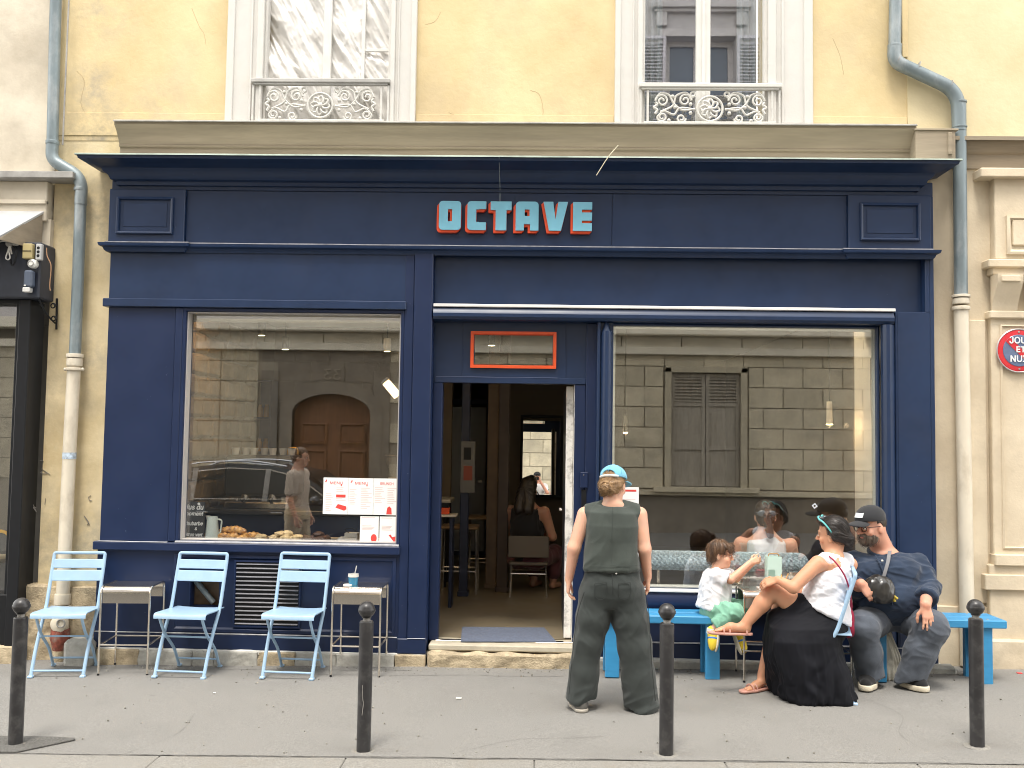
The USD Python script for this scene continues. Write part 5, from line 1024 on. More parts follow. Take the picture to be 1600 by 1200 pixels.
# ------------------------------------------------------------------ bodies and clothes: smooth unions of tapered limbs, meshed as one continuous surface
def unit(v): v = np.array(v, float); return v / (np.linalg.norm(v) + 1e-12)
class Field:
    def __init__(self): self.ops = []
    def _add(self, fn, lo, hi, k, kind='add'): self.ops.append((kind, fn, np.array(lo, float), np.array(hi, float), k)); return self
    def rc(self, a, b, ra, rb, k=.02, sub=False):
        a, b = np.array(a, float), np.array(b, float); ba = b - a; L2 = max(ba @ ba, 1e-9)
        def fn(P):
            t = np.clip((P - a) @ ba / L2, 0, 1); return np.linalg.norm(P - a - t[..., None] * ba, axis=-1) - (ra + (rb - ra) * t)
        return self._add(fn, np.minimum(a - ra, b - rb), np.maximum(a + ra, b + rb), k, 'sub' if sub else 'add')
    def chain(self, pts, rs_, k=.02):
        for i in range(len(pts) - 1): self.rc(pts[i], pts[i + 1], rs_[i], rs_[i + 1], k)
        return self
    def rcf(self, a, b, ra, rb, k=.02):
        """A tapered limb cut off flat at b."""
        a, b = np.array(a, float), np.array(b, float); ba = b - a; L2 = max(ba @ ba, 1e-9); u_ = unit(ba)
        def fn(P):
            t = np.clip((P - a) @ ba / L2, 0, 1.4); return np.maximum(np.linalg.norm(P - a - t[..., None] * ba, axis=-1) - (ra + (rb - ra) * np.clip(t, 0, 1)), (P - b) @ u_)
        return self._add(fn, np.minimum(a - ra, b - rb), np.maximum(a + ra, b + rb), k)
    def ell(self, c, r, ax=None, k=.02, sub=False):
        c, r = np.array(c, float), np.array(r, float); M_ = np.eye(3) if ax is None else np.array(ax, float)
        def fn(P):
            q = (P - c) @ M_.T; k0 = np.linalg.norm(q / r, axis=-1); k1 = np.linalg.norm(q / r**2, axis=-1); return k0 * (k0 - 1) / np.maximum(k1, 1e-6)
        e = np.abs(M_.T) @ r
        return self._add(fn, c - e, c + e, k, 'sub' if sub else 'add')
    def loft(self, C, A_, B_, right, k=.02, pw=2.3):
        """Stacked superelliptic sections with centres C, half width A_ along right and half depth B_."""
        C = np.array(C, float); ax = unit(C[-1] - C[0]); rt = unit(np.array(right, float) - ax * (ax @ np.array(right, float))); dp_ = np.cross(ax, rt)
        tc = (C - C[0]) @ ax; A_ = np.array(A_, float); B_ = np.array(B_, float)
        def fn(P):
            t = (P - C[0]) @ ax; tt = np.clip(t, tc[0], tc[-1])
            c = np.stack([np.interp(tt, tc, C[:, i]) for i in range(3)], -1); a = np.interp(tt, tc, A_); b = np.interp(tt, tc, B_)
            q = P - c; u_ = np.abs(q @ rt) / a; v_ = np.abs(q @ dp_) / b
            side = ((u_**pw + v_**pw)**(1 / pw) - 1) * np.minimum(a, b); cap = np.abs(t - tt)
            return np.where(cap > 0, np.sqrt(np.maximum(side, 0)**2 + cap**2) + np.minimum(side, 0) * (cap <= 0), side)
        e = max(A_.max(), B_.max())
        return self._add(fn, C.min(0) - e, C.max(0) + e, k)
    def cut(self, p, n):
        """Keeps what lies behind the plane through p with normal n."""
        p, n = np.array(p, float), unit(n); return self._add(lambda P: (P - p) @ n, [0] * 3, [0] * 3, 0, 'cut')
    def cutfn(self, fn): return self._add(fn, [0] * 3, [0] * 3, 0, 'cut')
    def mesh(self, h=.006, folds=None, clean=True):
        adds = [o for o in self.ops if o[0] == 'add']
        lo = np.min([o[2] for o in adds], 0) - 4 * h; hi = np.max([o[3] for o in adds], 0) + 4 * h
        n = np.ceil((hi - lo) / h).astype(int) + 1; X = [lo[i] + h * np.arange(n[i]) for i in range(3)]
        D = np.full(n, 1.0, np.float32)
        for kind, fn, a, b, k in self.ops:
            if kind == 'cut': sl = tuple(slice(0, m_) for m_ in n)
            else:
                i0 = np.maximum(np.floor((a - k - 3 * h - lo) / h).astype(int), 0); i1 = np.minimum(np.ceil((b + k + 3 * h - lo) / h).astype(int) + 1, n)
                if (i1 <= i0).any(): continue
                sl = tuple(slice(p_, q_) for p_, q_ in zip(i0, i1))
            P_ = np.stack(np.meshgrid(*[X[i][sl[i]] for i in range(3)], indexing='ij'), -1); d = fn(P_); o = D[sl]
            if kind == 'add':
                if k > 0: q = np.maximum(k - np.abs(o - d), 0) / k; D[sl] = np.minimum(o, d) - q * q * k / 4
                else: D[sl] = np.minimum(o, d)
            elif kind == 'sub':
                d = -d; q = np.maximum(k - np.abs(o - d), 0) / max(k, 1e-6); D[sl] = np.maximum(o, d) + q * q * k / 4
            else: D[sl] = np.maximum(o, d)
        return nets(D, lo, h)
def nets(D, lo, h):
    n = np.array(D.shape); st = np.array([n[1] * n[2], n[2], 1]); Df = D.ravel(); ids, pts, quads = [], [], []
    for ax in range(3):
        a = [slice(1, -1)] * 3; b = list(a); a[ax] = slice(0, -1); b[ax] = slice(1, None)
        A_, B_ = D[tuple(a)], D[tuple(b)]; I = np.argwhere((A_ < 0) != (B_ < 0))
        if not len(I): continue
        da = A_[tuple(I.T)]; t = da / (da - B_[tuple(I.T)]); off = np.ones(3, int); off[ax] = 0; I = I + off
        p = I.astype(float); p[:, ax] += t; u_, v_ = [i for i in range(3) if i != ax]; base = I @ st
        if ax == 1: u_, v_ = v_, u_
        cs = [base, base - st[u_], base - st[u_] - st[v_], base - st[v_]]
        for c in cs: ids.append(c); pts.append(p)
        q = np.stack(cs, 1); q[da >= 0] = q[da >= 0][:, ::-1]; quads.append(q)
    ids = np.concatenate(ids); pts = np.concatenate(pts); quads = np.concatenate(quads)
    un, inv = np.unique(ids, return_inverse=True); cnt = np.bincount(inv).astype(float)
    V = np.stack([np.bincount(inv, pts[:, i]) / cnt for i in range(3)], 1)
    F_ = np.searchsorted(un, quads)
    m_ = trimesh.Trimesh(V * h + lo, tri(F_), process=False)
    e = np.sort(m_.edges_sorted, axis=1); W_ = sparse.coo_matrix((np.ones(2 * len(e)), (np.r_[e[:, 0], e[:, 1]], np.r_[e[:, 1], e[:, 0]])), shape=(len(V),) * 2).tocsr(); W_.data[:] = 1
    dg = np.maximum(np.asarray(W_.sum(1)).ravel(), 1); v_ = np.array(m_.vertices)
    for lam in (.5, -.5, .5, -.5): v_ = v_ + lam * ((W_ @ v_) / dg[:, None] - v_)
    m_.vertices = v_
    return m_
def on_surface(m_, px, py, lift=.004, r=7):
    """The point of a mesh that is nearest to the viewer where the photograph shows it."""
    v_ = np.array(m_.vertices); d_ = v_ - CP; k_ = d_ @ FWD; x_ = 800 + FPX * (d_ @ RIGHT) / k_; y_ = 600 - FPX * (d_ @ UP) / k_
    s_ = np.argwhere((x_ - px)**2 + (y_ - py)**2 < r * r)[:, 0]
    if not len(s_): s_ = np.argsort((x_ - px)**2 + (y_ - py)**2)[:8]
    i_ = s_[np.argmin(k_[s_])]; p_ = CP + _ray(px, py) * k_[i_]; return p_ - FWD * lift
def biggest(m_, least=.04):
    c = m_.split(only_watertight=False); A_ = [q.area for q in c]; return trimesh.util.concatenate([q for q, a in zip(c, A_) if a > max(A_) * least])
def fold(m_, waves, seed=0):
    """Creases: ridged noise along given directions. waves: (amplitude, across-frequency, along-frequency, along-direction, weight function)."""
    V = np.array(m_.vertices); N = np.array(m_.vertex_normals); d = np.zeros(len(V))
    for i, (am, fa, fl, al, wt) in enumerate(waves):
        al = unit(al); x1 = unit(np.cross(al, [.3, .5, .8])); x2 = np.cross(al, x1)
        q = np.stack([V @ al * fl, V @ x1 * fa, V @ x2 * fa], -1); q = q + (meshkit.fbm(V * 5, 2, seed + 90 + i)[:, None] - .5) * 1.2
        r = 1 - np.abs(2 * meshkit.fbm(q, 2, seed + i) - 1) * 2.2; w = 1.0 if wt is None else wt(V); d += am * r * w
    m_.vertices = V + N * d[:, None]; return m_
def hand(F, wr, d, nrm, thumb, s=1.0, curl=.35, spread=.12, fist=False):
    """Palm and five fingers. d: towards the fingertips, nrm: out of the back of the hand, thumb: towards the thumb side."""
    d = unit(d); th = unit(np.array(thumb) - d * (d @ np.array(thumb, float))); nr = unit(np.cross(d, th)); nr = nr if nr @ np.array(nrm, float) > 0 else -nr
    wr = np.array(wr, float); k = .006 * s
    for o, l in ((-.026, .078), (-.009, .084), (.009, .084), (.026, .080)): F.rc(wr + d * .012 * s + th * o * .55 * s, wr + d * l * s + th * o * s, .0145 * s, .0115 * s, .012 * s)
    for o, ln, r in ((.027, .070, .0085), (.0095, .078, .0088), (-.009, .072, .0085), (-.026, .056, .0075)):
        p = wr + d * .084 * s + th * o * s; a = curl * .5; dirs = d + th * o * spread / .027
        for j, fr in enumerate((.45, .32, .25)):
            a += curl * (.6 if j == 0 else .9) * (2.0 if fist else 1); dd = unit(unit(dirs) * math.cos(a) - nr * math.sin(a)); q = p + dd * ln * fr * s
            F.rc(p, q, r * s * (1 - .08 * j), r * s * (1 - .08 * (j + 1)), k); p = q
    p = wr + d * .028 * s + th * .024 * s - nr * .006 * s; q = p + unit(d * .7 + th * .75 - nr * .25) * .042 * s; e = q + unit(d * .9 + th * .25 - nr * .3) * .030 * s; g_ = e + unit(d * 1. + th * .0 - nr * .35) * .024 * s
    F.rc(p, q, .0145 * s, .0105 * s, .012 * s).rc(q, e, .0105 * s, .0095 * s, k).rc(e, g_, .0095 * s, .008 * s, k)
def axes(f, u): f = unit(f); u = unit(np.array(u) - f * (f @ np.array(u, float))); return np.array([np.cross(f, u), f, u])   # right, forward, up
def head(F, c, f, u, s=1.0, child=False, nose=1.0, jaw=1.0):
    """Skull, jaw, nose, brow, lips and ears about the centre c (eye height)."""
    M_ = axes(f, u); L = lambda x, y, z: np.array(c) + (x * M_[0] + y * M_[1] + z * M_[2]) * s
    F.ell(L(0, -.012, .030), np.array([.076, .096, .092]) * s, M_, .02 * s)
    F.ell(L(0, .022, -.045), np.array([.060, .066, .072]) * s * [jaw, 1, 1], M_, .035 * s)
    F.ell(L(0, .060, -.095), np.array([.026, .024, .018]) * s, M_, .03 * s)
    if child:
        for x in (-1, 1): F.ell(L(x * .034, .055, -.045), np.array([.030, .028, .028]) * s, M_, .02 * s)
    for x in (-1, 1):
        F.ell(L(x * .031, .094, .000), np.array([.019, .012, .012]) * s, M_, .012 * s, sub=True)
        F.ell(L(x * .030, .080, .0), np.array([.0145, .0125, .0125]) * s, M_, .004 * s)
        F.rc(L(x * .012, .084, .022), L(x * .045, .072, .022), .010 * s, .009 * s, .012 * s)
        F.ell(L(x * .077, -.008, -.018), np.array([.010, .018, .030]) * s, M_, .006 * s)
        F.ell(L(x * .045, .060, -.035), np.array([.020, .020, .018]) * s, M_, .02 * s)
    F.rc(L(0, .086, .012), L(0, .104 + .008 * nose, -.030), .009 * s, .0125 * s * (.8 if child else 1), .012 * s)
    for x in (-1, 1): F.ell(L(x * .011, .098, -.034), np.array([.009, .010, .008]) * s, M_, .006 * s)
    F.rc(L(-.018, .083, -.061), L(.018, .083, -.061), .0065 * s, .0065 * s, .006 * s).rc(L(-.015, .081, -.072), L(.015, .081, -.072), .007 * s, .007 * s, .006 * s)
    F.rc(L(-.022, .094, -.0665), L(.022, .094, -.0665), .0035 * s, .0035 * s, .004 * s, sub=True)
    return L, M_
def eyes(parent, L, M_, s, iris=None, brow=None, W=True):
    for x in (-1, 1):
        e = trimesh.creation.icosphere(2, .0118 * s); obj('eye', move(e, L(x * .031, .0815, .0)), m_eyewhite, parent, world=W, smooth=True)
        obj('iris', move(trimesh.creation.icosphere(2, .0062 * s), L(x * .031, .0885, -.001)), iris or m_iris, parent, world=W, smooth=True)
        obj('eyebrow', tube([L(x * .014, .096, .024), L(x * .032, .094, .030), L(x * .050, .080, .024)], [.0035 * s, .0045 * s, .003 * s], 6), brow or m_hair_dk, parent, world=W)
        obj('eyelid', tube([L(x * .017, .0905, .004), L(x * .031, .0955, .0095), L(x * .046, .087, .004)], [.0025 * s, .003 * s, .0025 * s], 6), brow or m_hair_dk, parent, world=W)
    obj('lips', tube([L(-.021, .080, -.066), L(-.008, .0895, -.0635), L(.008, .0895, -.0635), L(.021, .080, -.066)], [.003 * s, .0052 * s, .0052 * s, .003 * s], 8), m_lips, parent, world=W)
def strands(m_, c, along, amp, freq, seed):
    V = np.array(m_.vertices); N = np.array(m_.vertex_normals); q = V - c; al = unit(along); a = q - np.outer(q @ al, al)
    ang = np.arctan2(a @ unit(np.cross(al, [0.31, .2, .9])), a @ unit(np.cross(al, np.cross(al, [0.31, .2, .9])))); rr = np.linalg.norm(a, axis=1)
    d = meshkit.fbm(np.stack([ang * freq, q @ al * 6, rr * 4], -1), 3, seed) - .5; m_.vertices = V + N * (d * amp * 2)[:, None]; return m_
def skin(name, c): return mat(name, c, .5, var=.05, vs=14, sss=.25, bump=.10, bs=220, spec=.4, col2=tuple(np.array(c) * [1.06, 1.0, .95]))
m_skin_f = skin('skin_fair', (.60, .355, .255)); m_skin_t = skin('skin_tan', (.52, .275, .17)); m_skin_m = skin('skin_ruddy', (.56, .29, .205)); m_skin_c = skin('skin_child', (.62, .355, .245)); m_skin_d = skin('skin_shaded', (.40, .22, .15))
m_eyewhite = mat('eye_white', (.72, .70, .66), .2, coat=.5); m_iris = mat('dark_iris', (.022, .013, .008), .15, coat=.6); m_lips = mat('lips', (.46, .17, .14), .4)
def hairmat(name, c, c2): return mat(name, c, .42, var=.3, vs=40, col2=c2, stretch=(1, 1, .12), bump=.5, bs=160, spec=.5, bdist=.003)
m_hair_dk = hairmat('dark_hair', (.018, .012, .009), (.045, .028, .018)); m_hair_br = hairmat('brown_hair', (.07, .035, .018), (.16, .085, .042)); m_hair_bl = hairmat('dark_blond_hair', (.16, .085, .035), (.36, .22, .10)); m_hair_bk = hairmat('black_hair', (.010, .008, .008), (.03, .022, .018))
def cloth(name, c, var=.06, **k): return mat(name, c, .85, var=var, vs=9, bump=.35, bs=420, spec=.25, sheen=.15, **k)
LFT = lambda px, py, Y: at(px, py, Y)

def hairs(parent, m_, flow, n, ln, mt, seed, w=.0011, sag=.012):
    """Single hairs combed along the surface of the moulded hair."""
    r_ = np.random.default_rng(seed); P_, fi = trimesh.sample.sample_surface(m_, n, seed=seed); N = m_.face_normals[fi]; pts = []; K = 7
    for p_, nn in zip(P_, N):
        d_ = flow(p_); d_ = d_ - nn * (d_ @ nn); l_ = np.linalg.norm(d_)
        if l_ < 1e-5: continue
        d_ = d_ / l_; sd_ = np.cross(nn, d_); L_ = ln * r_.uniform(.5, 1.2); b_ = r_.normal(0, .18); q_ = np.linspace(0, 1, K)[:, None]
        pts.append(p_ - d_ * L_ * .4 + d_ * L_ * q_ + nn * (.002 + .006 * q_ * (1 - q_) * 4 * r_.random() + .004 * r_.random() * q_ ** 2) + sd_ * b_ * L_ * q_ * q_ - np.array([0, 0, sag]) * q_ ** 2 * r_.random())
    pts = np.array(pts); path = numbered(parent, 'hair_strands'); c_ = UsdGeom.BasisCurves.Define(stage, path); top = '/'.join(parent.split('/')[:3]); pts = pts.reshape(-1, 3) - OFF.get(top, np.zeros(3))
    c_.CreateTypeAttr('cubic'); c_.CreateBasisAttr('catmullRom'); c_.CreateWrapAttr('nonperiodic')
    c_.CreatePointsAttr([Gf.Vec3f(*map(float, p_)) for p_ in pts]); c_.CreateCurveVertexCountsAttr([K] * (len(pts) // K)); c_.CreateWidthsAttr([w] * len(pts)); c_.SetWidthsInterpolation('vertex')
    UsdShade.MaterialBindingAPI.Apply(c_.GetPrim()).Bind(mt); c_.GetPrim().SetCustomDataByKey('kind', 'stuff')
def seam(m_, pts, r, mt, parent, name='seam', lift=.0005):
    obj(name, tube(curve([on_surface(m_, *q, lift) for q in pts], 4), r, 5), mt, parent, world=True)

# ------------------------------------------------------------------ the standing woman, seen from behind
Y0 = -1.12
def woman_standing():
    t = thing('person', 'person standing with back turned in grey-green sleeveless top, wide trousers and pale blue cap', 'person', (at(957, 1105, Y0)[0], Y0, .014))
    A = lambda px, py, dy=0.0: at(px, py, Y0 + dy)
    hc = A(959, 757, .02); hf, hu = unit([.42, .85, -.32]), unit([.05, .25, .95])
    F = Field(); L, M_ = head(F, hc, hf, hu, .92)
    nb = A(957, 786, -.02); F.rc(nb, L(0, -.03, -.05), .058, .054, .04)
    R_ = [1, 0, 0]
    ctr = [A(957, 920, .0), A(957, 890), A(956, 860, .0), A(956, 825), A(956, 803), A(957, 788, -.005)]
    F.loft(ctr, [.145, .130, .118, .140, .148, .08], [.105, .10, .09, .105, .085, .06], R_, .05)
    for sg, sh, el, wr, hd_ in ((-1, (914, 804), (897, 856), (889, 905), (-.06, .1, -1)), (1, (999, 804), (1007, 858), (1012, 902), (.02, .10, -1))):
        s_, e_, w_ = A(*sh), A(*el, -.02), A(*wr, .05 if sg > 0 else .03)
        F.rc(s_, e_, .050, .040, .03).rc(e_, w_, .041, .026, .02); hand(F, w_, hd_, [sg * 1.0, .1, 0], [0, 1, -.15], .93, .42, .10)
    for hp, kn, an in (((937, 922), (918, 1005), (908, 1085)), ((978, 922), (995, 1008), (1004, 1090))): F.chain([A(*hp), A(*kn), A(*an)], [.095, .065, .045], .04)
    body = obj('body', F.mesh(.0055), m_skin_f, t, world=True, smooth=True)
    # sleeveless boxy top
    F = Field(); c2 = [A(954, 889), A(954, 872), A(955, 845), A(956, 820), A(956, 800), A(957, 791, -.01)]
    F.loft(c2, [.170, .166, .160, .166, .160, .110], [.132, .128, .122, .128, .112, .075], R_, .03, 2.6)
    for sg, sh in ((-1, (920, 799)), (1, (994, 799))): F.rc(A(*sh), A(957, 790), .048, .055, .03)
    F.cut(A(955, 888.5), [.03, 0, -1]); F.ell(A(957, 779, .0), [.062, .075, .034], None, .012, sub=True)
    for sg, px in ((-1, 901), (1, 1012)): F.rc(A(px, 795), A(px - sg * 2, 850), .055, .045, .012, sub=True)
    m_ = fold(F.mesh(.0055), [(.012, 7, 1.6, [.6, 0, .8], lambda V: np.clip((A(0, 800)[2] - V[:, 2]) * 5, 0, 1)), (.005, 14, 2.4, [1, 0, .5], lambda V: np.clip((A(0, 850)[2] - V[:, 2]) * 9, 0, 1)), (.004, 13, 2, [.15, 0, 1], None)], 3)
    top = obj('sleeveless_top', m_, cloth('grey_green_cloth', (.050, .060, .053), .1), t, world=True, smooth=True)
    m_tp = mat('top_seam', (.038, .046, .041), .9); seam(m_, [(957, 792), (957, 815), (956, 845), (955, 880)], .0014, m_tp, top); seam(m_, [(912, 884), (935, 884), (957, 884), (980, 884), (996, 884)], .0014, m_tp, top)
    # wide trousers
    F = Field(); F.loft([A(955, 945), A(955, 930), A(956, 912), A(957, 893), A(957, 884)], [.14, .168, .175, .162, .150], [.09, .125, .138, .122, .11], R_, .07, 2.4)
    for hp, kn, an, hw in (((934, 930), (918, 1005), (908, 1092), .086), ((978, 930), (991, 1010), (1003, 1104), .098)):
        F.chain([A(*hp), A((hp[0] * .5 + kn[0] * .5), (hp[1] + kn[1]) / 2), A(*kn), A((kn[0] + an[0]) / 2, (kn[1] + an[1]) / 2), A(*an)], [.108, .095, .084, .083, hw] if hp[0] < 950 else [.112, .104, .098, .096, hw], .03)
        F.cut
    F.cutfn(lambda P: np.where(P[..., 0] < A(957, 1000)[0], A(908, 1090)[2] - .004, A(1004, 1104)[2] - .006) - P[..., 2] - .015 * np.sin(P[..., 0] * 30) + (P[..., 1] - Y0) * .12)
    zk = lambda V, z0, z1: np.clip((V[:, 2] - z0) / (z1 - z0), 0, 1)
    m_ = fold(biggest(F.mesh(.006)), [(.010, 8, 1.2, [.42, 0, .9], None), (.010, 13, 2.4, [.9, .2, .45], lambda V: 1 - zk(V, .05, .22)), (.006, 11, 1.6, [-.55, 0, .8], lambda V: zk(V, .3, .6))], 21)
    m_tr = cloth('dark_trouser_cloth', (.034, .040, .038), .12); tr = obj('trousers', m_, m_tr, t, world=True, smooth=True)
    m_st = mat('trouser_seam', (.018, .021, .020), .9)
    seam(m_, [(956, 893), (957, 905), (957, 918), (957, 930)], .0022, m_st, tr)
    for xs_ in ((929, 948), (966, 985)): seam(m_, [(xs_[0], 912), (xs_[1], 910)], .0018, m_st, tr); seam(m_, [(xs_[0], 912), (xs_[0] + 1, 932), ((xs_[0] + xs_[1]) / 2, 937), (xs_[1] - 1, 931), (xs_[1], 910)], .0016, m_st, tr)
    for q in ([(913, 925), (902, 960), (897, 1000), (893, 1040), (889, 1085)], [(1008, 925), (1014, 960), (1016, 1000), (1019, 1045), (1024, 1095)]): seam(m_, q, .002, m_st, tr)
    obj('waistband', tube(A(957, 889) + np.c_[.163 * np.cos(a_ := np.linspace(0, 2 * np.pi, 40)), .124 * np.sin(a_), 0 * a_], .014, 8), m_tr, tr, world=True)
    obj('button', move(trimesh.creation.icosphere(1, .006), A(963, 896, -.135)), m_trim, tr, world=True)
    # shoes
    for nm, (px, py), ang in (('l', (908, 1103), -.25), ('r', (1008, 1109), .45)):
        F = Field(); p_ = A(px, py, -.05 if nm == 'l' else -.04); p_[2] = .014 + .036; d = np.array([math.sin(ang), math.cos(ang), 0]); F.rc(p_ - d * .0, p_ + d * .10, .040, .042, .03).rc(p_ + d * .1, p_ + d * .17 - [0, 0, .008], .040, .030, .03).rc(p_, p_ + [0, 0, .03], .036, .034, .02); F.cut([0, 0, .016], [0, 0, -1])
        so = obj('shoe', F.mesh(.006), mat('grey_suede_' + nm, (.11, .105, .095), .9, var=.15, vs=30), t, world=True, smooth=True)
        F = Field(); q = p_ * [1, 1, 0] + [0, 0, .026]; F.rc(q - d * .004, q + d * .10, .044, .045, .02).rc(q + d * .1, q + d * .175, .044, .034, .02); F.cut([0, 0, .034], [0, 0, 1]); F.cut([0, 0, .014], [0, 0, -1]); obj('sole', F.mesh(.005), mat('pale_sole_' + nm, (.36, .33, .28), .8), so, world=True)
    # hair tied in a low knot
    F = Field(); F.ell(L(0, -.022, .020), [.076, .090, .085], M_, .02).ell(L(0, -.088, -.045), [.052, .036, .053], M_, .03).rc(L(-.05, -.06, -.02), L(-.045, -.055, -.075), .034, .026, .03).rc(L(.05, -.05, -.03), L(.04, -.05, -.06), .030, .022, .02)
    F.ell(L(-.01, -.118, -.055), [.037, .028, .035], M_, .012).cut(L(0, .020, 0), M_[1])
    m_ = strands(F.mesh(.005), L(-.01, -.11, -.055), M_[1], .010, 5, 4); hr = obj('hair', m_, m_hair_bl, t, world=True, smooth=True); hairs(hr, m_, lambda p: L(-.01, -.13, -.055) - p, 700, .04, m_hair_bl, 3)
    for k_ in range(5):
        a_ = np.linspace(0, 4.6 + k_, 18); rr = .034 - .0045 * k_; obj('hair_lock', tube(np.array([L(-.01 + rr * math.cos(a + k_), -.128 - .010 * math.sin(k_ * 2 + a), -.055 + rr * math.sin(a + k_)) for a in a_]), .0075, 7), m_hair_bl, hr, world=True)
    # cap
    F = Field(); F.ell(L(0, -.012, .045), [.084, .101, .081], M_, 0).cut(L(0, 0, .040), -M_[2] + .12 * M_[1]); F.ell(L(0, -.115, .040), [.041, .046, .028], M_, .004, sub=True)
    m_cap = cloth('pale_blue_cap', (.16, .42, .58), .08); cp2 = obj('cap', F.mesh(.0045), m_cap, t, world=True, smooth=50)
    F = Field(); F.ell(L(0, .115, .040), [.078, .075, .012], M_, .0).cut(L(0, .07, 0), -M_[1]); obj('brim', F.mesh(.004), m_cap, cp2, world=True, smooth=True)
    a_ = np.linspace(-.75, .75, 15); obj('strap', (lambda P: tube(P, .0085, 8))(np.array([L(.094 * math.sin(a), -.012 - .110 * math.cos(a), .028) for a in a_])), m_trim, cp2, world=True)
    obj('cap_button', move(trimesh.creation.icosphere(1, .008), L(0, -.012, .134)), m_cap, cp2, world=True)
    for k_ in range(6):
        a = k_ * math.pi / 3; obj('seam', tube(np.array([L(.0920 * math.sin(a) * math.cos(e), -.012 + .1105 * math.cos(a) * math.cos(e), .045 + .0885 * math.sin(e)) for e in np.linspace(.12, 1.5, 9)]), .0016, 5), mat('cap_seam_%s' % 'abcdef'[k_], (.11, .32, .46), .9), cp2, world=True)
woman_standing()

# ------------------------------------------------------------------ the boy on the bench
def boy():
    Yb = -.26; A = lambda px, py, dy=0.0: at(px, py, Yb + dy)
    t = thing('person', 'small child in white T-shirt and mint green trousers sitting on the blue bench', 'person', (at(1120, 960, Yb)[0], Yb, G(1.2) + .445))
    hc = A(1127, 866); hf, hu = unit([.93, -.36, -.10]), unit([.10, 0, 1]); s = .80
    F = Field(); L, M_ = head(F, hc, hf, hu, s, True, .4); nb = A(1119, 891, .0); F.rc(nb, L(0, -.03, -.05), .036, .036, .03)
    rt = unit([.36, -.93, 0])
    F.loft([A(1117, 948), A(1118, 930), A(1119, 908), A(1120, 894)], [.095, .09, .10, .05], [.078, .075, .07, .04], rt, .04)
    nS, nE, nW = A(1121, 899, -.085), A(1141, 906, -.11), A(1172, 879, -.06); fS, fE, fW = A(1126, 897, .08), A(1150, 904, .07), A(1176, 880, .0)
    for s_, e_, w_, td in ((nS, nE, nW, [0, .3, 1]), (fS, fE, fW, [0, -.3, 1])): F.rc(s_, e_, .033, .027, .02).rc(e_, w_, .028, .019, .015); hand(F, w_, [.85, .12, .35], [0, -1, .2], td, .62, .55, .05)
    nH, nK, nA = A(1120, 951, -.06), A(1147, 957, -.14), A(1112, 986, -.12); fH, fK, fA = A(1122, 950, .05), A(1164, 950, .0), A(1156, 992, -.02)
    F.chain([nH, nK, nA], [.056, .042, .028], .02).chain([fH, fK, fA], [.056, .042, .028], .02)
    obj('body', F.mesh(.0045), m_skin_c, t, world=True, smooth=True); eyes(t, L, M_, s, None, m_hair_br)
    F = Field(); F.loft([A(1114, 951), A(1116, 938), A(1118, 915), A(1120, 898), A(1121, 892)], [.125, .118, .115, .105, .06], [.105, .100, .092, .078, .055], rt, .03, 2.4)
    F.rcf(nS, nS * .22 + nE * .78, .045, .050, .03).rcf(fS, fS * .25 + fE * .75, .045, .049, .03)
    F.ell(A(1121, 882), [.05, .05, .04], None, .01, sub=True); F.cut(A(1114, 950), [-.1, 0, -1])
    m_ = fold(F.mesh(.005), [(.008, 14, 4, [.4, 0, .9], None), (.006, 20, 5, [.8, .3, -.5], None)], 5); obj('t_shirt', m_, cloth('white_jersey', (.70, .70, .72), .03), t, world=True, smooth=True)
    F = Field(); F.loft([A(1116, 962), A(1117, 950), A(1118, 942)], [.105, .108, .098], [.09, .092, .085], rt, .03)
    F.rc(nH, nK, .072, .058, .025).rc(fH, fK, .070, .056, .025).rcf(nK, nK * .25 + nA * .75, .058, .052, .02).rcf(fK, fK * .25 + fA * .75, .056, .05, .02)
    m_ = fold(biggest(F.mesh(.005)), [(.007, 18, 4, [.7, 0, -.7], None), (.006, 24, 6, [.2, .5, 1], None)], 6); obj('trousers', m_, cloth('mint_cotton', (.19, .40, .29), .06), t, world=True, smooth=True)
    m_y, m_sock = cloth('yellow_trainer', (.66, .50, .04), .08), cloth('white_sock', (.7, .7, .68))
    for an, d, up_ in ((nA, unit([-.12, -.35, -.95]), [-1, 0, .3]), (fA, unit([.25, -.5, -.8]), [1, 0, .3])):
        obj('sock', tube([an + [0, 0, .02], an - [0, 0, .015]], [.034, .036], 14), m_sock, t, world=True)
        M2 = axes(d, up_); F = Field(); c_ = an + d * .05 - M2[2] * .012; F.ell(c_, [.036, .085, .036], M2, .0).ell(an + d * .0, [.034, .036, .034], M2, .02); sh_ = obj('shoe', F.mesh(.0045), m_y, t, world=True, smooth=True)
        F = Field(); F.ell(c_ - M2[2] * .022, [.041, .092, .022], M2, 0).cut(c_ - M2[2] * .020, M2[2]); obj('sole', F.mesh(.0045), mat('pale_trainer_sole' + ('_a' if an is nA else '_b'), (.55, .52, .42), .7), sh_, world=True, smooth=True)
        F = Field(); F.ell(c_ + d * .0, [.0375, .022, .038], M2, 0); obj('blue_stripe', F.mesh(.004), mat('blue_stripe' + ('_a' if an is nA else '_b'), (.03, .16, .52), .6), sh_, world=True, smooth=True)
    F = Field(); F.ell(L(0, -.022, .030), np.array([.086, .106, .096]) * s, M_, .0).ell(L(0, -.07, -.03), np.array([.070, .050, .060]) * s, M_, .03)
    F.cutfn(lambda P: np.minimum((P - L(0, .045, 0)) @ M_[1], (L(0, 0, .050) - P) @ M_[2])); F.cutfn(lambda P: np.minimum((P - L(0, -.018, 0)) @ M_[1], (L(0, 0, .004) - P) @ M_[2]))
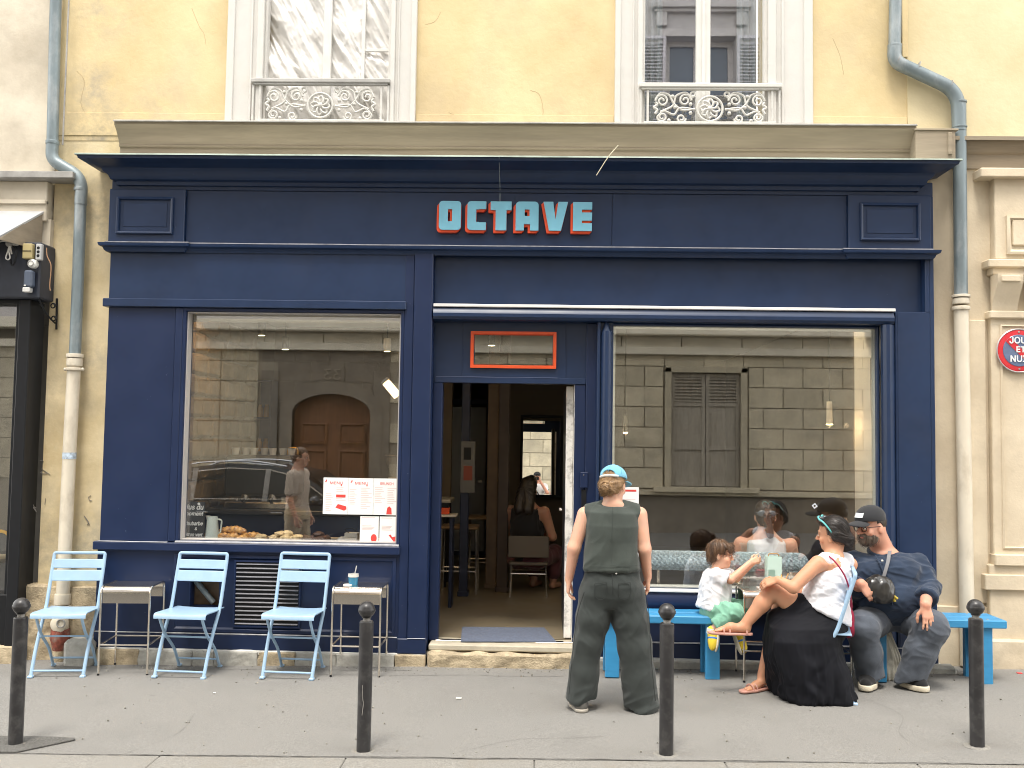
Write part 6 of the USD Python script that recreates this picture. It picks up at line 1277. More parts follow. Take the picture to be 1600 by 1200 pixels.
    for k_ in range(9):
        a = -.9 + k_ * .225; F.rc(L(.07 * math.sin(a), .06 + .015 * math.cos(a), .085), L(.074 * math.sin(a) + .008, .062 + .034 * math.cos(a), .040 + .006 * (k_ % 3)), .015 * s, .008 * s, .008)
    m_ = strands(F.mesh(.0045), L(0, -.05, .12), M_[2], .007, 9, 14); hr = obj('hair', m_, m_hair_br, t, world=True, smooth=True); hairs(hr, m_, lambda p: p - L(-.01, -.05, .13), 1300, .045, m_hair_br, 5)
boy()

# ------------------------------------------------------------------ the seated woman with the black skirt
def woman_seated():
    Yw = -.74; A = lambda px, py, dy=0.0: at(px, py, Yw + dy)
    t = thing('person', 'seated person in white tank top and long black skirt, legs crossed, beside the boy', 'person', (at(1280, 970, Yw)[0], Yw, G(1.85)))
    hc = A(1300, 834, .06); hf, hu = unit([-.80, .58, -.10]), unit([-.10, 0, 1]); F = Field(); L, M_ = head(F, hc, hf, hu, .95)
    nb = A(1303, 868, .02); F.rc(nb, L(0, -.03, -.055), .052, .050, .04); rt = unit([.50, .86, 0])
    tc = [A(1287, 972), A(1289, 950), A(1293, 925), A(1298, 900), A(1302, 880), A(1303, 868)]
    F.loft(tc, [.165, .148, .138, .150, .155, .07], [.12, .11, .105, .11, .085, .055], rt, .05)
    lS, lE, lW = A(1278, 880, -.12), A(1239, 918, -.17), A(1216, 906, -.11); rS, rE, rW = A(1328, 882, .14), A(1265, 930, .16), A(1225, 915, .08)
    for s_, e_, w_, td in ((lS, lE, lW, [-.1, .6, .4]), (rS, rE, rW, [-.1, -.6, .4])): F.rc(s_, e_, .050, .039, .04).rc(e_, w_, .039, .026, .012); hand(F, w_, [-.9, .25, -.30], [0, -.2, 1], td, .92, .38, .10)
    lH, lK, lA = A(1268, 962, -.06), A(1208, 922, -.02), A(1163, 977, -.02); rH, rK, rA = A(1275, 965, .10), A(1222, 938, .10), A(1191, 1056, .14)
    F.chain([lH, lK], [.086, .060], .012).chain([lK, lK * .62 + lA * .38, lA], [.056, .054, .033], .02).chain([rH, rK], [.088, .06], .03).chain([rK, rK * .65 + rA * .35, rA], [.058, .052, .034], .03)
    lT = A(1124, 984, -.03); F.chain([lA + [.012, 0, -.022], lA * .45 + lT * .55 + [0, 0, .004], lT], [.032, .027, .016], .025); rT = A(1170, 1074, .06); rT[2] = G(1.5) + .022; F.chain([rA - [-.012, 0, .03], (rA + rT) / 2 - [0, 0, .022], rT], [.031, .026, .015], .02)
    for k_ in range(4):
        for T_, dd in ((lT, unit(lT - lA)), (rT, unit((rT - rA) * [1, 1, .0]))):
            sd = unit(np.cross(dd, [0, 0, 1])); p_ = T_ + sd * (-.020 + .013 * k_); F.rc(p_ - dd * .01, p_ + dd * (.030 - .004 * k_), .0085, .0075, .006)
    obj('body', F.mesh(.0055), m_skin_t, t, world=True, smooth=True); eyes(t, L, M_, .95)
    F = Field(); F.loft([A(1284, 985), A(1286, 965), A(1290, 935), A(1296, 905), A(1301, 885), A(1303, 874)], [.222, .210, .180, .172, .142, .085], [.182, .172, .142, .130, .105, .072], rt, .03, 2.3)
    F.rc(A(1288, 876, -.08), A(1303, 878), .052, .055, .03).rc(A(1320, 877, .10), A(1303, 878), .052, .055, .03); F.cut(A(1283, 954), [-.45, 0, -.9]); F.ell(A(1301, 862, .02), [.065, .065, .040], None, .01, sub=True)
    F.rc(lS + [-.02, -.05, .02], lS + [-.05, -.05, -.075], .058, .048, .012, sub=True); F.rc(rS + [.02, .05, .02], rS + [-.04, .06, -.07], .056, .05, .012, sub=True)
    m_ = fold(F.mesh(.0055), [(.008, 12, 3, [.9, 0, .4], None), (.005, 22, 5, [.8, .3, -.4], None)], 31); tp = obj('tank_top', m_, cloth('white_cotton', (.70, .70, .74), .03), t, world=True, smooth=True)
    obj('bag_strap', tube(curve([A(1291, 866, -.10), A(1305, 878, -.165), A(1320, 900, -.175), A(1328, 925, -.15), A(1331, 950, -.09)], 6), .0055, 6), mat('crimson_strap', (.28, .012, .05), .5), tp, world=True)
    # long skirt: over the thighs, then draped to the ground
    F = Field(); F.loft([A(1286, 985), A(1287, 972), A(1288, 962)], [.195, .185, .160], [.155, .145, .125], rt, .04, 2.2)
    F.chain([A(1280, 962, -.05), A(1250, 949, -.05)], [.125, .090], .05).chain([A(1280, 966, .1), A(1236, 958, .08)], [.12, .088], .05).chain([A(1245, 958, -.05), A(1212, 965, .02)], [.08, .05], .05)
    hz = G(1.8) + .012
    F.loft([np.append(A(1276, 1096, -.06)[:2], hz - .02), A(1268, 1065, -.05), A(1257, 1030, -.04), A(1251, 1000, -.03), A(1254, 980, -.02), A(1262, 965, -.01), A(1270, 950)], [.235, .215, .222, .234, .228, .195, .11], [.205, .215, .225, .232, .215, .165, .09], [1, -.0, 0], .08, 2.8)
    F.rc(A(1212, 966, .06), A(1216, 1062, .08), .05, .06, .05)
    F.cutfn(lambda P: hz - P[..., 2] + .012 * np.sin(P[..., 0] * 34 + P[..., 1] * 11) * (P[..., 2] < .2)); F.cut(A(1200, 985), [-1, 0, -.0])
    m_ = fold(biggest(F.mesh(.006)), [(.026, 8, .7, [.10, 0, 1], lambda V: np.clip((.50 - V[:, 2]) * 3, 0, 1)), (.014, 20, .9, [-.1, 0, 1], lambda V: np.clip((.48 - V[:, 2]) * 4, 0, 1)), (.004, 18, 3, [.8, 0, .5], lambda V: np.clip((V[:, 2] - .4) * 4, 0, 1))], 41)
    obj('skirt', m_, mat('black_viscose', (.0045, .005, .008), .75, var=.2, vs=6, bump=.25, bs=300, spec=.2), t, world=True, smooth=True)
    # hair with bun, teal sunglasses on the head
    F = Field(); F.ell(L(0, -.020, .030), [.080, .098, .092], M_, 0).rc(L(-.05, -.05, -.01), L(-.02, -.085, -.03), .035, .035, .03).rc(L(.05, -.05, -.01), L(.02, -.085, -.03), .035, .035, .03).ell(L(0, -.112, -.045), [.040, .034, .045], M_, .015)
    F.cutfn(lambda P: np.minimum((P - L(0, .005, 0)) @ M_[1], (L(0, 0, .065) - P) @ M_[2])); m_ = strands(F.mesh(.0045), L(0, -.11, -.04), M_[1], .008, 7, 15); hr = obj('hair', m_, m_hair_bk, t, world=True, smooth=True); hairs(hr, m_, lambda p: L(0, -.13, -.05) - p, 900, .05, m_hair_bk, 6)
    m_teal = mat('teal_frame', (.12, .48, .48), .3, coat=.5); sg_ = obj('sunglasses', join(*[tube(np.array([L(x * .036 + .028 * math.cos(a), .055 + .014 * math.sin(a), .110 + .020 * math.sin(a)) for a in np.linspace(0, 6.3, 22)]), .0055, 6) for x in (-1, 1)], *[tube(curve([L(x * .066, .055, .112), L(x * .084, .02, .090), L(x * .086, -.02, .035), L(x * .083, -.03, .0)], 6), .0055, 6) for x in (-1, 1)]), m_teal, t, world=True)
    for x in (-1, 1): obj('lens', move(trimesh.creation.icosphere(2, 1), L(x * .036, .052, .109), s=np.array([.022, .016, .020])), mat('dark_lens' + ('_a' if x > 0 else '_b'), (.02, .025, .03), .1, coat=.6), sg_, world=True)
    m_sl = mat('rose_sandal', (.48, .25, .20), .6, var=.1)
    for nm, a_, b_ in (('crossed', lA, lT), ('standing', rA, rT)):
        hl = a_ + ([.022, 0, -.056] if nm == 'crossed' else [.02, 0, -.05]); te = b_ + ([-.040, 0, -.020] if nm == 'crossed' else [-.035, -.02, -.014])
        if nm == 'standing': hl[2] = te[2] = G(1.5) + .010
        d = unit(te - hl); sd = unit(np.cross(d, [0, 0, 1])); F = Field(); F.rc(hl, hl * .4 + te * .6, .034, .042, .02).rc(hl * .4 + te * .6, te, .042, .036, .02); nu = unit(np.cross(sd, d)); nu = nu if nu[2] > 0 else -nu
        F.cut(hl + nu * .008, nu); F.cut(hl - nu * .008, -nu); so = obj('sandal', F.mesh(.0045), m_sl, t, world=True, smooth=40)
        for fr in (.55, .72, .06):
            p_ = hl * (1 - fr) + te * fr; obj('strap', tube(np.array([p_ + sd * .038 * math.cos(q) + nu * (.004 + .036 * math.sin(q)) for q in np.linspace(0, math.pi, 9)]), .0055, 6), m_sl, so, world=True)
    obj('bracelet', tube(lW + np.array([[.022, 0, .006]]) + np.c_[.010 * np.cos(q := np.linspace(0, 6.3, 20)), .03 * np.cos(q), .03 * np.sin(q)], .0028, 5), mat('gold', (.7, .45, .15), .3, metal=1.0), t, world=True)
woman_seated()
rb2 = thing('red_bag', 'crimson bag hanging on the chair under the black skirt', 'bag', at(1326, 965, -.62)); F = Field(); F.ell([0, 0, -.02], [.035, .06, .09], None, 0).ell([-.005, 0, -.08], [.05, .07, .05], None, .03)
obj('body', fold(F.mesh(.006), [(.006, 20, 5, [0, .2, 1], None)], 2), mat('crimson_fabric', (.30, .012, .045), .8, var=.1, vs=8), rb2, smooth=True); obj('strap', tube(curve([(-.005, .04, .06), (0, .02, .2), (0, -.02, .22), (.004, -.04, .06)], 6), .005, 6), mat('crimson_cord', (.28, .012, .05), .6), rb2)

# ------------------------------------------------------------------ the seated man in the dark blue shirt
def man_seated():
    Ym = -.27; A = lambda px, py, dy=0.0: at(px, py, Ym + dy)
    t = thing('person', 'bearded person in dark blue shirt, black cap and glasses on the right blue bench', 'person', (at(1395, 960, Ym)[0], Ym, G(2.6)))
    hc = A(1360, 821, -.06); hf, hu = unit([-.88, -.44, -.16]), unit([-.14, -.04, 1]); s = 1.06; F = Field(); L, M_ = head(F, hc, hf, hu, s, False, 1.0, 1.05)
    nb = A(1379, 860, .02); F.rc(nb, L(0, -.035, -.05), .078, .068, .05); rt = [1, .05, 0]
    F.loft([A(1392, 965), A(1390, 930, -.02), A(1386, 900), A(1383, 876), A(1380, 862)], [.20, .22, .23, .20, .09], [.16, .18, .16, .12, .08], rt, .05)
    rS, rE, rW = A(1336, 880, .0), A(1334, 922, -.10), A(1345, 912, -.34); lS, lE, lW = A(1432, 882), A(1450, 918, -.12), A(1446, 945, -.40)
    F.rc(rS, rE, .062, .052, .03).rc(rE, rW, .050, .034, .02); F.rc(lS, lE, .062, .052, .03).rc(lE, lW, .050, .036, .02)
    hand(F, rW, [.50, -.35, -.60], [-.2, -1, .4], [.8, 0, .6], 1.02, .55, .06, fist=False); hand(F, lW, [.06, -.30, -.90], [0, -.9, .4], [-1, 0, 0], 1.02, .12, .20)
    rH, rK, rA = A(1378, 960), A(1346, 980, -.33), A(1362, 1058, -.22); lH, lK, lA = A(1410, 960), A(1456, 980, -.34), A(1420, 1056, -.26)
    F.chain([rH, rK, rA], [.09, .065, .045], .03).chain([lH, lK, lA], [.09, .065, .045], .03)
    obj('body', F.mesh(.006), m_skin_m, t, world=True, smooth=True); eyes(t, L, M_, s)
    # beard, cropped hair
    F = Field(); F.ell(L(0, .030, -.070), np.array([.066, .070, .058]) * s, M_, 0).ell(L(0, .062, -.102), np.array([.034, .032, .026]) * s, M_, .02); F.rc(L(-.026, .085, -.050), L(.026, .085, -.050), .009 * s, .009 * s, .01)
    F.cutfn(lambda P: np.where((P - L(0, 0, 0)) @ M_[1] < .085 * s, ((P - L(0, 0, -.030)) @ M_[2] - np.clip(.055 * s - (P - L(0, 0, 0)) @ M_[1], 0, 1) * .55), ((P - L(0, 0, -.042)) @ M_[2]))); F.cutfn(lambda P: (L(0, -.012, 0) - P) @ M_[1]); F.ell(L(0, .098, -.066), np.array([.022, .02, .009]) * s, M_, .006, sub=True)
    m_ = strands(F.mesh(.0045), L(0, 0, 0), M_[2], .008, 22, 6); m_bd = hairmat('greying_beard', (.05, .032, .022), (.17, .13, .10)); hr = obj('beard', m_, m_bd, t, world=True, smooth=True); hairs(hr, m_, lambda p: -M_[2] + M_[1] * .2, 500, .02, m_bd, 8, .0009)
    F = Field(); F.ell(L(0, -.022, .020), np.array([.080, .098, .090]) * s, M_, 0); F.cut(L(0, .012, 0), M_[1]); F.cut(L(0, 0, -.055), -M_[2]); F.ell(L(.078, -.006, -.018), [.02, .03, .04], M_, .004, sub=True).ell(L(-.078, -.006, -.018), [.02, .03, .04], M_, .004, sub=True)
    obj('hair', strands(F.mesh(.005), L(0, -.03, 0), M_[2], .004, 20, 16), m_hair_dk, t, world=True, smooth=True)
    m_cap = cloth('black_cap', (.022, .023, .026), .12); F = Field(); F.ell(L(0, -.008, .050), np.array([.090, .110, .086]) * s, M_, 0).cut(L(0, 0, .034), -M_[2] + .10 * M_[1]); cp_ = obj('cap', F.mesh(.0045), m_cap, t, world=True, smooth=50)
    F = Field(); F.ell(L(0, .112, .038), np.array([.078, .085, .012]) * s, M_ if True else None, 0).cut(L(0, .065, 0), -M_[1]); v = F.mesh(.004); q = np.array(v.vertices); xr = (q - L(0, 0, 0)) @ M_[0]; q -= np.outer(xr**2 * 3.2, M_[2]); v.vertices = q; obj('brim', v, m_cap, cp_, world=True, smooth=True)
    P_ = lambda x, z: L(x, -.008 + .112 * math.sqrt(max(0, 1 - (x / .0925)**2 - ((z - .050) / .088)**2)), z); ug = [(x, z) for z in (.070, .100) for x in np.linspace(-.036, .036, 7)]
    V = np.array([P_(x, z) + M_[1] * .002 for x, z in ug]); obj('cap_patch', (V, np.array([[i, i + 1, i + 8, i + 7] for i in range(6)])), mat('pale_patch', (.55, .58, .60), .7), cp_, world=True)
    gl_ = obj('glasses', join(*[tube(np.array([L(x * .033 + .0235 * math.cos(a), .1015 - .010 * abs(math.cos(a)), -.003 + .0185 * math.sin(a)) for a in np.linspace(0, 6.283, 25)]), .0026, 6) for x in (-1, 1)], tube([L(-.0095, .104, .003), L(0, .108, .006), L(.0095, .104, .003)], .0026, 6), *[tube([L(x * .057, .092, .004), L(x * .078, .06, .004), L(x * .084, -.005, -.002)], .0026, 6) for x in (-1, 1)]), m_black, t, world=True)
    # shirt
    F = Field(); F.loft([A(1394, 968), A(1392, 950, -.03), A(1389, 930, -.05), A(1386, 908, -.02), A(1384, 890), A(1382, 876), A(1380, 866)], [.245, .262, .265, .255, .243, .208, .115], [.19, .215, .225, .19, .16, .135, .09], rt, .05, 2.3)
    F.ell(A(1363, 893, -.11), [.12, .10, .075], None, .08).ell(A(1407, 893, -.11), [.12, .10, .075], None, .08).ell(A(1392, 934, -.13), [.21, .15, .12], None, .08)
    F.rc(rS, rE, .085, .074, .05).rcf(rE, rE * .45 + rW * .55, .074, .064, .03); F.rc(lS, lE, .076, .067, .05).rcf(lE, lE * .36 + lW * .64, .067, .061, .03)
    F.rcf(lE * .55 + lW * .45, lE * .33 + lW * .67, .061, .068, .006)
    F.ell(A(1379, 858, -.02), [.085, .085, .035], None, .01, sub=True); F.rc(A(1300, 912, -.27), A(1425, 914, -.27), .012, .012, .03, sub=True)
    F.cutfn(lambda P: A(1393, 970)[2] - P[..., 2] - .06 * np.clip(1 - np.abs(P[..., 0] - A(1412, 950)[0]) / .08, 0, 1))
    m_ = fold(F.mesh(.006), [(.010, 9, 3, [.6, 0, .8], None), (.007, 18, 4, [1, .2, -.3], None), (.010, 20, 5, [1, 0, .3], lambda V: np.clip((V[:, 0] - A(1432, 900)[0]) * 8, 0, 1))], 51)
    m_sh = cloth('dark_blue_shirting', (.019, .032, .060), .12); sh = obj('shirt', m_, m_sh, t, world=True, smooth=True)
    obj('collar', tube(A(1379, 863, -.015) + np.c_[.092 * np.cos(a_ := np.linspace(-1.25, 2 * np.pi - 1.9, 36)), .092 * np.sin(a_), .028 * np.sin(a_)], .016, 8), m_sh, sh, world=True)
    for px, py in ((1372, 856), (1378, 876), (1387, 908)): obj('button', move(trimesh.creation.icosphere(1, .0085), on_surface(m_, px, py)), m_trim, sh, world=True)
    obj('placket', tube(np.array([on_surface(m_, px, py, .001) for px, py in ((1368, 868), (1374, 880), (1380, 895), (1388, 912), (1392, 928), (1394, 945))]), .006, 6), m_sh, sh, world=True); chest = m_
    # trousers
    F = Field(); F.loft([A(1394, 978), A(1394, 966, -.02), A(1394, 952)], [.205, .215, .21], [.15, .165, .16], rt, .04)
    F.chain([rH, rK * .5 + rH * .5, rK, rK * .5 + rA * .5, rA + [0, 0, -.05]], [.118, .108, .098, .090, .088], .05).chain([lH, lK * .5 + lH * .5, lK, lK * .5 + lA * .5, lA + [0, 0, -.05]], [.118, .110, .100, .094, .090], .05)
    gz = G(2.6) + .055; F.cutfn(lambda P: gz - P[..., 2] + .02 * np.sin(P[..., 0] * 30))
    low = lambda V: np.clip((.40 - V[:, 2]) * 3, 0, 1); m_ = fold(biggest(F.mesh(.006)), [(.009, 10, 1.4, [.25, .1, .97], low), (.007, 14, 3, [.9, .2, -.3], lambda V: 1 - low(V)), (.007, 18, 2, [1, 0, .15], lambda V: np.clip((.15 - V[:, 2]) * 8, 0, 1))], 61)
    obj('trousers', m_, cloth('slate_denim', (.078, .090, .112), .16), t, world=True, smooth=True)
    m_blk, m_sol = cloth('black_canvas_shoe', (.014, .014, .015), .1), mat('cream_sole', (.60, .54, .42), .6, var=.05)
    for nm, an, tx, ty in (('right', rA, 1351, 1077), ('left', lA, 1449, 1080)):
        z0 = G(2.5) + .004; te = at(tx, ty - 6, an[1] - (.17 if nm == 'right' else .12)); te = np.array([te[0], te[1], z0]); he = np.array([an[0], an[1] + .03, z0]); d = unit(te - he); te = he + d * min(np.linalg.norm(te - he), .27)
        F = Field(); zc = np.array([0, 0, .050]); F.rc(he + zc, he * .5 + te * .5 + zc, .046, .052, .02).rc(he * .5 + te * .5 + zc - [0, 0, .005], te - d * .045 + zc * .72, .050, .040, .03).rc(he + zc, he + zc * 1.9, .044, .042, .02); F.cut([0, 0, z0 + .018], [0, 0, -1]); sh_ = obj('shoe', F.mesh(.005), m_blk, t, world=True, smooth=True)
        F = Field(); zc = np.array([0, 0, .018]); F.rc(he + zc, he * .5 + te * .5 + zc, .052, .056, .02).rc(he * .5 + te * .5 + zc, te - d * .042 + zc, .056, .048, .03); F.cut([0, 0, z0 + .036], [0, 0, 1]); F.cut([0, 0, z0], [0, 0, -1]); obj('sole', F.mesh(.0045), m_sol, sh_, world=True, smooth=40)
        sd = unit(np.cross(d, [0, 0, 1])); md = he * .45 + te * .55
        for k_ in range(3): c_ = md + d * (.02 - .028 * k_) + [0, 0, .088 + .010 * k_ - .004]; obj('lace', tube([c_ - sd * .024 - [0, 0, .006], c_ + [0, 0, .004], c_ + sd * .024 - [0, 0, .006]], .005, 6), m_sol, sh_, world=True)
    # cross-body bag
    bg = thing('shoulder_bag', 'black crumpled cross-body bag on the lap of the person in the dark blue shirt', 'bag', A(1373, 920, -.33)); F = Field(); F.ell([0, 0, 0], [.095, .06, .085], None, 0).ell([.02, 0, -.04], [.075, .06, .05], None, .03)
    obj('body', fold(F.mesh(.005), [(.010, 14, 5, [.5, 0, 1], None), (.005, 30, 8, [.2, 0, 1], None)], 71), mat('black_nylon', (.016, .015, .014), .28, var=.3, vs=14, coat=.3), bg, smooth=True)
    obj('clip', join(tube([(.085, -.02, -.045), (.10, -.02, -.08)], .011, 8), tube([(.088, -.03, -.04), (.115, -.03, -.06)], .008, 8)), mat('yellow_clip', (.45, .34, .04), .5), bg)
    st_ = curve([on_surface(chest, px, py, .012) for px, py in ((1378, 906), (1382, 892), (1386, 878), (1388, 866), (1390, 856))] + [A(1391, 846, .0)], 6); sd = np.array([1, 0, 0]); w_ = .012
    V = np.vstack([st_ - sd * w_, st_ + sd * w_]); n_ = len(st_); obj('strap', (np.vstack([V, V + [0, -.004, 0]]), np.array([[i, i + 1, n_ + i + 1, n_ + i] for i in range(n_ - 1)] + [[2 * n_ + i, 3 * n_ + i, 3 * n_ + i + 1, 2 * n_ + i + 1] for i in range(n_ - 1)])), mat('grey_webbing', (.17, .17, .18), .8), bg, world=True)
man_seated()

# ------------------------------------------------------------------ people inside and across the street, built more simply
def simple_person(name_label, base, yaw, pose, topc, legc, hairc, skinm, nm, hair='short', extra=None, res=.009, bare_arms=True, pz=.50):
    """A whole figure in a frame of its own: x right, y forward, z up; pose 'stand', 'sit' or 'hold'."""
    t = thing('person', name_label, 'person', base, yaw); F = Field(); sit = pose == 'sit'; pz = pz if sit else .93
    hd = np.array([0, .03, pz + .66]); L, M_ = head(F, hd, [0, 1, -.12], [0, .1, 1], .98); F.rc([0, -.01, pz + .50], L(0, -.03, -.05), .056, .054, .04)
    F.loft([[0, 0, pz - .06], [0, 0, pz + .15], [0, 0, pz + .34], [0, -.01, pz + .46], [0, -.01, pz + .53]], [.155, .13, .155, .155, .07], [.11, .095, .11, .09, .055], [1, 0, 0], .05)
    arms = {'stand': ((-.19, 0, .44, -.23, -.02, .16, -.23, .07, -.06), (.19, 0, .44, .23, -.02, .16, .22, .08, -.06)), 'sit': ((-.19, 0, .44, -.25, .06, .19, -.10, .26, .20), (.19, 0, .44, .25, .06, .19, .12, .26, .20)), 'hold': ((-.19, 0, .44, -.25, .16, .28, -.07, .26, .56), (.19, 0, .44, .25, .16, .28, .07, .26, .56))}[pose]; A_ = []
    for a in arms:
        s_, e_, w_ = [np.array(a[i:i + 3]) + [0, 0, pz] for i in (0, 3, 6)]; A_.append((s_, e_, w_)); F.rc(s_, e_, .052, .042, .04).rc(e_, w_, .042, .028, .02); sx = np.sign(s_[0]); hand(F, w_, {'stand': [0, .15, -1], 'sit': [-.4 * sx, .9, -.1], 'hold': [-.2 * sx, .2, 1]}[pose], {'stand': [sx, 0, 0], 'sit': [0, 0, 1], 'hold': [sx, -.3, 0]}[pose], {'stand': [0, 1, 0], 'sit': [-sx, 0, 0], 'hold': [-sx * .3, -1, 0]}[pose], .95, .4, .1)
    legs = []
    for sx in (-1, 1):
        h_ = np.array([sx * .09, 0, pz - .03]); k_ = np.array([sx * .11, .44, pz - .02]) if sit else np.array([sx * .10, .02 + .06 * sx, .49]); a_ = np.array([sx * .11, .40, .09]) if sit else np.array([sx * .11, -.02 + .10 * sx, .09]); legs.append((h_, k_, a_)); F.chain([h_, k_, a_], [.095, .062, .040], .04); F.rc(a_ - [0, .02, .05], a_ + [0, .15, -.06], .034, .028, .02)
    obj('body', F.mesh(res), skinm, t, smooth=True)
    F = Field(); F.loft([[0, 0, pz - .05], [0, 0, pz + .15], [0, 0, pz + .34], [0, -.01, pz + .45], [0, -.01, pz + .50]], [.185, .16, .18, .165, .085], [.135, .12, .13, .105, .07], [1, 0, 0], .04)
    if not bare_arms:
        for s_, e_, w_ in A_: F.rc(s_, s_ * .3 + e_ * .7, .070, .066, .03)
    F.cut([0, 0, pz - .05], [0, 0, -1]); F.ell([0, .03, pz + .55], [.08, .09, .06], None, .01, sub=True)
    if bare_arms:
        for sx in (-1, 1): F.rc([sx * .215, -.05, pz + .48], [sx * .20, -.06, pz + .28], .075, .05, .015, sub=True)
    obj('top', fold(F.mesh(res * .8), [(.007, 12, 3, [.4, 0, .9], None)], 7), cloth(nm + '_top', topc), t, smooth=True)
    F = Field(); F.loft([[0, 0, pz - .10], [0, 0, pz - .02], [0, 0, pz + .04]], [.18, .178, .165], [.14, .135, .12], [1, 0, 0], .03)
    for h_, k_, a_ in legs: F.chain([h_, k_, k_ * .3 + a_ * .7] if legc[0] > -1 and hair != 'shorts' else [h_, k_ * .7 + h_ * .3], [.115, .085, .075][:3 if hair != 'shorts' else 2], .03)
    obj('trousers', fold(F.mesh(res), [(.006, 12, 3, [.4, 0, .9], None)], 8), cloth(nm + '_trousers', legc), t, smooth=True)
    F = Field(); F.ell(L(0, -.020, .030), [.082, .102, .094], M_, 0).ell(L(0, -.06, -.035), [.070, .050, .060], M_, .03); F.cutfn(lambda P: np.minimum((P - L(0, .035, 0)) @ M_[1], (L(0, 0, .055) - P) @ M_[2]))
    if hair == 'tail': F.rc(L(0, -.11, -.02), L(.02, -.135, -.16), .038, .028, .02)
    if hair == 'long': F.rc(L(-.04, -.06, -.04), L(-.05, -.09, -.22), .06, .06, .04).rc(L(.04, -.06, -.04), L(.05, -.09, -.22), .06, .06, .04)
    obj('hair', strands(F.mesh(.007), L(0, -.1, 0), M_[1], .008, 7, 9), hairc, t, smooth=True); eyes(t, L, M_, .98, W=False)
    if extra: extra(t, L, M_, A_)
    return t
def woman_in_tank(t, L, M_, A_):
    g_ = obj('sunglasses', tube(np.array([L(x, -.112 + .35 * x * x * 10 * .2, .010) for x in np.linspace(-.085, .085, 9)]), .008, 6), m_black, t)
    for x in (-.036, .036): obj('lens', move(trimesh.creation.icosphere(2, 1), L(x, -.118, .008), s=np.array([.036, .014, .026])), mat('mirror_lens' + ('_l' if x < 0 else '_r'), (.06, .08, .10), .15, coat=.8), g_)
b_ = at(1196, 850, .36)
simple_person('person in a white tank top sitting inside, back against the right window', (b_[0], .36, .10), -6, 'sit', (.62, .62, .62), (.03, .03, .035), m_hair_dk, m_skin_f, 'inside_tank', 'tail', woman_in_tank, pz=.37)
bq = thing('banquette', 'grey blue woven backrest of the seat inside the right window', 'bench', (1.55, .21, FZ))
zt_, zb_ = at(1100, 862, .21)[2] - FZ, at(1100, 897, .21)[2] - FZ; xa, xb = at(1008, 880, .21)[0] - 1.55, at(1256, 880, .21)[0] - 1.55
F = Field(); F.rc([xa + .04, 0, zt_ - .07], [xb - .04, 0, zt_ - .07], .075, .075, 0); mm_ = F.mesh(.008); v = np.array(mm_.vertices); v[:, 1] *= .75; v[:, 1] += .006 * np.sin(v[:, 0] * 160 + 14 * np.sin(v[:, 2] * 60)); mm_.vertices = v
obj('woven_back', mm_, mat('woven_blue_grey', (.42, .52, .56), .8, var=.35, vs=60, bump=1.0, bs=160, bdist=.006), bq, smooth=True); obj('base', bx(xa, xb, .05, .62, 0, .18, .01), m_navyin, bq); obj('cushion', bx(xa + .01, xb - .01, .05, .62, .18, .24, .02), mat('slate_cushion', (.05, .06, .075), .9, var=.1), bq)
for x in (xa + .1, 0, xb - .1): obj('post', bx(x - .012, x + .012, -.012, .012, .1, zt_ - .06, .002), m_steel, bq)
b3_ = at(824, 800, 2.4)
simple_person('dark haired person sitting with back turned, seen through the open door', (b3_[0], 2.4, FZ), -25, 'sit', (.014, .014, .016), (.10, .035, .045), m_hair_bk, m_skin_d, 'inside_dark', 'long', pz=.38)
def stool(lb_, x, y, h, seatm, back=False):
    t = thing('bar_stool', lb_, 'stool', (x, y, FZ)); obj('seat', bx(-.19, .19, -.17, .17, h - .03, h, .012), seatm, t)
    for sx in (-1, 1):
        for sy in (-1, 1): obj('leg', tube([(sx * .18, sy * .16, 0), (sx * .17, sy * .15, h - .03)], .010, 8), m_steel, t)
    for sy in (-1, 1): obj('rung', tube([(-.175, sy * .155, .22), (.175, sy * .155, .22)], .008, 8), m_steel, t)
    for sx in (-1, 1): obj('rung', tube([(sx * .175, -.155, .22), (sx * .175, .155, .22)], .008, 8), m_steel, t)
    if back: obj('backrest', bx(-.20, .20, -.19, -.17, h + .05, h + .26, .04), seatm, t)
m_seatw = mat('stool_wood', (.22, .14, .07), .5, var=.15, vs=6, stretch=(1, 8, 1)); m_seatp = mat('pale_seat', (.11, .095, .08), .6)
for (px, py, lb_, sm_, bk) in ((717, 924, 'steel stool with a wooden seat just inside the door on the left', m_seatw, False), (757, 908, 'steel stool with a wooden seat behind the first one inside the door', m_seatw, False)):
    p_ = atz(px, py, FZ); stool(lb_, p_[0], p_[1], .66 if px == 717 else .70, sm_, bk)
stool('stool with a pale rounded backrest under the dark haired person inside', b3_[0] + .02, 2.36, .33, m_seatp, True)
def phone_man(t, L, M_, A_):
    obj('phone', bx(-.040, .040, .285, .295, 1.50, 1.66, .006), m_black, t); F = Field(); F.ell(L(0, -.008, .050), [.092, .112, .086], M_, 0).cut(L(0, 0, .040), -M_[2]); cp_ = obj('cap', F.mesh(.007), m_black, t, smooth=True)
    obj('strap', tube(curve([(-.15, .05, 1.42), (0, .145, 1.22), (.14, .13, 1.0)], 5), .014, 6), m_black, t)
simple_person('person with a cap holding up a phone, seen in the wall mirror', (-.02, -7.62, 0), 0, 'hold', (.66, .66, .66), (.05, .055, .07), m_hair_dk, m_skin_m, 'photographer', 'short', phone_man, bare_arms=False)
simple_person('person in pale T-shirt and beige shorts mirrored in the left window', (-2.95, -4.3, G(-2.9) - .12), -84, 'stand', (.55, .46, .38), (.50, .40, .26), m_hair_br, m_skin_f, 'passer', 'shorts', bare_arms=False)

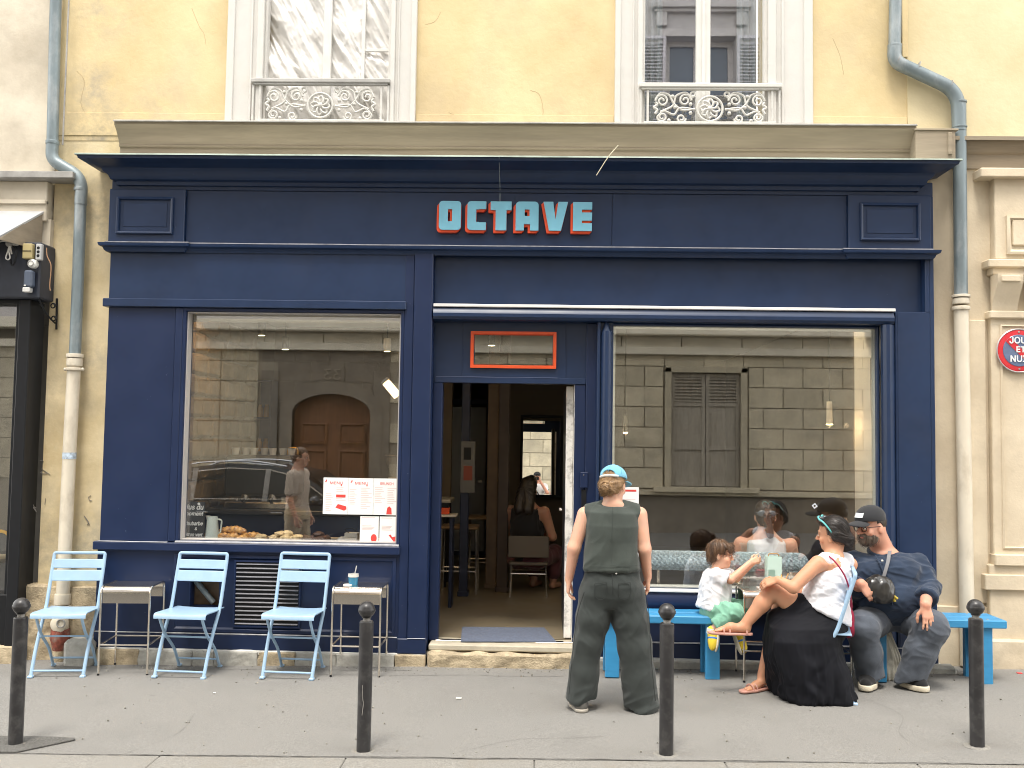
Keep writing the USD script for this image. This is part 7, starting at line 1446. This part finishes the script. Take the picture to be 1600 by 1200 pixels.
# ------------------------------------------------------------------ across the street (seen in the glass): the grey stone building, a parked car
FY = -10.15
m_opp = mat('opposite_stone', (.52, .46, .335), .9, var=.12, vs=4, bump=.5, bs=30, dirt=(.24, .22, .18), dirt_amt=.6, dirt_scale=2.5)
m_opp2 = mat('opposite_stone_dark', (.44, .39, .285), .9, var=.15, vs=6, bump=.5, bs=30, dirt=(.22, .2, .16), dirt_amt=.6, dirt_scale=3)
m_oppup = mat('opposite_plaster', (.44, .42, .42), .9, var=.06, vs=3, dirt=(.26, .25, .24), dirt_amt=.4, dirt_scale=2)
m_mortar = mat('dark_joint', (.30, .265, .205), .9)
m_sooty = mat('sooty_stone', (.185, .162, .13), .9, var=.15, vs=5, bump=.5, bs=30, dirt=(.15, .13, .10), dirt_amt=.6, dirt_scale=3)
m_shut = mat('grey_shutter', (.30, .27, .22), .8, var=.2, vs=9, stretch=(3, 1, .5), bump=.4, bs=40, dirt=(.42, .38, .30), dirt_amt=.6, dirt_scale=5)
m_shut2 = mat('lilac_shutter', (.46, .44, .48), .7, var=.1)
m_wood = mat('varnished_door', (.155, .065, .025), .5, var=.3, vs=5, stretch=(6, 1, .6), bump=.2, bs=30)
ob_ = thing('opposite_building', 'grey stone building across the street, seen mirrored in the windows', 'building', (0, FY, 0))
def B(name, mesh, mt_, parent=None, **k): return obj(name, mesh, mt_, parent or ob_, world=True, **k)
holes = [(2.42, .88, 3.68, 2.96), (-4.55, -.3, -3.10, 2.12)]
arch = Polygon([(-4.55, -.3), (-3.10, -.3), (-3.10, 2.12)] + [(-3.825 + .725 * math.cos(a), 2.12 + .36 * math.sin(a)) for a in np.linspace(0, math.pi, 17)] + [(-4.55, 2.12)])
g = sbox(-16, -.3, 16, 3.3).difference(sbox(*holes[0])).difference(arch)
def south(mesh):      # drawn in xz, faces +y at FY
    v, f = mesh; return np.stack([v[:, 0], FY - .30 + v[:, 2], v[:, 1]], 1), f
v, f = ext(g, .30); B('wall', south((v, f[:, ::-1])), m_mortar)
k = 0
for r in range(7):
    z0 = .84 + r * .372; x = -2.75 + (.36 if r % 2 else 0)
    while x < 7.6:
        w = .72
        blk_ = sbox(x + .008, z0 + .008, x + w - .008, z0 + .364).difference(sbox(2.28, .7, 3.82, 3.06).buffer(.01))
        if blk_.area > .01: v, f = ext(blk_, .30 + .022 + rs.uniform(0, .006)); B('stone_block', south((v, f[:, ::-1])), m_opp if (k * 7) % 5 else m_opp2); k += 1
        x += w
    x = -5.15 + (.3 if r % 2 else 0)
    while x < -2.76:
        blk_ = sbox(x + .006, z0 + .006, min(x + .62, -2.76), z0 + .366).difference(arch.buffer(.21))
        if blk_.area > .02: v, f = ext(blk_, .312); B('stone_block', south((v, f[:, ::-1])), m_sooty)
        x += .63
    x = -5.2
    while x > -9.5:
        blk_ = sbox(x - .70, z0 + .008, x - .008, z0 + .364); v, f = ext(blk_, .322); B('stone_block', south((v, f[:, ::-1])), m_opp2); x -= .71
v, f = ext(sbox(-2.75, -.3, 14, .70), .315); B('stone_plinth', south((v, f[:, ::-1])), m_sooty)
B('plinth_ledge', bx(-2.75, 14, FY, FY + .08, .72, .82, .01), m_opp)
wsr = ext(arch.buffer(.22).intersection(sbox(-9, -.3, 9, 4)).difference(arch), .36); B('arch_surround', south((wsr[0], wsr[1][:, ::-1])), m_sooty)
for s in (-4.98, -2.90): B('arch_pilaster', bx(s - .16, s + .16, FY, FY + .05, -.3, 2.9, .01), m_sooty)
kz = ext(sbox(-4.05, 2.66, -3.60, 3.02), .33); B('house_number_plate', south((kz[0], kz[1][:, ::-1])), m_sooty)
for t_, x_ in (('33', -3.825),):
    tm = meshkit.text_mesh(t_, .20, .02); b = tm.bounds; v_ = np.array(tm.vertices); v_[:, 0] = -(v_[:, 0] - (b[0, 0] + b[1, 0]) / 2) + x_; B('house_number', (np.stack([v_[:, 0], FY + .03 + v_[:, 2], v_[:, 1] + 2.74], 1), np.array(tm.faces)), m_mortar)
v, f = ext(arch, .05); dr_ = B('arched_door', (np.stack([v[:, 0], FY - .22 + v[:, 2], v[:, 1]], 1), f[:, ::-1]), m_wood)
for s in (-1, 1):
    for z0, z1 in ((-.1, .75), (.85, 1.45), (1.55, 1.95)): B('door_panel', move(frame(-3.825 + s * .36 - .25, -3.825 + s * .36 + .25, z0, z1, [(0, FY - .17), (0, FY - .14), (.03, FY - .13), (.06, FY - .17)])), m_wood, dr_)
m_oppl = mat('pale_cornice_stone', (.66, .61, .50), .9, var=.08, vs=4)
B('cornice', bx(-16, 16, FY - .05, FY + .12, 3.28, 3.42, .01), m_oppl); B('cornice', bx(-16, 16, FY - .05, FY + .30, 3.62, 3.82, .02), m_oppl)
x = -9.5
while x < 10: B('frieze_block', bx(x + .006, x + 1.09, FY - .05, FY + .05, 3.425, 3.615, .004), m_oppl); x += 1.1
wn = B('shutter_frame', join(bx(2.30, 2.42, FY, FY + .06, .80, 3.06, .01), bx(3.68, 3.80, FY, FY + .06, .80, 3.06, .01), bx(2.30, 3.80, FY, FY + .06, 2.96, 3.08, .01)), m_opp2)
B('shutter_sill', bx(2.1, 4.0, FY, FY + .14, .78, .88, .01), m_opp)
for s, (a, b_) in enumerate(((2.425, 3.045), (3.055, 3.675))):
    sh_ = B('shutter', bx(a, b_, FY - .08, FY - .04, .89, 2.95, .003), m_shut)
    B('shutter_stile', join(*[bx(a + q0, a + q1, FY - .04, FY - .02, .89, 2.95, .003) for q0, q1 in ((0, .07), (.55, .62))], *[bx(a + .07, a + .55, FY - .04, FY - .02, z, z + .07, .003) for z in (.89, 1.55, 2.35, 2.88)]), m_shut, sh_)
    for z in np.arange(2.45, 2.86, .058): B('louvre', move(bx(a + .07, b_ - .07, -.03, .03, -.004, .004, .001), (0, FY - .035, z), rx=-.7), m_shut, sh_)
# upper storeys
g = sbox(-16, 3.8, 16, 11.8)
ups = [(cx + q, z0, cx + q + 1.30, z0 + 2.15) for z0 in (4.6, 7.2) for cx in (-6.3, -1.3, 2.32, 6.6) for q in (0,)]
for h_ in ups: g = g.difference(sbox(*h_))
v, f = ext(g, .30); B('upper_wall', (np.stack([v[:, 0], FY - .30 + v[:, 2], v[:, 1]], 1), f[:, ::-1]), m_oppup)
for (a, z0, b_, z1) in ups:
    B('window_frame', join(bx(a - .14, a, FY - .02, FY + .05, z0, z1 + .14, .006), bx(b_, b_ + .14, FY - .02, FY + .05, z0, z1 + .14, .006), bx(a - .14, b_ + .14, FY - .02, FY + .06, z1, z1 + .14, .006)), m_oppup)
    B('window_head', join(bx(a - .28, b_ + .28, FY, FY + .16, z1 + .52, z1 + .62, .01), bx(a - .24, b_ + .24, FY, FY + .10, z1 + .46, z1 + .52, .01), bx(a - .2, a, FY, FY + .09, z1 + .2, z1 + .46, .01), bx(b_, b_ + .2, FY, FY + .09, z1 + .2, z1 + .46, .01)), m_oppup)
    B('casement', join(bx(a, b_, FY - .26, FY - .22, z0, z0 + .1, 0), bx(a, b_, FY - .26, FY - .22, z1 - .1, z1, 0), bx(a, a + .1, FY - .26, FY - .22, z0 + .1, z1 - .1, 0), bx(b_ - .1, b_, FY - .26, FY - .22, z0 + .1, z1 - .1, 0), bx((a + b_) / 2 - .1, (a + b_) / 2 + .1, FY - .26, FY - .22, z0 + .1, z1 - .1, 0)), m_oppup)
    B('pane', bx(a, b_, FY - .30, FY - .27, z0, z1, 0), mat('blue_dark_glass_%s' % 'abcdefghijkl'[ups.index((a, z0, b_, z1))], (.05, .075, .11), .15))
    for s, c_ in ((-1, a - .02), (1, b_ + .02)):
        x0, x1 = (c_ - .50, c_) if s < 0 else (c_, c_ + .50)
        sh_ = B('open_shutter', join(bx(x0, x0 + .05, FY + .055, FY + .09, z0, z1, .003), bx(x1 - .05, x1, FY + .055, FY + .09, z0, z1, .003), bx(x0 + .05, x1 - .05, FY + .055, FY + .09, z1 - .06, z1, .003), bx(x0 + .05, x1 - .05, FY + .055, FY + .09, z0, z0 + .06, .003)), m_shut2)
        n_ = 30
        B('slats', join(*[move(bx(x0 + .05, x1 - .05, -.028, .028, -.004, .004, 0), (0, FY + .072, z0 + .08 + q * (z1 - z0 - .16) / n_), rx=-.7) for q in range(n_)]), m_shut2, sh_)
B('roof_cornice', bx(-16, 16, FY - .1, FY + .35, 11.6, 11.9, .03), m_opp)
B('back_wall', bx(-16, 16, FY - .5, FY - .31, -.3, 11.8, 0), m_mortar)

# parked car, seen mirrored in the left window: nose to the right
cr_ = thing('parked_car', 'dark hatchback parked across the street, mirrored in the left window', 'car', (-3.75, -6.25, G(-3.75) - .12))
m_carp = mat('dark_car_paint', (.035, .042, .05), .25, metal=.4, coat=1.0, var=.05)
m_carg = mat('car_window', (.012, .014, .015), .05, coat=.6)
m_chrome = mat('car_chrome', (.62, .63, .64), .18, metal=1.0)
m_tyre = mat('tyre_rubber', (.02, .02, .02), .85)
body = Polygon([(-1.92, .30), (-1.98, .55), (-1.93, .80), (-1.80, .92), (-1.0, .96), (.95, .95), (1.55, .88), (1.90, .74), (2.0, .55), (1.96, .28), (1.62, .24), (1.58, .40), (1.42, .56), (1.2, .60), (.98, .56), (.84, .40), (.80, .22), (-.78, .22), (-.82, .40), (-.96, .56), (-1.18, .60), (-1.40, .56), (-1.54, .40), (-1.58, .26)]).buffer(.03).buffer(-.03)
cab = Polygon([(-1.72, .92), (-1.50, 1.22), (-1.10, 1.40), (-.5, 1.47), (.1, 1.45), (.5, 1.36), (1.12, .95)]).buffer(.06).buffer(-.06)
def hull_side(poly, hw_bot, hw_top, z0, z1, n=1):
    v, f = ext(poly, 2.0); t = np.clip((v[:, 1] - z0) / (z1 - z0), 0, 1); hw = hw_bot + (hw_top - hw_bot) * t
    return np.stack([v[:, 0], (v[:, 2] - 1.0) * hw * -1, v[:, 1]], 1), f
obj('body', hull_side(body, .88, .84, .3, .95), m_carp, cr_); obj('cabin', hull_side(cab, .80, .60, .95, 1.47), m_carp, cr_)
def side_poly(poly, name, mt_, off):
    for s in (-1, 1):
        v, f = ext(poly, .012); t = np.clip((v[:, 1] - .95) / .52, 0, 1); hw = .80 - .20 * t
        obj(name, (np.stack([v[:, 0], s * (hw + off + (v[:, 2] - .006)), v[:, 1]], 1), f if s < 0 else f[:, ::-1]), mt_, cr_)
gh = cab.buffer(-.07).intersection(sbox(-3, .965, 3, 2))
for a, b_ in ((-1.7, -.98), (-.90, .02), (.10, 1.2)): side_poly(gh.intersection(sbox(a, 0, b_, 2)), 'side_window', m_carg, .006)
ring = cab.buffer(-.055).intersection(sbox(-3, .95, 3, 2)).difference(gh.buffer(-.002)); side_poly(ring, 'window_trim', m_chrome, .004)
for a in (-.94, .06): side_poly(sbox(a - .035, .965, a + .035, 1.40).intersection(cab), 'door_pillar', m_lead, .008)
for s in (-1, 1):
    obj('roof_rail', tube(curve([(-1.3, s * .62, 1.36), (-.9, s * .60, 1.47), (-.2, s * .59, 1.50), (.3, s * .60, 1.44)], 5), .014, 6), m_chrome, cr_)
    for x in (-.75, .25): obj('door_handle', bar((x - .08, s * .885, .82), (x + .08, s * .885, .82), .02, .03), m_chrome, cr_)
    obj('door_mirror', move(trimesh.creation.icosphere(2, 1.0), (.78, s * .95, 1.0), s=np.array([.07, .10, .07])), m_carp, cr_)
    obj('headlight', move(trimesh.creation.icosphere(2, 1.0), (1.86, s * .64, .70), s=np.array([.12, .17, .08])), m_chrome, cr_)
    for x in (-1.18, 1.2):
        w_ = obj('wheel', move(lathe([(.18, -.1), (.29, -.1), (.31, -.07), (.31, .07), (.29, .1), (.18, .1)], 28), (x, s * .78, .31), rx=math.pi / 2, about=(0, 0, 0)), m_tyre, cr_)
        obj('rim', move(lathe([(0, .06), (.05, .08), (.12, .05), (.19, .09), (.19, -.05), (0, -.05)], 24), (x, s * .78, .31), rx=-s * math.pi / 2), m_chrome, w_)
obj('windscreen', (np.array([[1.02, -.68, 1.0], [1.02, .68, 1.0], [.56, .56, 1.34], [.56, -.56, 1.34]]) + [.03, 0, .02], np.array([[0, 1, 2, 3]])), m_carg, cr_)
